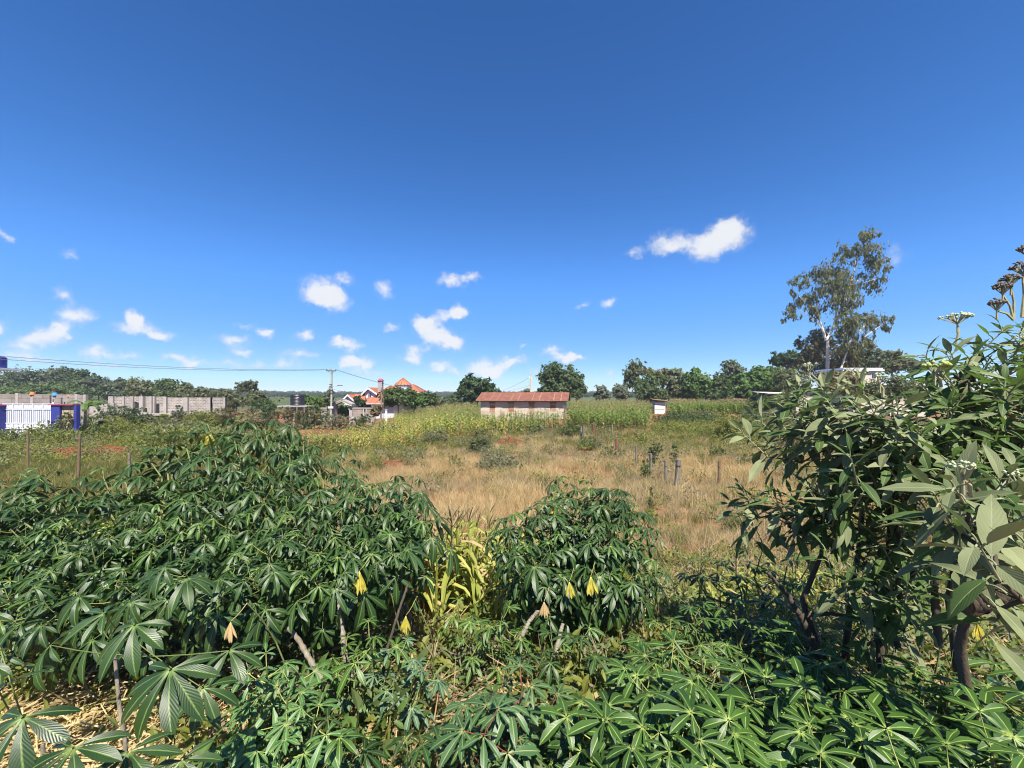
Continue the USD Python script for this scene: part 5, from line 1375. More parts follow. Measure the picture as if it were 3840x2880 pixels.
def grasses():
    rng = np.random.default_rng(31)
    tufts = [(*tuft(rng, 46, 0.62, 0.30, 0.0055, 0.42), F["straw"]) for _ in range(4)] + [(*tuft(rng, 46, 0.55, 0.3, 0.0055, 0.5), F["straw_grey"]) for _ in range(3)] + [(*tuft(rng, 18, 0.95, 0.22, 0.005, 0.5), F["straw_pale"]) for _ in range(1)]
    greens = [(*tuft(rng, 40, 0.6, 0.26, 0.008, 0.4), F["grass"]) for _ in range(3)]
    x, y = scatter(rng, 30000, 6.5, 42, -400, 3900)
    px = CX + x / y * FPX
    n1 = meshkit.noise(np.stack([x * 0.22, y * 0.22, 0 * x], -1), 4)
    n2 = meshkit.noise(np.stack([x * 0.6, y * 0.6, 0 * x], -1), 8)
    front = np.interp(px, [1090, 1150, 1300, 1480, 1600, 1700, 1800, 1900, 2010, 2060, 2130, 2250, 2420, 2480, 2600, 3400], [26, 27, 27, 29, 32, 35, 36, 36.5, 36, 40, 43, 40, 39, 42, 42, 42])
    bare = (((px - 1720) / 90) ** 2 + ((y - 11.5) / 0.9) ** 2 < 1) | (((px - 2050) / 80) ** 2 + ((y - 16.2) / 0.7) ** 2 < 1) | (((px - 1930) / 50) ** 2 + ((y - 12.2) / 0.6) ** 2 < 1)
    keep = (y < front) & (n2 + 0.4 * n1 > 0.33) & ~(bare & (rng.random(len(x)) < 0.85))
    keep &= ~((px > 1860) & (px < 1985) & (y > 31.5) & (y < 35))
    keep &= rng.random(len(x)) < np.interp(y, [6.5, 12, 22, 42], [1, 1.0, 0.85, 0.6])
    x, y, px, n1, n2 = x[keep], y[keep], px[keep], n1[keep], n2[keep]
    greenish = np.clip(0.06 + 0.75 * sst(1500, 1050, px) + 0.55 * sst(23, 33, y) * sst(0.35, 0.7, n1) + 0.5 * sst(2350, 2500, px) * sst(27, 33, y) + 0.3 * sst(2900, 3300, px), 0, 0.92)
    g = rng.random(len(x)) < greenish
    z = ground(x, y) - 0.02
    for name, sel, pr, lab in (("dry_grass", ~g, tufts, "dry tan grass covering the open field"), ("green_grass", g, greens, "yellowish green grass and weeds at the field's edges")):
        m = sel.sum()
        pick = rng.integers(0, len(pr), m)
        if name == "dry_grass":            # grey and pinkish patches, a few tall pale stalks
            ng = meshkit.fbm(np.stack([x[sel] * 0.28, y[sel] * 0.28, 0 * x[sel]], -1), 3, 17)
            g_ = rng.random(m) < np.clip(sst(0.42, 0.66, ng) * 0.9 + 0.25 * sst(17, 26, y[sel]), 0, 1)
            pick = np.where(g_, rng.integers(4, 7, m), rng.integers(0, 4, m))
            pick[rng.random(m) < 0.05] = 7
        instancer(name, pr, np.stack([x[sel], y[sel], z[sel]], 1), pick, rng.uniform(0, 6.28, m), rng.uniform(0.45, 1.2, m) * (0.7 + 0.6 * meshkit.noise(np.stack([x[sel] * 0.7, y[sel] * 0.7, 0 * x[sel]], -1), 23)) * np.interp(y[sel], [6, 9, 16], [0.75, 0.9, 1.05]), lab, "grass")
    # leafy weeds among the grass
    weeds = [(*leafy(rng, 60, 0.55, 0.35, 0.09), F[m_]) for m_ in ("weed", "weed", "weed_yellow", "weed_grey", "weed_grey")]
    x, y = scatter(rng, 9500, 9, 52, -400, 3900)
    px = CX + x / y * FPX
    front = np.interp(px, [1090, 1150, 1300, 1480, 1600, 1700, 1800, 1900, 2010, 2060, 2130, 2250, 2420, 2480, 2600, 3400], [40, 31, 31, 33, 35, 37, 38, 38.5, 38, 42, 45, 42, 41, 47, 50, 50])
    n1 = meshkit.noise(np.stack([x * 0.3, y * 0.3, 0 * x], -1), 14)
    prob = np.clip(0.1 + 0.6 * ((px > 1100) & (px < 2300) & (y > front - 7)) + 0.8 * sst(1400, 1100, px) * sst(20, 26, y) + 0.5 * sst(0.5, 0.75, n1) * sst(17, 25, y) + 0.7 * sst(2350, 2480, px) * sst(27, 33, y) + 0.35 * sst(2800, 3100, px), 0, 1) * np.interp(y, [9, 16, 24], [0.25, 0.5, 1])
    keep = (y < front) & (rng.random(len(x)) < prob)
    x, y, px, front = x[keep], y[keep], px[keep], front[keep]
    kind = rng.integers(0, 5, len(x))
    lefty = (px < 1150) & (y > 20)
    kind[lefty & (rng.random(len(x)) < 0.4)] = 2
    edge = (px > 1100) & (px < 1950) & (y > front - 9)
    kind[edge & (rng.random(len(x)) < 0.45)] = 2
    band = (px > 2330) & (px < 2900) & (y > 27)
    kind[band & (rng.random(len(x)) < 0.6)] = 2
    instancer("weeds", weeds, np.stack([x, y, ground(x, y) - 0.02], 1), kind, rng.uniform(0, 6.28, len(x)), rng.uniform(0.6, 1.5, len(x)) * (1 + 1.1 * sst(1400, 1100, px) * sst(24, 30, y) * sst(0.3, 0.75, meshkit.noise(np.stack([x * 0.5, y * 0.5, 0 * x], -1), 61))), "leafy green and grey weeds scattered through the grass", "weeds")


grasses()


# ------------------------------------------------------------ soil heaps
M["red_soil"] = plain("red_soil", (0.17, 0.045, 0.022), (0.10, 0.026, 0.014), scale=3, rough=0.95, detail=8, bump=0.9, bscale=14, bdist=0.05)


def heap(px, d, w, dp, h, lab, seed):
    x, y, z = on_ground(px, d)
    n = 22
    u, v = np.meshgrid(np.linspace(-1, 1, n), np.linspace(-1, 1, n))
    r = np.sqrt(u * u + v * v)
    hh = h * np.clip(1 - r, 0, 1) ** 0.8 * (0.5 + meshkit.fbm(np.stack([u * 3.2 + seed, v * 3.2, 0 * u], -1), 4)) - 0.06
    X, Y = u * w + x, v * dp + y
    Z = ground(X.ravel(), Y.ravel()).reshape(X.shape) + hh
    i, j = np.meshgrid(np.arange(n - 1), np.arange(n - 1), indexing="ij")
    q = np.stack([i * n + j, i * n + j + 1, (i + 1) * n + j + 1, (i + 1) * n + j], -1).reshape(-1, 4)
    MB().add(np.stack([X.ravel(), Y.ravel(), Z.ravel()], 1), q).build("soil_heap", M["red_soil"], smooth=False, label=lab, cat="soil heap")


heap(1915, 33.5, 1.3, 0.8, 0.55, "red soil heap at the maize edge in front of the shed", 1)
heap(420, 27.5, 2.4, 1.2, 0.8, "red soil bank at the right below the banana plant", 2)
heap(255, 27.0, 2.8, 1.3, 0.75, "long red soil bank below the white gate", 3)
heap(1030, 21.0, 1.6, 0.8, 0.35, "small red soil heap just behind the left cassava bush", 4)

# ------------------------------------------------------------ shrubs in the field
SHRUBS = [
 ("olive bush against the left half of the block building's slab", 46, [(545,1572,30,16),(590,1576,30,14)], "olive", 1600),
 ("yellow-green bush below the middle of the block building", 46, [(640,1568,30,16),(690,1572,32,16)], "weed_yellow", 1600),
 ("green bush below the right half of the block building", 46, [(735,1566,32,18),(790,1562,30,16)], "weed", 1700),
 ("tall mixed scrub in the left field behind the brown fence post", 30, [(430,1610,40,22),(500,1605,40,24),(560,1612,36,18)], "weed_yellow", 2200),
 ("olive scrub in the left field above the cassava's left slope", 31, [(640,1604,44,22),(720,1600,44,20)], "weed_grey", 2000),
 ("green scrub left of the fence posts at the photo's left edge", 27, [(20,1640,40,20),(80,1645,36,16)], "weed", 1600),
 ("long low hedge of weeds in front of the plank shed", 50, [(2790,1562,44,16),(2860,1560,44,18),(2930,1562,44,18),(3000,1560,44,20)], "mid", 3600),
 ("olive weed bank below the bugweed's left arm", 42, [(2860,1590,50,16),(2940,1592,50,18),(3020,1590,50,18)], "olive", 3000),
 ("olive bushes in front of the tree line right of the latrine", 56, [(2540,1560,36,12),(2600,1556,40,13),(2670,1556,40,13)], "olive", 2000),
 ("dark spreading thorn bush in front of the block building", 45, [(440,1545,55,22),(490,1552,40,22),(400,1560,40,18)], "mango", 2600),
 ("rounded green shrub right of the blue gate pillar", 33, [(345,1590,42,26),(385,1600,36,20),(310,1605,24,14)], "weed", 2600),
 ("pale leafy shrub between green shrub and thorn bush", 35, [(430,1590,40,24),(470,1600,36,18)], "weed_yellow", 1700),
 ("thin sapling with open leaves in front of the white gate", 29, [(232,1572,18,14),(248,1558,14,10),(215,1590,18,10)], "weed", 500),
 ("low dark bush at the foot of the white gate", 32, [(45,1622,50,20),(110,1618,40,16),(160,1622,34,14)], "mango", 1500),
 ("leafy weed clump beside the gate at the left edge", 31, [(20,1600,26,16),(62,1598,18,12)], "weed", 700),
 ("dark green shrub above the red soil bank", 30, [(350,1622,26,20),(330,1630,20,12)], "mango", 900),
 ("olive shrub below the unfinished building's slab", 44, [(610,1585,44,18),(560,1592,30,14)], "olive", 1600),
 ("young dark sapling against the block wall", 42, [(668,1538,14,16),(672,1552,16,12)], "grey", 500),
 ("yellow-green shrub at the block building's right corner", 42, [(770,1565,40,20),(730,1575,32,14)], "weed_yellow", 1700),
 ("brown bushy shrub right of the block building", 43, [(830,1548,40,18),(870,1555,34,16)], "brown", 1900),
 ("tall olive weed clump below the brown shrub", 38, [(850,1590,50,20),(900,1585,36,18)], "weed_grey", 1500),
 ("dark green shrub left of the tank stand", 44, [(965,1548,44,16),(1010,1552,30,14)], "mango", 1500),
 ("brown-tinged shrub beneath the black tank stand", 44, [(1065,1545,36,16),(1105,1552,30,14)], "brown", 1500),
 ("rounded dark shrub left of the compound wall", 46, [(1165,1550,34,16),(1200,1556,28,14),(1130,1558,24,12)], "mid", 1700),
 ("grey-green shrub in front of the gate portal", 45, [(1255,1572,34,14),(1290,1578,30,12)], "weed_grey", 1200),
 ("green shrub at the foot of the square-holed wall", 44, [(1368,1568,26,14),(1345,1580,26,10)], "mid", 1000),
 ("dark leafy patch in the middle of the yellow maize", 36, [(1455,1612,34,18),(1480,1618,24,12)], "mid", 1300),
 ("wide olive shrub at the lower edge of the yellow maize", 28, [(1640,1640,36,26),(1600,1655,30,20)], "weed_grey", 1700),
 ("tall olive shrub left of the red soil heap", 25, [(1805,1650,38,32),(1785,1680,34,22)], "olive", 2200),
 ("broad grey-green shrub in the middle of the dry grass", 19.5, [(1862,1725,58,38),(1905,1740,44,26),(1835,1748,34,24)], "weed_grey", 3200),
 ("small reddish-brown dry shrub at the grass's left side", 20, [(1703,1730,20,22)], "brown", 450),
 ("bright yellow-green seedling below the broad grey shrub", 18, [(1858,1768,13,12)], "weed_yellow", 260),
 ("dense dark shrub at the maize edge right of the soil heap", 30, [(2125,1622,28,20),(2150,1605,34,22),(2100,1630,18,14)], "weed", 1800),
 ("feathery olive shrub in front of the maize at the pale path", 32, [(2030,1612,28,14),(1998,1618,20,12)], "weed_grey", 900),
 ("sparse leafy weed at the iron post", 24, [(2205,1656,26,16),(2230,1672,22,12)], "weed", 700),
 ("yellow-green shrub in the middle of the post row", 26, [(2395,1645,34,22),(2370,1662,24,14)], "weed_yellow", 1300),
 ("low green weed patch right of the iron post", 22, [(2285,1690,30,16),(2330,1700,24,14)], "weed", 900),
 ("dark-leaved sapling just behind the near fence posts", 19, [(2462,1680,20,18),(2445,1690,14,12)], "mid", 450),
 ("small dark sapling above the thickest fence post", 18.5, [(2529,1694,11,19)], "mango", 300),
 ("narrow small-leaved shrub left of the near fence posts", 17.5, [(2422,1755,16,34),(2432,1795,18,18)], "weed", 800),
 ("long dark hedge between latrine and yellow weeds", 47, [(2490,1572,38,16),(2550,1568,44,18),(2610,1572,40,16),(2660,1570,30,16)], "mid", 3200),
 ("tall yellow-green shrub right of the dark hedge", 34, [(2722,1580,34,40),(2735,1620,36,36),(2700,1640,28,24)], "weed_yellow", 2400),
 ("band of yellow weeds below the dark hedge", 33, [(2500,1612,44,16),(2570,1610,48,18),(2640,1614,40,16)], "weed_yellow", 2600),
 ("ferny green shrub in the dry grass right of the posts", 21, [(2690,1692,22,20),(2675,1712,18,14)], "weed", 700),
 ("low leafy bush right of the ferny shrub", 20, [(2808,1722,28,20),(2785,1738,20,12)], "weed", 800),
 ("brown thicket under the bugweed branches", 24, [(2955,1650,56,34),(3020,1665,50,30)], "brown", 2600),
 ("olive thicket behind the bugweed's middle", 26, [(3110,1640,60,40),(3190,1650,50,36)], "olive", 3000),
 ("green weed bush behind the bugweed's right half", 22, [(3300,1660,80,46),(3420,1650,70,46)], "weed", 3000),
 ("yellow-green small bush behind the right cassava crown", 9.5, [(2440,1940,26,24),(2425,1968,24,16)], "weed_yellow", 800),
 ("slender upright weed spike in the dry grass", 10.5, [(2441,1862,7,30),(2438,1900,12,18)], "weed", 240),
 ("rounded small-leaved bush under the bugweed's low branch", 9.5, [(2760,1958,44,34),(2800,1975,30,22)], "weed", 1500),
 ("leafy bush in the grass shade below the bugweed", 8.5, [(3115,2010,50,44),(3150,2060,40,34),(3100,2080,40,24)], "weed", 1900),
]
for k, (lab, d, blobs, leaf, n) in enumerate(SHRUBS):
    mx = float(np.mean([b[0] for b in blobs]))
    low = max(b[1] + 0.85 * b[3] for b in blobs)
    # stand the shrub where its foot meets the ground, as long as that is near the estimate
    ds = np.linspace(0.8 * d, (1.22 if d < 40 else 1.03) * d, 60)
    foot = HY + (EYE - np.array([gz(xat(mx, q), q) for q in ds])) / ds * FPX
    i = int(np.argmin(np.abs(foot - low)))
    d = float(ds[i])
    gap = foot[i] - low
    blobs = blobs + [(b[0] + b[2] * f, b[1] + b[3] * g, b[2] * q, b[3] * q) for b in blobs for f, g, q in ((-0.8, 0.5, 0.5), (0.75, 0.55, 0.5), (0.1, 0.7, 0.55), (0.4, -0.9, 0.25), (-0.45, -0.8, 0.3), (0.9, -0.3, 0.25))]
    if gap > 6:
        blobs = blobs + [(b[0] + b[2] * f, low + gap * 0.5, b[2] * 0.7, gap * 0.6) for b in blobs[:3] for f in (-0.4, 0.4)]
    tree(lab, d, blobs, leaf=leaf, n=int(n * 1.45), size_px=max(3.4, 44.0 / d), trunk_r=0.015 + 0.0005 * d, name="shrub", cat="shrub", seed=400 + k, shell=0.15, aspect=2.0, base=gz(xat(mx, d), d) - 0.03, spread=0.6)
# ------------------------------------------------------------ leaves seen close up
def blade_material(name, dark, light, rib, under, petiole, tcol, rough=0.40, spec=0.36, trans=0.12, veins=13.0, rib_w=0.075, glow=0.16, spot=None, nscale=3.2, bump=0.12):
    n = {"uv": ("texture_coordinate", {}), "s": ("separate_xyz", {}), "au": ("math", {"math_type": "absolute"}), "geo": ("geometry", {}),
         "pn": ("noise_texture", {"scale": nscale, "detail": 3.0, "roughness": 0.6}), "pr": ("rgb_ramp", {"ramp": [(0.28, dark), (0.62, light), (0.78, tuple(1.35 * q for q in light))]}),
         "rm": ("map_range", {"range_type": "smoothstep", "from_min": rib_w * 0.5, "from_max": rib_w * 2.0, "to_min": 0.85, "to_max": 0.0, "clamp": True}),
         "gm": ("map_range", {"range_type": "smoothstep", "from_min": 0.02, "from_max": glow, "to_min": 0.9, "to_max": 0.0, "clamp": True}),
         "mx": ("math", {"math_type": "maximum"}), "c1": ("mix_color", {"b": rib}), "pm": ("math", {"math_type": "greater_than", "value2": 2.0}), "c2": ("mix_color", {"b": petiole}),
         "c3": ("mix_color", {"b": under}), "bf": ("math", {"math_type": "multiply", "value2": 0.8}),
         "va": ("math", {"math_type": "multiply", "value2": veins}), "vb": ("math", {"math_type": "multiply_add", "value2": -3.2}), "vs": ("math", {"math_type": "multiply", "value2": 6.2832}), "vv": ("math", {"math_type": "sine"}),
         "fn": ("noise_texture", {"scale": 160.0, "detail": 2.0}), "hh": ("math", {"math_type": "multiply_add", "value2": 0.7}),
         "b": ("bump", {"strength": bump, "distance": 0.003}), "p": ("principled_bsdf", {"roughness": rough, "specular_ior_level": spec}), "t": ("translucent_bsdf", {"color": tcol}), "x": ("mix_closure", {"fac": trans})}
    l = [("uv.UV", "s.vector"), ("s.x", "au.value1"), ("geo.position", "pn.vector"), ("pn.fac", "pr.fac"), ("au.value", "rm.value"), ("s.y", "gm.value"), ("rm.result", "mx.value1"), ("gm.result", "mx.value2"),
         ("pr.color", "c3.a"), ("geo.backfacing", "bf.value1"), ("bf.value", "c3.fac"), ("c3.result", "c1.a"), ("mx.value", "c1.fac"), ("au.value", "pm.value1"), ("c1.result", "c2.a"), ("pm.value", "c2.fac"), ("c2.result", "p.base_color"),
         ("s.y", "va.value1"), ("au.value", "vb.value1"), ("va.value", "vb.value3"), ("vb.value", "vs.value1"), ("vs.value", "vv.value1"), ("geo.position", "fn.vector"), ("fn.fac", "hh.value1"), ("vv.value", "hh.value3"), ("hh.value", "b.height"), ("b.normal", "p.normal"), ("b.normal", "t.normal"),
         ("p.BSDF", "x.closure1"), ("t.BSDF", "x.closure2")]
    if spot:
        n.update({"sn": ("noise_texture", {"scale": 70.0, "detail": 3.0}), "sm": ("map_range", {"range_type": "smoothstep", "from_min": 0.58, "from_max": 0.68, "to_min": 0.0, "to_max": 0.6, "clamp": True}), "c4": ("mix_color", {"b": spot})})
        l.remove(("pr.color", "c3.a"))
        l += [("geo.position", "sn.vector"), ("sn.fac", "sm.value"), ("pr.color", "c4.a"), ("sm.result", "c4.fac"), ("c4.result", "c3.a")]
    return mat(name, n, l, surface="x.closure")


CM = {
 "deep": blade_material("cassava_leaf", (0.009, 0.024, 0.006), (0.027, 0.060, 0.014), (0.11, 0.17, 0.045), (0.06, 0.095, 0.05), (0.13, 0.17, 0.05), (0.09, 0.22, 0.03)),
 "fresh": blade_material("cassava_leaf_fresh", (0.013, 0.038, 0.007), (0.044, 0.094, 0.015), (0.24, 0.31, 0.08), (0.085, 0.14, 0.07), (0.24, 0.26, 0.07), (0.13, 0.30, 0.03)),
 "grey": blade_material("cassava_leaf_grey", (0.040, 0.085, 0.045), (0.075, 0.14, 0.075), (0.22, 0.30, 0.14), (0.13, 0.19, 0.13), (0.20, 0.27, 0.08), (0.12, 0.28, 0.06), rough=0.5),
 "spotted": blade_material("cassava_leaf_mottled", (0.035, 0.085, 0.028), (0.065, 0.14, 0.04), (0.24, 0.32, 0.10), (0.10, 0.17, 0.08), (0.30, 0.34, 0.09), (0.12, 0.28, 0.04), spot=(0.16, 0.22, 0.05)),
 "red": blade_material("cassava_leaf_red_stalk", (0.028, 0.065, 0.022), (0.05, 0.105, 0.035), (0.22, 0.26, 0.10), (0.10, 0.15, 0.09), (0.20, 0.055, 0.04), (0.10, 0.24, 0.03)),
 "yellow": blade_material("cassava_leaf_yellow", (0.20, 0.20, 0.03), (0.42, 0.35, 0.045), (0.70, 0.66, 0.20), (0.55, 0.48, 0.06), (0.30, 0.30, 0.08), (0.60, 0.52, 0.05), trans=0.3, nscale=30.0),
 "dry": blade_material("cassava_leaf_dry", (0.22, 0.14, 0.06), (0.42, 0.31, 0.15), (0.50, 0.40, 0.22), (0.42, 0.30, 0.14), (0.40, 0.32, 0.16), (0.5, 0.36, 0.12), rough=0.8, trans=0.2),
 "sage": blade_material("bugweed_leaf", (0.060, 0.082, 0.036), (0.185, 0.205, 0.105), (0.20, 0.23, 0.13), (0.22, 0.25, 0.16), (0.22, 0.25, 0.14), (0.16, 0.24, 0.07), rough=0.75, spec=0.2, trans=0.14, veins=9.0, rib_w=0.04, glow=0.03, bump=0.12),
 "sage_green": blade_material("bugweed_leaf_green", (0.022, 0.052, 0.012), (0.070, 0.112, 0.032), (0.20, 0.26, 0.10), (0.18, 0.22, 0.13), (0.20, 0.24, 0.10), (0.16, 0.30, 0.04), rough=0.6, spec=0.3, trans=0.22, veins=9.0, rib_w=0.04, glow=0.03, bump=0.12),
}
M["cassava_wood"] = plain("cassava_wood", (0.27, 0.24, 0.19), (0.13, 0.105, 0.075), scale=14, rough=0.9, detail=8, bump=0.6, stretch=(1, 1, 0.4))
M["cassava_shoot"] = plain("cassava_shoot", (0.15, 0.17, 0.06), (0.09, 0.10, 0.045), scale=20, rough=0.7)
M["bugweed_wood"] = plain("bugweed_wood", (0.085, 0.066, 0.046), (0.045, 0.034, 0.024), scale=9, rough=0.95, detail=8, bump=0.6, stretch=(1, 1, 0.4))
M["bugweed_twig"] = plain("bugweed_twig", (0.28, 0.28, 0.16), (0.19, 0.18, 0.10), scale=20, rough=0.8)
M["berry"] = plain("green_berries", (0.34, 0.40, 0.12), (0.22, 0.28, 0.08), scale=60, rough=0.6)
M["bud"] = plain("felted_buds", (0.38, 0.42, 0.26), (0.26, 0.30, 0.17), scale=60, rough=0.85)
M["seed_head"] = plain("withered_heads", (0.17, 0.15, 0.12), (0.07, 0.06, 0.055), scale=50, rough=0.95)

T_C = np.array([0.0, 0.13, 0.32, 0.52, 0.72, 0.88, 1.0])
W_C = np.array([0.10, 0.30, 0.68, 1.0, 0.92, 0.50, 0.0])
T_B = np.array([0.0, 0.10, 0.26, 0.46, 0.66, 0.85, 1.0])
W_B = np.array([0.06, 0.50, 0.88, 1.0, 0.84, 0.42, 0.0])


def lobe(mb, p, d, n, L, W, droop, T, WP, fold=0.22, twist=0.0, start=0.0, wave=0.0):
    """One leaf blade: two halves meeting at the midrib, bending along its length."""
    k = len(T)
    c = np.zeros((k, 3))
    N = np.zeros((k, 3))
    c[0] = p
    ph = start
    N[0] = n * math.cos(ph) + d * math.sin(ph)
    for i in range(1, k):
        ds = (T[i] - T[i - 1]) * L
        ph += droop * (T[i] - T[i - 1])
        c[i] = c[i - 1] + (d * math.cos(ph) - n * math.sin(ph)) * ds
        N[i] = n * math.cos(ph) + d * math.sin(ph)
    tan = np.gradient(c, axis=0)
    S = unit(np.cross(N, tan))
    if twist:
        S = unit(S * math.cos(twist) + N * math.sin(twist))
        N = unit(np.cross(tan, S))
    w = (WP * W * 0.5)[:, None]
    lift = N * w * fold
    if wave:
        lift = lift + N * (np.sin(T * 17.0 + p[0] * 300) * wave * W)[:, None]
    e1, e2 = c + S * w + lift, c - S * w + lift
    z = np.zeros(k)
    i = np.arange(k - 1)
    q = np.stack([i, i + 1, i + 1 + k, i + k], 1)
    mb.add(np.vstack([c, e1]), q, np.stack([np.r_[z, z + 1], np.r_[T, T]], 1))
    mb.add(np.vstack([e2, c]), q, np.stack([np.r_[z - 1, z], np.r_[T, T]], 1))
    return c


def petiole(mb, a, b, r, rng, sag=0.03):
    a, b = np.asarray(a), np.asarray(b)
    s = np.linspace(0, 1, 4)[:, None]
    P = a * (1 - s) + b * s + np.array([0, 0, 1.0]) * sag * (4 * s * (1 - s))
    mb.tube(P, np.linspace(r * 1.25, r, 4), 4, cap=False, uv=(5.0, 0.5))


def cassava_leaf(mb, P, a, n, S, rng, nl=7, droop=0.8, spread=115.0, wide=0.25, base=None):
    a = unit(a)
    n = unit(n - a * (n @ a))
    b = np.cross(n, a)
    sp = math.radians(spread)
    for th in np.linspace(-sp, sp, nl):
        th = th + rng.normal(0, 0.05)
        d = a * math.cos(th) + b * math.sin(th)
        L = S * (1 - 0.42 * (abs(th) / sp) ** 1.6 * min(1, sp / 1.7)) * rng.uniform(0.92, 1.06)
        lobe(mb, P + d * 0.004, d, n, L, L * wide * rng.uniform(0.9, 1.1), droop * rng.uniform(0.75, 1.25), T_C, W_C, fold=rng.uniform(0.12, 0.34), twist=rng.normal(0, 0.10), start=rng.uniform(-0.12, 0.16), wave=0.012)
    if base is not None:
        petiole(mb, base, P, 0.0014 + 0.0045 * S, rng, -0.008)


UP = np.array([0, 0, 1.0])


def rosette(t, org, tip, s, nleaf, size, rng, m, wind=(0, 0, 0), pet=0.2, droop=0.8, tilt=0.45, nl=7, name="leaf", limit=None, face=None, spread=115, wide=0.25, odd=None):
    """Leaves spiralling round the end of a shoot, each its own mesh."""
    s = unit(s)
    u = unit(np.cross(s, [0.3, 0.9, 0.2]))
    w = np.cross(s, u)
    a0 = rng.uniform(0, 6.28)
    for k in range(nleaf):
        g = a0 + k * 2.39996
        rad = u * math.cos(g) + w * math.sin(g)
        f = (k + 1) / nleaf
        be = math.radians(28 + 74 * f ** 0.8) + rng.normal(0, 0.08)
        pd = unit(s * math.cos(be) + rad * math.sin(be))
        L = pet * (0.45 + 0.6 * f) * rng.uniform(0.85, 1.15)
        A = tip - s * (0.015 + 0.26 * f * f)
        P = A + pd * L
        sz = size * (0.50 + 0.55 * min(1, f * 1.5)) * rng.uniform(0.85, 1.12)
        hv = unit(rad * [1, 1, 0.3] + 1e-6)
        ax = unit(pd * 0.5 + hv * 0.55 - UP * tilt * (0.4 + 0.9 * f) * rng.uniform(0.7, 1.3) + np.asarray(wind) * rng.uniform(0.6, 1.2))
        nn = unit(UP * 0.9 + s * 0.35 + hv * 0.35 + rng.normal(0, 0.14, 3) + (0 if face is None else np.asarray(face)))
        mb = MB()
        mm = m if not (m == "deep" and f < 0.3 and rng.random() < 0.45) else "fresh"
        sz *= rng.uniform(0.72, 1.15)
        dr = droop * rng.uniform(0.7, 1.35)
        spr = spread
        if odd and rng.random() < odd[0] and f > 0.6:
            mm, dr, spr = odd[1], dr * 1.4, 50
            ax = unit(hv * 0.3 - UP)
            nn = unit(hv + UP * 0.2)
        cassava_leaf(mb, P - org, ax, nn, sz, rng, nl if rng.random() < 0.7 else nl - 2, dr, spr, wide, base=A - org)
        mb.build(name, CM[mm], t, smooth=True, uv=True)


def inside(poly, x, y):
    c = False
    j = len(poly) - 1
    for i in range(len(poly)):
        if (poly[i][1] > y) != (poly[j][1] > y) and x < (poly[j][0] - poly[i][0]) * (y - poly[i][1]) / (poly[j][1] - poly[i][1]) + poly[i][0]:
            c = not c
        j = i
    return c


def fill(poly, step, rng, jit=0.38):
    P = np.array(poly)
    out = []
    row = 0
    y = P[:, 1].min() + step * 0.2
    while y < P[:, 1].max():
        x = P[:, 0].min() + (0.5 * step if row % 2 else 0)
        while x < P[:, 0].max():
            q = (x + rng.normal(0, jit * step * 0.6), y + rng.normal(0, jit * step * 0.6))
            if inside(poly, *q):
                out.append(q)
            x += step
        y += step * 0.8
        row += 1
    return out


def cassava(label, tips, base_xy, m, size, seed, nleaf=9, wind=(0, 0, 0), pet=0.2, droop=0.8, tilt=0.45, nl=7, stems=3, outward=0.6, group=None, upright=0.8, spread=115, wide=0.25, odd=None, thick=0.017):
    """tips: ends of the shoots in the world; the stems rise from base_xy and fork to them."""
    rng = np.random.default_rng(seed)
    bx_, by_ = base_xy
    bz = gz(bx_, by_)
    org = np.array([bx_, by_, bz])
    t = thing("cassava_plant", label, "cassava plant", org, 0, group)
    tips = [np.asarray(q, float) for q in tips]
    zt = max(q[2] for q in tips) - bz
    forks = []
    for k in range(stems):
        a = k * 2.1 + rng.uniform(0, 0.8)
        q = np.mean([tp for i, tp in enumerate(tips) if i % stems == k] or tips, axis=0) - org
        f = np.array([q[0] * 0.45 + 0.05 * math.cos(a), q[1] * 0.45 + 0.05 * math.sin(a), max(0.12, 0.42 * zt * rng.uniform(0.8, 1.1))])
        P = limb((0.05 * math.cos(a), 0.05 * math.sin(a), -0.1), f, 0.0, rng, 7)
        r = thick * rng.uniform(0.9, 1.15)
        MB().tube(P, np.linspace(r * 1.2, r * 0.85, 7) * (1 + 0.10 * rng.normal(size=7)), 7).build("stem", M["cassava_wood"], t, smooth=True)
        forks.append(f)
    for i, tp in enumerate(tips):
        q = tp - org
        f = min(forks, key=lambda g: np.linalg.norm((q - g)[:2]))
        d = q - f
        out = unit(np.array([d[0], d[1], 0.0]) + 1e-6)
        s = unit(UP * upright + out * outward * min(1.0, np.hypot(d[0], d[1]) / 0.5) + rng.normal(0, 0.14, 3) + np.asarray(wind) * 0.4)
        h = q - s * 0.28
        mid = (f * 0.45 + h * 0.55) + UP * 0.02 + rng.normal(0, 0.03, 3)
        MB().tube([f, mid, h, q - s * 0.1, q], [thick * 0.62, thick * 0.5, thick * 0.4, thick * 0.3, thick * 0.2], 5).build("branch", M["cassava_shoot"], t, smooth=True)
        rosette(t, org, tp, s, nleaf + int(rng.integers(-1, 2)), size, rng, m, wind, pet, droop, tilt, nl, spread=spread, wide=wide, odd=odd)
    return t


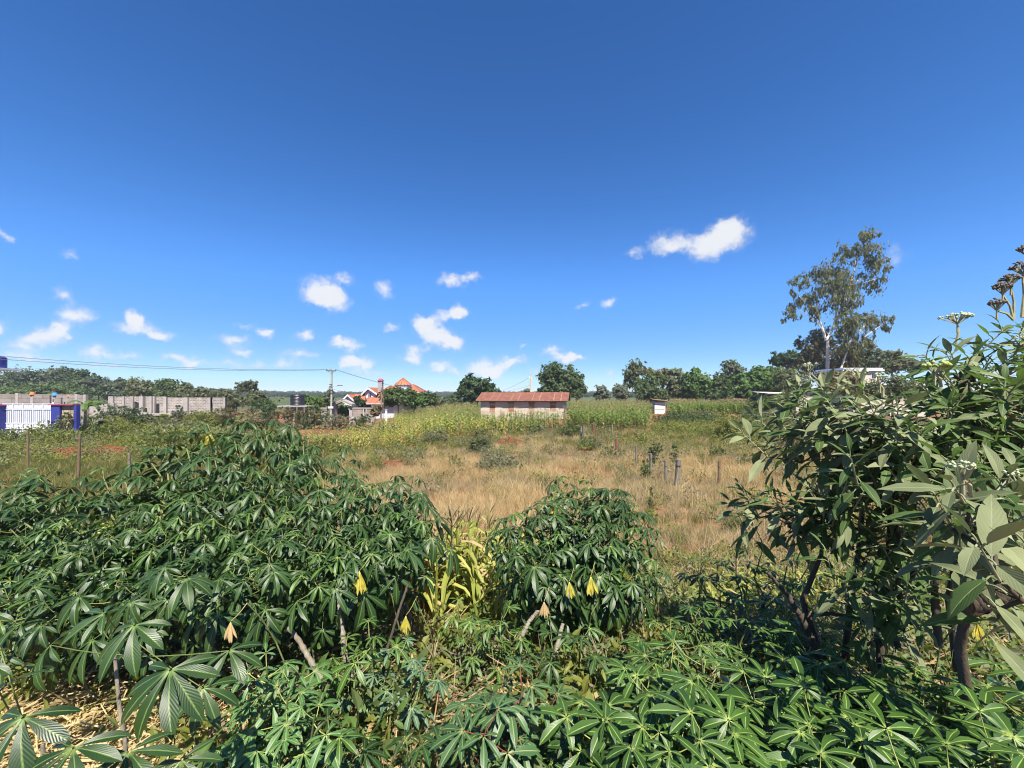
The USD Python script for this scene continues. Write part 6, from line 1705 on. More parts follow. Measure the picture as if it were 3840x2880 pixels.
# ------------------------------------------------------------ the big cassava stand on the left
LEFT = [(-180,1900),(20,1790),(150,1760),(230,1830),(330,1850),(400,1740),(580,1635),(790,1580),(1000,1562),(1160,1600),(1310,1695),(1450,1785),(1560,1800),(1610,1835),(1610,1950),(1560,2040),(1480,2090),(1400,2120),(1300,2160),(1150,2200),(950,2220),(760,2250),(560,2270),(300,2310),(60,2310),(-180,2290)]
rngL = np.random.default_rng(8)
LX = [-400, 250, 480, 700, 920, 1130, 1350, 1800]
LLAB = ["wind-swept cassava at the left edge below the grey fence post", "cassava leaning left below the brown fence post", "cassava with drooping leaves in the left stand, under the low pale wall",
        "cassava in the middle of the left stand, below the block building's left half", "tallest cassava of the stand, its top reaching the weeds left of the black tank", "tall cassava right of the tallest one, below the black tank", "cassava at the right end of the left stand beside the dry grass"]
groups_ = [[] for _ in LLAB]
for layer, step in ((0, 90), (1, 160)):
    for (px, py) in fill(LEFT, step, rngL):
        d = np.interp(py, [1580, 1750, 1950, 2150, 2300], [4.4, 3.7, 3.0, 2.5, 2.2]) + rngL.normal(0, 0.10) + 0.55 * layer + 0.25 * sst(1500, 1700, px)
        k = int(np.searchsorted(LX, px) - 1)
        groups_[min(max(k, 0), 6)].append(at(px, py + 60 * layer, d))
for k, tips in enumerate(groups_):
    T = np.array(tips)
    cassava(LLAB[k], tips, (T[:, 0].mean() + 0.1, T[:, 1].mean() + 0.2), "deep", 0.20, 60 + k, nleaf=8, wind=(-0.95, -0.2, -0.1) if k < 3 else ((-0.55, -0.2, -0.1) if k < 5 else (-0.1, -0.3, -0.15)), pet=0.17, droop=0.8, tilt=0.6, stems=3, odd=(0.008, "yellow"), thick=0.02, wide=0.215, spread=108)

# the round bush in the middle
MID = [(1830,2020),(1890,1930),(1990,1840),(2110,1790),(2270,1785),(2370,1850),(2450,1950),(2510,2060),(2460,2150),(2330,2190),(2170,2230),(2030,2270),(1950,2230),(1870,2130)]
rngM = np.random.default_rng(9)
tips = []
for layer, step in ((0, 84), (1, 130)):
    for (px, py) in fill(MID, step, rngM):
        tips.append(at(px, py + 50 * layer, np.interp(py, [1810, 2000, 2250], [3.8, 3.3, 2.95]) + rngM.normal(0, 0.08) + 0.5 * layer))
T = np.array(tips)
cassava("rounded cassava bush standing alone in the middle before the dry grass", tips, (T[:, 0].mean(), T[:, 1].mean() + 0.15), "deep", 0.185, 81, nleaf=8, wind=(0, -0.12, -0.1), pet=0.15, droop=0.75, tilt=0.5, stems=4, odd=(0.05, "yellow"))

# small cassava behind the bugweed trunk, right of the middle
tips = [at(px, py, 3.7 + 0.1 * i % 0.3) for i, (px, py) in enumerate([(2600, 2150), (2690, 2120), (2760, 2085), (2860, 2060), (2960, 2080), (3040, 2110), (2700, 2210), (2830, 2190), (2940, 2180)])]
cassava("small light green cassava at the edge of the grass left of the bugweed trunk", tips, (xat(2800, 3.8), 3.85), "fresh", 0.14, 90, nleaf=6, pet=0.15, droop=0.5, tilt=0.3)

rg = np.random.default_rng(95)
tips = [at(px, py, np.interp(py, [2180, 2420], [3.1, 2.5]) + rg.normal(0, 0.08)) for px, py in fill([(2420,2300),(2560,2230),(2760,2230),(2960,2240),(3060,2320),(2980,2400),(2700,2410),(2480,2400)], 105, rg)]
T = np.array(tips)
cassava("light green cassava seedlings between the middle bush and the bugweed trunk", tips, (T[:, 0].mean(), T[:, 1].mean() + 0.1), "fresh", 0.13, 96, nleaf=6, pet=0.13, droop=0.5, tilt=0.3)

# low cassava filling the foreground at the right
RIGHT = [(2230,2560),(2330,2450),(2500,2420),(2700,2460),(2900,2430),(3060,2400),(3250,2430),(3450,2480),(3650,2500),(3980,2520),(3980,3000),(2150,3000),(2150,2760)]
rngR = np.random.default_rng(10)
RX = [0, 2480, 2760, 3060, 3380, 5000]
RLAB = ["low fresh cassava right of the red-stalked plant at the bottom", "low cassava with long drooping star leaves below the dry brush", "low cassava with upright star leaves below the bugweed trunk", "low broad-leaved cassava at the bottom, left of the right corner", "low cassava in the bottom right corner under the sage-green leaves"]
groups_ = [[] for _ in RLAB]
for layer, step in ((0, 150), (1, 190)):
    for (px, py) in fill(RIGHT, step, rngR):
        d = np.interp(py, [2400, 2550, 2750, 3000], [2.35, 1.95, 1.6, 1.35]) + rngR.normal(0, 0.07) + 0.25 * layer
        groups_[int(np.searchsorted(RX, px) - 1)].append(at(px, py + 90 * layer, d))
for k, tips in enumerate(groups_):
    T = np.array(tips)
    cassava(RLAB[k], tips, (T[:, 0].mean(), T[:, 1].mean() + 0.15), "fresh", 0.205, 100 + k, nleaf=6, pet=0.19, droop=0.55, tilt=0.25, stems=3, upright=1.0, outward=0.3, spread=125, nl=7, wind=(0.0, -0.12, 0), wide=0.27, odd=(0.06, "yellow"))

# young plants in the lower middle
LOW = [("grey-green young cassava in the lower middle, under the yellow hanging leaf", [(1500,2440),(1600,2520),(1440,2560),(1560,2620),(1420,2680),(1330,2600)], 2.2, "grey", 0.14),
       ("red-stalked cassava at the bottom centre", [(1860,2600),(1960,2560),(1820,2720),(1930,2700),(2060,2640),(1760,2640),(1900,2800)], 1.75, "red", 0.165),
       ("small cassava below the middle bush's shaded side", [(1720,2280),(1800,2330),(1880,2300),(1840,2400),(1760,2420),(1940,2380),(1900,2450)], 2.75, "fresh", 0.125),
       ("cassava seedling cluster under the right side of the middle bush", [(2080,2420),(2180,2380),(2260,2440),(2120,2500),(2020,2480)], 2.5, "deep", 0.125),
       ("mottled cassava in front of the pale leaning stems", [(1000,2500),(1080,2620),(1130,2520),(980,2640),(900,2720),(1060,2760),(1180,2680)], 1.75, "spotted", 0.15),
       ("shaded cassava at the bottom edge left of the centre", [(1230,2760),(1330,2800),(1430,2840),(1280,2880),(1150,2860),(1540,2800)], 1.65, "deep", 0.15),
       ("shaded cassava at the bottom edge below the red-stalked one", [(1650,2860),(1750,2880),(2030,2860),(2150,2860)], 1.55, "deep", 0.16),
       ("low cassava between the pale stems and the yellow leaf", [(1290,2420),(1380,2380),(1230,2560),(1350,2500)], 2.3, "fresh", 0.13)]
for k, (lab, pts, d, m, size) in enumerate(LOW):
    rr = np.random.default_rng(200 + k)
    tips = [at(px, py, d + rr.normal(0, 0.10)) for px, py in pts]
    tips += [at(px + rr.normal(0, 60), py + 90, d + 0.25) for px, py in pts[::2]]
    T = np.array(tips)
    cassava(lab, tips, (T[:, 0].mean(), T[:, 1].mean() + 0.12), m, size, 210 + k, nleaf=6, pet=0.13, droop=0.6, tilt=0.35, upright=0.9, outward=0.4, spread=118, wind=(0, -0.1, 0), odd=(0.05, "dry"))


# ------------------------------------------------------------ the big leaves at the lower left
def placed_leaves(label, base, leaves, m, seed, stem_tip=None):
    """A plant whose leaves are set one by one: (px, py, d, angle in the leaf plane, size, tilt, droop, lobes)."""
    rng = np.random.default_rng(seed)
    org = np.array([base[0], base[1], gz(*base)])
    t = thing("cassava_plant", label, "cassava plant", org)
    st = np.asarray(stem_tip) - org
    MB().tube(limb((0, 0, -0.1), st, 0.02, rng, 6), np.linspace(0.011, 0.006, 6), 7).build("stem", M["cassava_wood"], t, smooth=True)
    for (px, py, d, ang, size, tilt, droop, nl) in leaves:
        P = at(px, py, d) - org
        a = np.array([math.sin(math.radians(ang)), -math.cos(math.radians(ang)), -tilt])       # 0 = towards the camera, -90 = to the left
        n = unit(UP + np.array([0, -0.25, 0]))
        mb = MB()
        A = st - UP * rng.uniform(0.02, 0.2)
        cassava_leaf(mb, P, a, n, size * 0.92, rng, nl, droop * 1.25, 112, 0.25, base=A)
        mb.build("leaf", CM[m], t, smooth=True, uv=True)
    return t


placed_leaves("large-leaved cassava over the straw at the lower left", (xat(430, 1.75), 1.8), [
    (505, 2345, 1.42, -12, 0.20, 0.55, 0.7, 7), (640, 2512, 1.22, 12, 0.21, 0.55, 0.65, 8), (392, 2302, 1.62, -75, 0.17, 0.15, 0.5, 7), (300, 2240, 1.8, -20, 0.16, 0.6, 0.8, 7), (490, 2260, 1.85, 5, 0.15, 0.9, 0.9, 7),
    (700, 2170, 1.95, 40, 0.18, 0.25, 0.7, 7), (620, 2130, 1.98, -35, 0.17, 0.45, 0.7, 7), (860, 2440, 1.6, 70, 0.17, 0.3, 0.6, 6), (190, 2420, 1.7, -70, 0.18, 0.6, 0.8, 6), (760, 2580, 1.5, 60, 0.17, 0.5, 0.6, 7)], "deep", 301, at(470, 2330, 1.85))
placed_leaves("cassava with huge leaves cut by the lower left corner", (xat(120, 1.3), 1.4), [
    (88, 2690, 1.0, 5, 0.19, 0.6, 0.5, 7), (275, 2805, 0.98, 8, 0.185, 0.35, 0.5, 7), (482, 2820, 1.05, 25, 0.17, 0.3, 0.5, 7), (-60, 2480, 1.25, -40, 0.18, 0.5, 0.6, 7), (-40, 2300, 1.6, -30, 0.18, 0.5, 0.7, 7), (40, 2560, 1.3, -120, 0.15, 0.2, 0.4, 6), (680, 2850, 1.1, 30, 0.14, 0.4, 0.5, 7)], "deep", 302, at(160, 2790, 1.35))


def hanging_leaf(label, px, py, d, size, m, seed):
    """A wilted leaf folded straight down on its stalk, on a thin stem that reaches the ground."""
    rng = np.random.default_rng(seed)
    P = at(px, py, d)
    bx_, by_ = P[0] + 0.05, P[1] + 0.10
    size = size * 0.85
    org = np.array([bx_, by_, gz(bx_, by_)])
    t = thing("wilted_leaf", label, "cassava leaf", org)
    mb = MB()
    cassava_leaf(mb, P - org, np.array([0.05, -0.25, -1.0]), np.array([0, -1.0, 0.25]), size, rng, 6, 0.12, 20, 0.17, base=P - org + np.array([0.04, 0.07, 0.06]))
    mb.build("leaf", CM[m], t, smooth=True, uv=True)
    MB().tube(limb((rng.uniform(-0.1, 0.3), 0.25, -0.05), P - org + np.array([0.04, 0.07, 0.06]), 0.05, rng, 7), np.linspace(0.006, 0.0025, 7), 5).build("stem", M["cassava_shoot"], t)


for k, (lab, px, py, d, s, m) in enumerate([
    ("bright yellow wilted leaf hanging below the middle bush, right one", 2215, 2160, 2.75, 0.15, "yellow"), ("narrow yellow wilted leaf hanging left of the brightest one", 2135, 2180, 2.8, 0.13, "yellow"),
    ("broad yellow-green leaf hanging under the left stand", 1348, 2140, 2.5, 0.16, "yellow"), ("spotted yellow leaf hanging on a thin stalk in the lower middle", 1522, 2308, 2.3, 0.11, "yellow"),
    ("dry tan leaf hanging under the left stand by the pale stem", 865, 2330, 2.1, 0.12, "dry"), ("dry tan leaf hanging under the middle bush's left half", 2040, 2255, 2.6, 0.12, "dry"),
    
    ("yellow leaf under the sage-green bugweed leaves", 3660, 2330, 1.9, 0.10, "yellow")]):
    hanging_leaf(lab, px, py, d, s, m, 330 + k)


def stick(name, label, cat, pts, r0, r1, m, sides=8, knots=0.0, seed=0):
    rng = np.random.default_rng(seed)
    P = np.array([at(*p) for p in pts])
    n = 46
    s = np.linspace(0, 1, n)
    u = np.linspace(0, 1, len(P))
    Q = np.stack([np.interp(s, u, P[:, k]) for k in range(3)], 1) + rng.normal(0, 1, (n, 3)) * r0 * 0.10
    bump_ = np.where(np.arange(n) % 3 == 0, 1.0, 0.0) * rng.uniform(0.3, 1.6, n)
    r = np.linspace(r0, r1, n) * (1 + knots * bump_ + 0.05 * rng.normal(size=n))
    MB().tube(Q, r, sides).build(name, M[m], smooth=True, label=label, cat=cat)


stick("bare_cane", "thick pale leaning cassava stem in the dark gap at lower left", "cane", [(1040, 2300, 2.4), (1120, 2400, 2.35), (1200, 2540, 2.3), (1260, 2640, 2.25)], 0.012, 0.016, "cassava_wood", knots=0.22, seed=1)
stick("bare_cane", "knotted pale upright cassava stem right of the leaning one", "cane", [(1268, 2230, 2.6), (1282, 2330, 2.55), (1292, 2450, 2.5), (1320, 2560, 2.45)], 0.014, 0.018, "cassava_wood", knots=0.2, seed=2)
stick("bare_cane", "thin dark bare stem leaning right in the lower middle", "cane", [(1530, 2190, 2.5), (1490, 2310, 2.45), (1450, 2440, 2.4), (1420, 2620, 2.35)], 0.007, 0.010, "bugweed_wood", knots=0.1, seed=3)
stick("bare_cane", "short pale stem leaning under the middle bush", "cane", [(2018, 2290, 2.75), (1985, 2330, 2.72), (1950, 2400, 2.7)], 0.012, 0.014, "cassava_wood", knots=0.15, seed=4)
stick("bare_cane", "whitish upright stem below the middle bush's centre", "cane", [(2110, 2340, 2.8), (2095, 2400, 2.75), (2080, 2470, 2.7)], 0.012, 0.015, "cassava_wood", knots=0.15, seed=5)

# ------------------------------------------------------------ bugweed (pale felted leaves, berries) at the right
def bug_leaf(mb, P, a, n, L, rng, base=None, wide=0.29):
    a = unit(a)
    n = unit(n - a * (n @ a))
    lobe(mb, P, a, n, L, L * wide * rng.uniform(0.85, 1.1), rng.uniform(0.15, 0.75), T_B, W_B, fold=rng.uniform(0.08, 0.35), twist=rng.normal(0, 0.25), start=rng.uniform(-0.1, 0.15), wave=0.012)
    if base is not None:
        petiole(mb, base, P, 0.003, rng, 0.005)


def cluster(t, org, P, s, rng, r=0.06, m="berry", n=34, br=0.0075, flat=0.55):
    """A branched head of berries or buds on a stalk."""
    st, be = MB(), MB()
    ico = [np.array([0, 0, 1.0]), np.array([0, 0, -1.0])] + [np.array([math.cos(k * math.pi / 2.5), math.sin(k * math.pi / 2.5), 0.0]) for k in range(5)]
    V = np.array(ico)
    Fc = [[0, 2 + k, 2 + (k + 1) % 5] for k in range(5)] + [[1, 2 + (k + 1) % 5, 2 + k] for k in range(5)]
    s = unit(s)
    head = P + s * 0.09
    st.tube([P - org, P + s * 0.05 - org], [0.005, 0.004], 5)
    for k in range(n):
        d = rng.normal(0, 1, 3)
        d = unit(d - s * min(0, d @ s) * 1.2)
        q = head + (d - s * (d @ s) * (1 - flat)) * r * rng.uniform(0.55, 1.0)
        be.add(V * br * rng.uniform(0.8, 1.25) + (q - org), Fc)
        if k % 3 == 0:
            st.tube([P + s * 0.05 - org, q - org], [0.0028, 0.0018], 3, cap=False)
    c = be.build("berry_cluster" if m == "berry" else ("bud_cluster" if m == "bud" else "seed_head"), M[m], t, smooth=True)
    st.build("stalk", M["bugweed_twig"], c)


def bugweed(label, base_xy, trunk, tips, seed, leaf_m, size, nleaf=9, wind=(0, 0, 0), heads=(), thick=0.021, droopy=0.18):
    rng = np.random.default_rng(seed)
    org = np.array([base_xy[0], base_xy[1], gz(*base_xy)])
    t = thing("bugweed_shrub", label, "shrub", org)
    trunk = [np.asarray(p) - org for p in trunk]
    P = np.vstack([[0, 0, -0.15], *trunk])
    MB().tube(P, np.linspace(thick * 1.2, thick * 0.22, len(P)), 9).build("trunk", M["bugweed_wood"], t, smooth=True)
    rest = {}
    count = 0
    nodes = list(trunk)
    for (tp, cl) in sorted([(np.asarray(q[0]), q[1]) for q in tips], key=lambda q: (q[0][1] > 2.75, np.linalg.norm(q[0] - org - trunk[-1]))):
        q = tp - org
        c = min(nodes, key=lambda g: np.linalg.norm(q - g) + (0.6 if g[2] > q[2] - 0.05 else 0.0))
        d = q - c
        out = unit(np.array([q[0] - trunk[0][0], q[1] - trunk[0][1], 0.0]) + 1e-6)
        s = unit(unit(d) * 0.6 + UP * 0.55 + out * 0.25 + rng.normal(0, 0.18, 3))
        h = q - s * 0.22
        P = [c, c * 0.5 + h * 0.5 + UP * 0.03 + rng.normal(0, 0.025, 3), h]
        b_ = MB().tube(P, [thick * 0.40, thick * 0.30, thick * 0.2], 6).build("branch", M["bugweed_wood"], t, smooth=True)
        MB().tube([h, q - s * 0.1, q], [thick * 0.2, thick * 0.16, thick * 0.1], 5).build("twig", M["bugweed_twig"], b_, smooth=True)
        nodes.append(h)
        u = unit(np.cross(s, [0.2, 0.8, 0.5]))
        w = np.cross(s, u)
        a0 = rng.uniform(0, 6.28)
        for k in range(nleaf):
            g = a0 + k * 2.39996
            rad = u * math.cos(g) + w * math.sin(g)
            f = (k + 1) / nleaf
            be = math.radians(25 + 85 * f) + rng.normal(0, 0.12)
            pd = unit(s * math.cos(be) + rad * math.sin(be) - UP * droopy * f + np.asarray(wind) * rng.uniform(0.4, 1.2))
            A = q - s * (0.30 * f * f)
            Pp = A + pd * rng.uniform(0.025, 0.05)
            L = size * (0.45 + 0.6 * min(1, 1.4 * f)) * rng.uniform(0.8, 1.15)
            nn = unit(UP * 0.8 + s * 0.3 + rng.normal(0, 0.22, 3))
            lm = leaf_m if rng.random() < 0.75 else ("sage" if leaf_m == "sage_green" else "sage_green")
            count += 1
            mb = MB() if count <= 296 else rest.setdefault(lm, MB())
            bug_leaf(mb, Pp, pd, nn, L, rng, base=A)
            if count <= 296:
                mb.build("leaf", CM[lm], t, smooth=True, uv=True)
        if cl:
            cluster(t, org, tp, unit(s + UP), rng, 0.05, cl, 24, 0.006)
    for lm, mb in rest.items():
        mb.build("inner_leaves", CM[lm], t, smooth=True, uv=True, kind="stuff")
    for (px, py, d, r, m, n, brr, fl, stem_from) in heads:
        P = at(px, py, d)
        q0 = at(*stem_from) - org
        MB().tube([q0, (q0 + P - org) / 2 + [0.01, 0, 0.01], P - org], [0.007, 0.006, 0.005], 5).build("flower_stem", M["bugweed_twig"], t)
        cluster(t, org, P - UP * 0.05, UP, rng, r, m, n, brr, fl)
    return t


def bug_tips(poly, step, rng, dfun, heads=0.06, layers=((0, 1.0), (0.45, 1.35))):
    out = []
    for dd, k in layers:
        for (px, py) in fill(poly, step * k, rng):
            out.append((at(px, py + 40 * (dd > 0), dfun(px, py) + rng.normal(0, 0.10) + dd), "bud" if rng.random() < heads and dd == 0 else None))
    return out


rb = np.random.default_rng(50)
A_ = [(2760,1610),(2850,1525),(2960,1470),(3080,1440),(3200,1440),(3330,1460),(3400,1560),(3400,1690),(3250,1690),(3120,1650),(3000,1625),(2900,1640),(2820,1650)]
bugweed("pale-leaved bugweed branch reaching left in front of the plank shed", (xat(3150, 2.9), 2.9), [at(3190, 2250, 2.85), at(3230, 2000, 2.75), at(3240, 1800, 2.6), at(3220, 1660, 2.5)],
        bug_tips(A_, 80, rb, lambda px, py: np.interp(px, [2850, 3400], [2.75, 2.15])), 500, "sage", 0.20, nleaf=12, wind=(-0.3, 0, -0.05), heads=[(3035, 1395, 2.6, 0.045, "bud", 22, 0.007, 0.6, (3090, 1470, 2.6)), (3300, 1440, 2.2, 0.04, "bud", 18, 0.006, 0.6, (3310, 1490, 2.2))])
B_ = [(3430,1400),(3470,1310),(3560,1265),(3660,1235),(3780,1200),(4050,1170),(4050,1760),(3700,1760),(3450,1720),(3380,1600),(3380,1450)]
bugweed("tall green-leaved bugweed filling the right edge against the sky", (xat(3620, 2.6), 2.6), [at(3560, 2250, 2.5), at(3600, 2000, 2.4), at(3640, 1750, 2.3), at(3660, 1500, 2.25)],
        bug_tips(B_, 86, rb, lambda px, py: np.interp(py, [1250, 1750], [2.35, 1.95]), 0.10), 501, "sage_green", 0.165, nleaf=11, wind=(-0.2, 0, 0), heads=[
            (3590, 1215, 2.3, 0.075, "bud", 60, 0.008, 0.3, (3585, 1290, 2.3)), (3505, 1405, 1.85, 0.05, "berry", 40, 0.009, 0.6, (3530, 1450, 1.9)),
            (3760, 1105, 2.3, 0.045, "seed_head", 70, 0.007, 0.8, (3800, 1200, 2.3)), (3738, 1165, 2.3, 0.04, "seed_head", 60, 0.007, 0.8, (3800, 1200, 2.3)), (3790, 1075, 2.3, 0.045, "seed_head", 60, 0.007, 0.8, (3800, 1200, 2.3)), (3835, 1030, 2.3, 0.05, "seed_head", 70, 0.007, 0.9, (3830, 1190, 2.3)), (3850, 960, 2.35, 0.04, "seed_head", 60, 0.007, 0.9, (3835, 1190, 2.3))])
C_ = [(2680,1880),(2790,1815),(2960,1785),(3100,1750),(3220,1750),(3280,1850),(3180,1930),(3020,1900),(2850,1905)]
bugweed("dark drooping bugweed branch low over the dry grass", (xat(3080, 2.75), 2.7), [at(3060, 2420, 2.6), at(3010, 2250, 2.6), at(3080, 2080, 2.6), at(3090, 1930, 2.55)],
        bug_tips(C_, 78, rb, lambda px, py: np.interp(px, [2750, 3300], [2.75, 2.2]), 0.05, ((0, 1.0), (0.3, 1.2))), 502, "sage_green", 0.16, nleaf=11, wind=(-0.3, 0, -0.15), thick=0.026)
D_ = [(3450,1850),(3560,1790),(3700,1760),(3980,1760),(3980,2200),(3780,2170),(3640,2110),(3460,2060),(3400,1960)]
bugweed("near bugweed with large sage-green leaves at the right edge", (xat(3700, 1.9), 1.9), [at(3600, 2430, 1.8), at(3640, 2200, 1.65), at(3680, 2000, 1.55), at(3680, 1850, 1.5)],
        bug_tips(D_, 140, rb, lambda px, py: np.interp(py, [1750, 2400], [1.5, 1.4]), 0.1, ((0, 1.05), (0.3, 1.5))), 503, "sage", 0.19, nleaf=9, wind=(-0.15, -0.2, 0), droopy=0.02, heads=[(3612, 1800, 1.33, 0.035, "bud", 40, 0.0065, 0.7, (3640, 1860, 1.4))])
E_ = [(3180,1640),(3330,1600),(3480,1620),(3520,1850),(3500,2200),(3380,2280),(3280,2200),(3240,1980),(3160,1820)]
bugweed("dense bugweed between the left arm and the right edge", (xat(3330, 2.5), 2.55), [at(3300, 2300, 2.5), at(3330, 2100, 2.45), at(3340, 1900, 2.4), at(3350, 1720, 2.35)],
        bug_tips(E_, 92, rb, lambda px, py: 2.25, 0.06), 504, "sage_green", 0.165, nleaf=11, wind=(-0.2, -0.05, -0.05))
F_ = [(3040,1960),(3200,2000),(3380,2150),(3500,2280),(3520,2420),(3300,2400),(3160,2260),(3060,2120)]
bugweed("low leafy bugweed shoots in front of the forked dark limbs", (xat(3290, 2.45), 2.5), [at(3300, 2500, 2.45), at(3280, 2350, 2.4), at(3260, 2200, 2.4)],
        bug_tips(F_, 112, rb, lambda px, py: 2.3, 0.0, ((0, 1.0),)), 505, "sage_green", 0.15, nleaf=8, wind=(-0.15, -0.05, 0.0), thick=0.014)
# its bare dark limbs low down
for k, (lab, pts, r0, r1) in enumerate([
    ("dark forked bugweed limb left of the shaded tangle", [(3060,2440,2.5),(3010,2330,2.5),(2960,2240,2.5),(2880,2150,2.5)], 0.024, 0.010), ("thin dark limb crossing right from the forked limb", [(3000,2310,2.5),(3120,2300,2.5),(3250,2330,2.45),(3330,2390,2.4)], 0.014, 0.009),
    ("dark leaning limb in the middle of the bugweed tangle", [(3370,2430,2.3),(3330,2300,2.3),(3400,2200,2.3),(3480,2050,2.3)], 0.015, 0.010), ("dark straight limb leaning left across the tangle", [(3420,2340,2.3),(3300,2160,2.35),(3200,2060,2.4),(3130,1960,2.45)], 0.012, 0.008),
    ("thick dark upright limb behind the large sage leaves", [(3520,2420,2.1),(3505,2250,2.1),(3510,2080,2.05),(3530,1940,2.0)], 0.018, 0.012), ("thin dark limb behind the yellow-green leaf", [(3250,2420,2.6),(3350,2350,2.55),(3500,2200,2.5)], 0.010, 0.008)]):
    stick("bugweed_limb", lab, "branch", pts, r0, r1, "bugweed_wood", knots=0.06, seed=20 + k)
stick("fallen_log", "dark cut log lying under the large sage-green leaves", "log", [(3600, 2290, 1.9), (3700, 2245, 1.85), (3820, 2200, 1.8)], 0.045, 0.04, "bugweed_wood", 12, 0.05, 31)

# ------------------------------------------------------------ low maize and brush just behind the cassava
def near_maize():
    rng = np.random.default_rng(71)
    protos, first = [], {}
    for leaf in ("maize_yellow", "maize_dry", "maize"):
        for v in range(2):
            protos.append((leaf, maize_meshes(rng, 1.15, 8, 0.06)))
    lab = {"maize_yellow": ("low yellowing maize plant behind the cassava bushes", "low yellowing maize plants behind the cassava"), "maize_dry": ("low dried maize plant behind the cassava bushes", "low dried maize plants behind the cassava"), "maize": ("low green maize plant behind the cassava bushes", "low green maize plants behind the cassava")}
    for k in range(190):
        if k < 140:
            px, d = rng.uniform(1330, 2080), rng.uniform(4.2, 7.0)
            kind = rng.choice([0, 1, 2, 3, 4], p=[0.30, 0.30, 0.16, 0.16, 0.08])
        else:
            px, d = rng.uniform(2450, 3350), rng.uniform(3.9, 6.2)
            kind = rng.choice([0, 1, 2, 3, 4], p=[0.26, 0.26, 0.14, 0.1, 0.24])
        x, y, z = on_ground(px, d)
        leaf, (st, lf, ts) = protos[kind]
        s = rng.uniform(0.6, 1.0) * np.interp(px, [1330, 2080, 2450], [1.2, 1.1, 0.62])
        if kind not in first:
            t = thing("low_maize", lab[leaf][0], "maize plant", (x, y, z - 0.02), rng.uniform(0, 6.28), lab[leaf][1], scale=s)
            st.build("stalk", F[leaf], t)
            lf.build("leaves", F[leaf], t)
            ts.build("tassel", F["tassel"], t)
            first[kind] = t
        else:
            copy_of(first[kind], "low_maize", lab[leaf][0], (x, y, z - 0.02), rng.uniform(0, 6.28), s, lab[leaf][1], "maize plant")
    st, lf, ts = maize_meshes(rng, 1.15, 6, 0.06)
    x, y = xat(1612, 2.35), 2.35
    t = thing("maize_plant", "single maize plant with pale branched tassel in the lower middle", "maize plant", (x, y, gz(x, y)), 0.4, scale=(at(0, 2420, 2.35)[2] - gz(x, y)) / 1.32)
    st.build("stalk", F["maize"], t)
    lf.build("leaves", F["maize"], t)
    ts.build("tassel", F["tassel"], t)


near_maize()


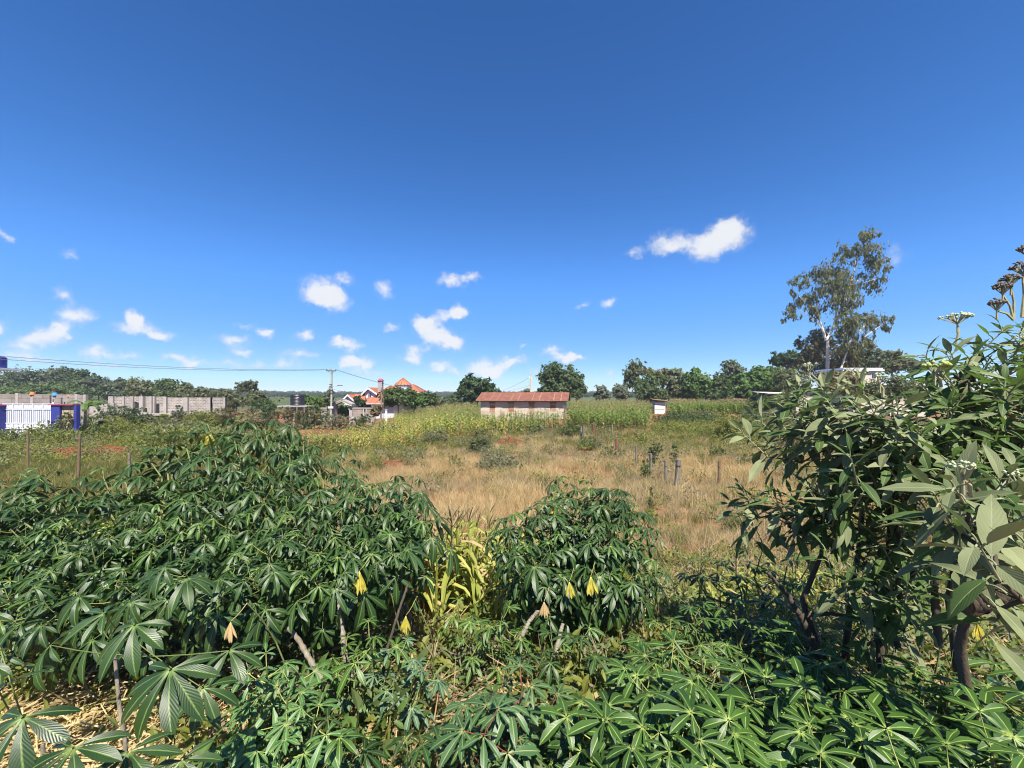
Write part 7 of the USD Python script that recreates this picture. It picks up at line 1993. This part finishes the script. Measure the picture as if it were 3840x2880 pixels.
def litter():
    rng = np.random.default_rng(72)
    # straw and dry stalks on the ground at the lower left, and brush behind the low cassava
    protos = []
    for k in range(4):
        m = MB()
        for _ in range(60):
            a, L = rng.uniform(0, 6.28), rng.uniform(0.12, 0.45)
            a = rng.normal(0.5, 0.7)
            c = np.array([rng.normal(0, 0.16), rng.normal(0, 0.16), rng.uniform(0.0, 0.07)])
            d = np.array([math.cos(a), math.sin(a), rng.normal(0, 0.16)])
            bend = rng.normal(0, 0.03, 3)
            P = np.array([c - d * L / 2, c + bend, c + d * L / 2])
            if rng.random() < 0.5:
                m.tube(P, rng.uniform(0.0015, 0.0035), 3, cap=False)
            else:
                sd = unit(np.cross(d, UP + rng.normal(0, 0.5, 3))) * rng.uniform(0.002, 0.009)
                m.add(np.stack([P - sd, P + sd], 1).reshape(-1, 3), [[0, 1, 3, 2], [2, 3, 5, 4]])
        protos.append((*m.arrays(), F["straw_pale" if k < 3 else "maize_dry"]))
    n = 700
    d = np.sqrt(rng.uniform(1.1 ** 2, 4.2 ** 2, n))
    px = rng.uniform(-500, 1150, n)
    x = xat(px, d)
    keep = rng.random(n) < np.interp(px, [500, 1150], [1, 0.35])
    x, d = x[keep], d[keep]
    instancer("straw_mulch", protos, np.stack([x, d, ground(x, d)], 1), rng.integers(0, 4, len(x)), rng.normal(0.2, 0.6, len(x)), rng.uniform(0.7, 1.2, len(x)), "pale straw and dry stalks strewn on the ground at the lower left", "straw")
    n = 1500
    d = np.sqrt(rng.uniform(1.2 ** 2, 7.5 ** 2, n))
    px = rng.uniform(900, 4200, n)
    x = xat(px, d)
    brown = [(p[0], p[1], p[2], F["dead"] if k % 2 else F["maize_dry"]) for k, p in enumerate(protos)]
    instancer("dry_brush", brown, np.stack([x, d, ground(x, d)], 1), rng.integers(0, 4, n), rng.uniform(0, 6.28, n), rng.uniform(0.7, 1.7, n), "dry twigs and stalks lying between and behind the cassava", "brush")
    und = [(*leafy(rng, 50, 0.34, 0.22, 0.06), F[m_]) for m_ in ("weed", "fresh", "weed_yellow", "weed_yellow", "weed_grey")] + [(*tuft(rng, 26, 0.45, 0.15, 0.006, 0.5), F["grass"]), (*tuft(rng, 26, 0.4, 0.16, 0.007, 0.6), F["straw"])]
    n = 4600
    d = np.sqrt(rng.uniform(1.25 ** 2, 8.5 ** 2, n))
    px = rng.uniform(-300, 4300, n)
    keep = ~((px < 900) & (d < 3.4) & (rng.random(n) < 0.8)) & ~((d > 6.5) & (px > 1600) & (rng.random(n) < 0.6))
    px, d = px[keep], d[keep]
    x = xat(px, d)
    kind = rng.choice(7, len(x), p=[0.2, 0.14, 0.14, 0.14, 0.1, 0.12, 0.16])
    instancer("undergrowth", und, np.stack([x, d, ground(x, d) - 0.02], 1), kind, rng.uniform(0, 6.28, len(x)), rng.uniform(0.6, 1.25, len(x)), "tangled low weeds and grass under the cassava plants", "undergrowth")


litter()

# ------------------------------------------------------------ the air
usdkit.material(stage, LOOK + "haze", {"v": ("principled_volume", {"color": (0.80, 0.88, 1.0), "density": 0.00026, "anisotropy": 0.0})}, [], volume="v.volume")
hz = float(Z.min()) - 1.0
MB().box((-6300, -6300, hz), (6300, 6300, 40.0)).build("haze", LOOK + "haze", kind="stuff", label="thin pale blue haze over the whole plain")
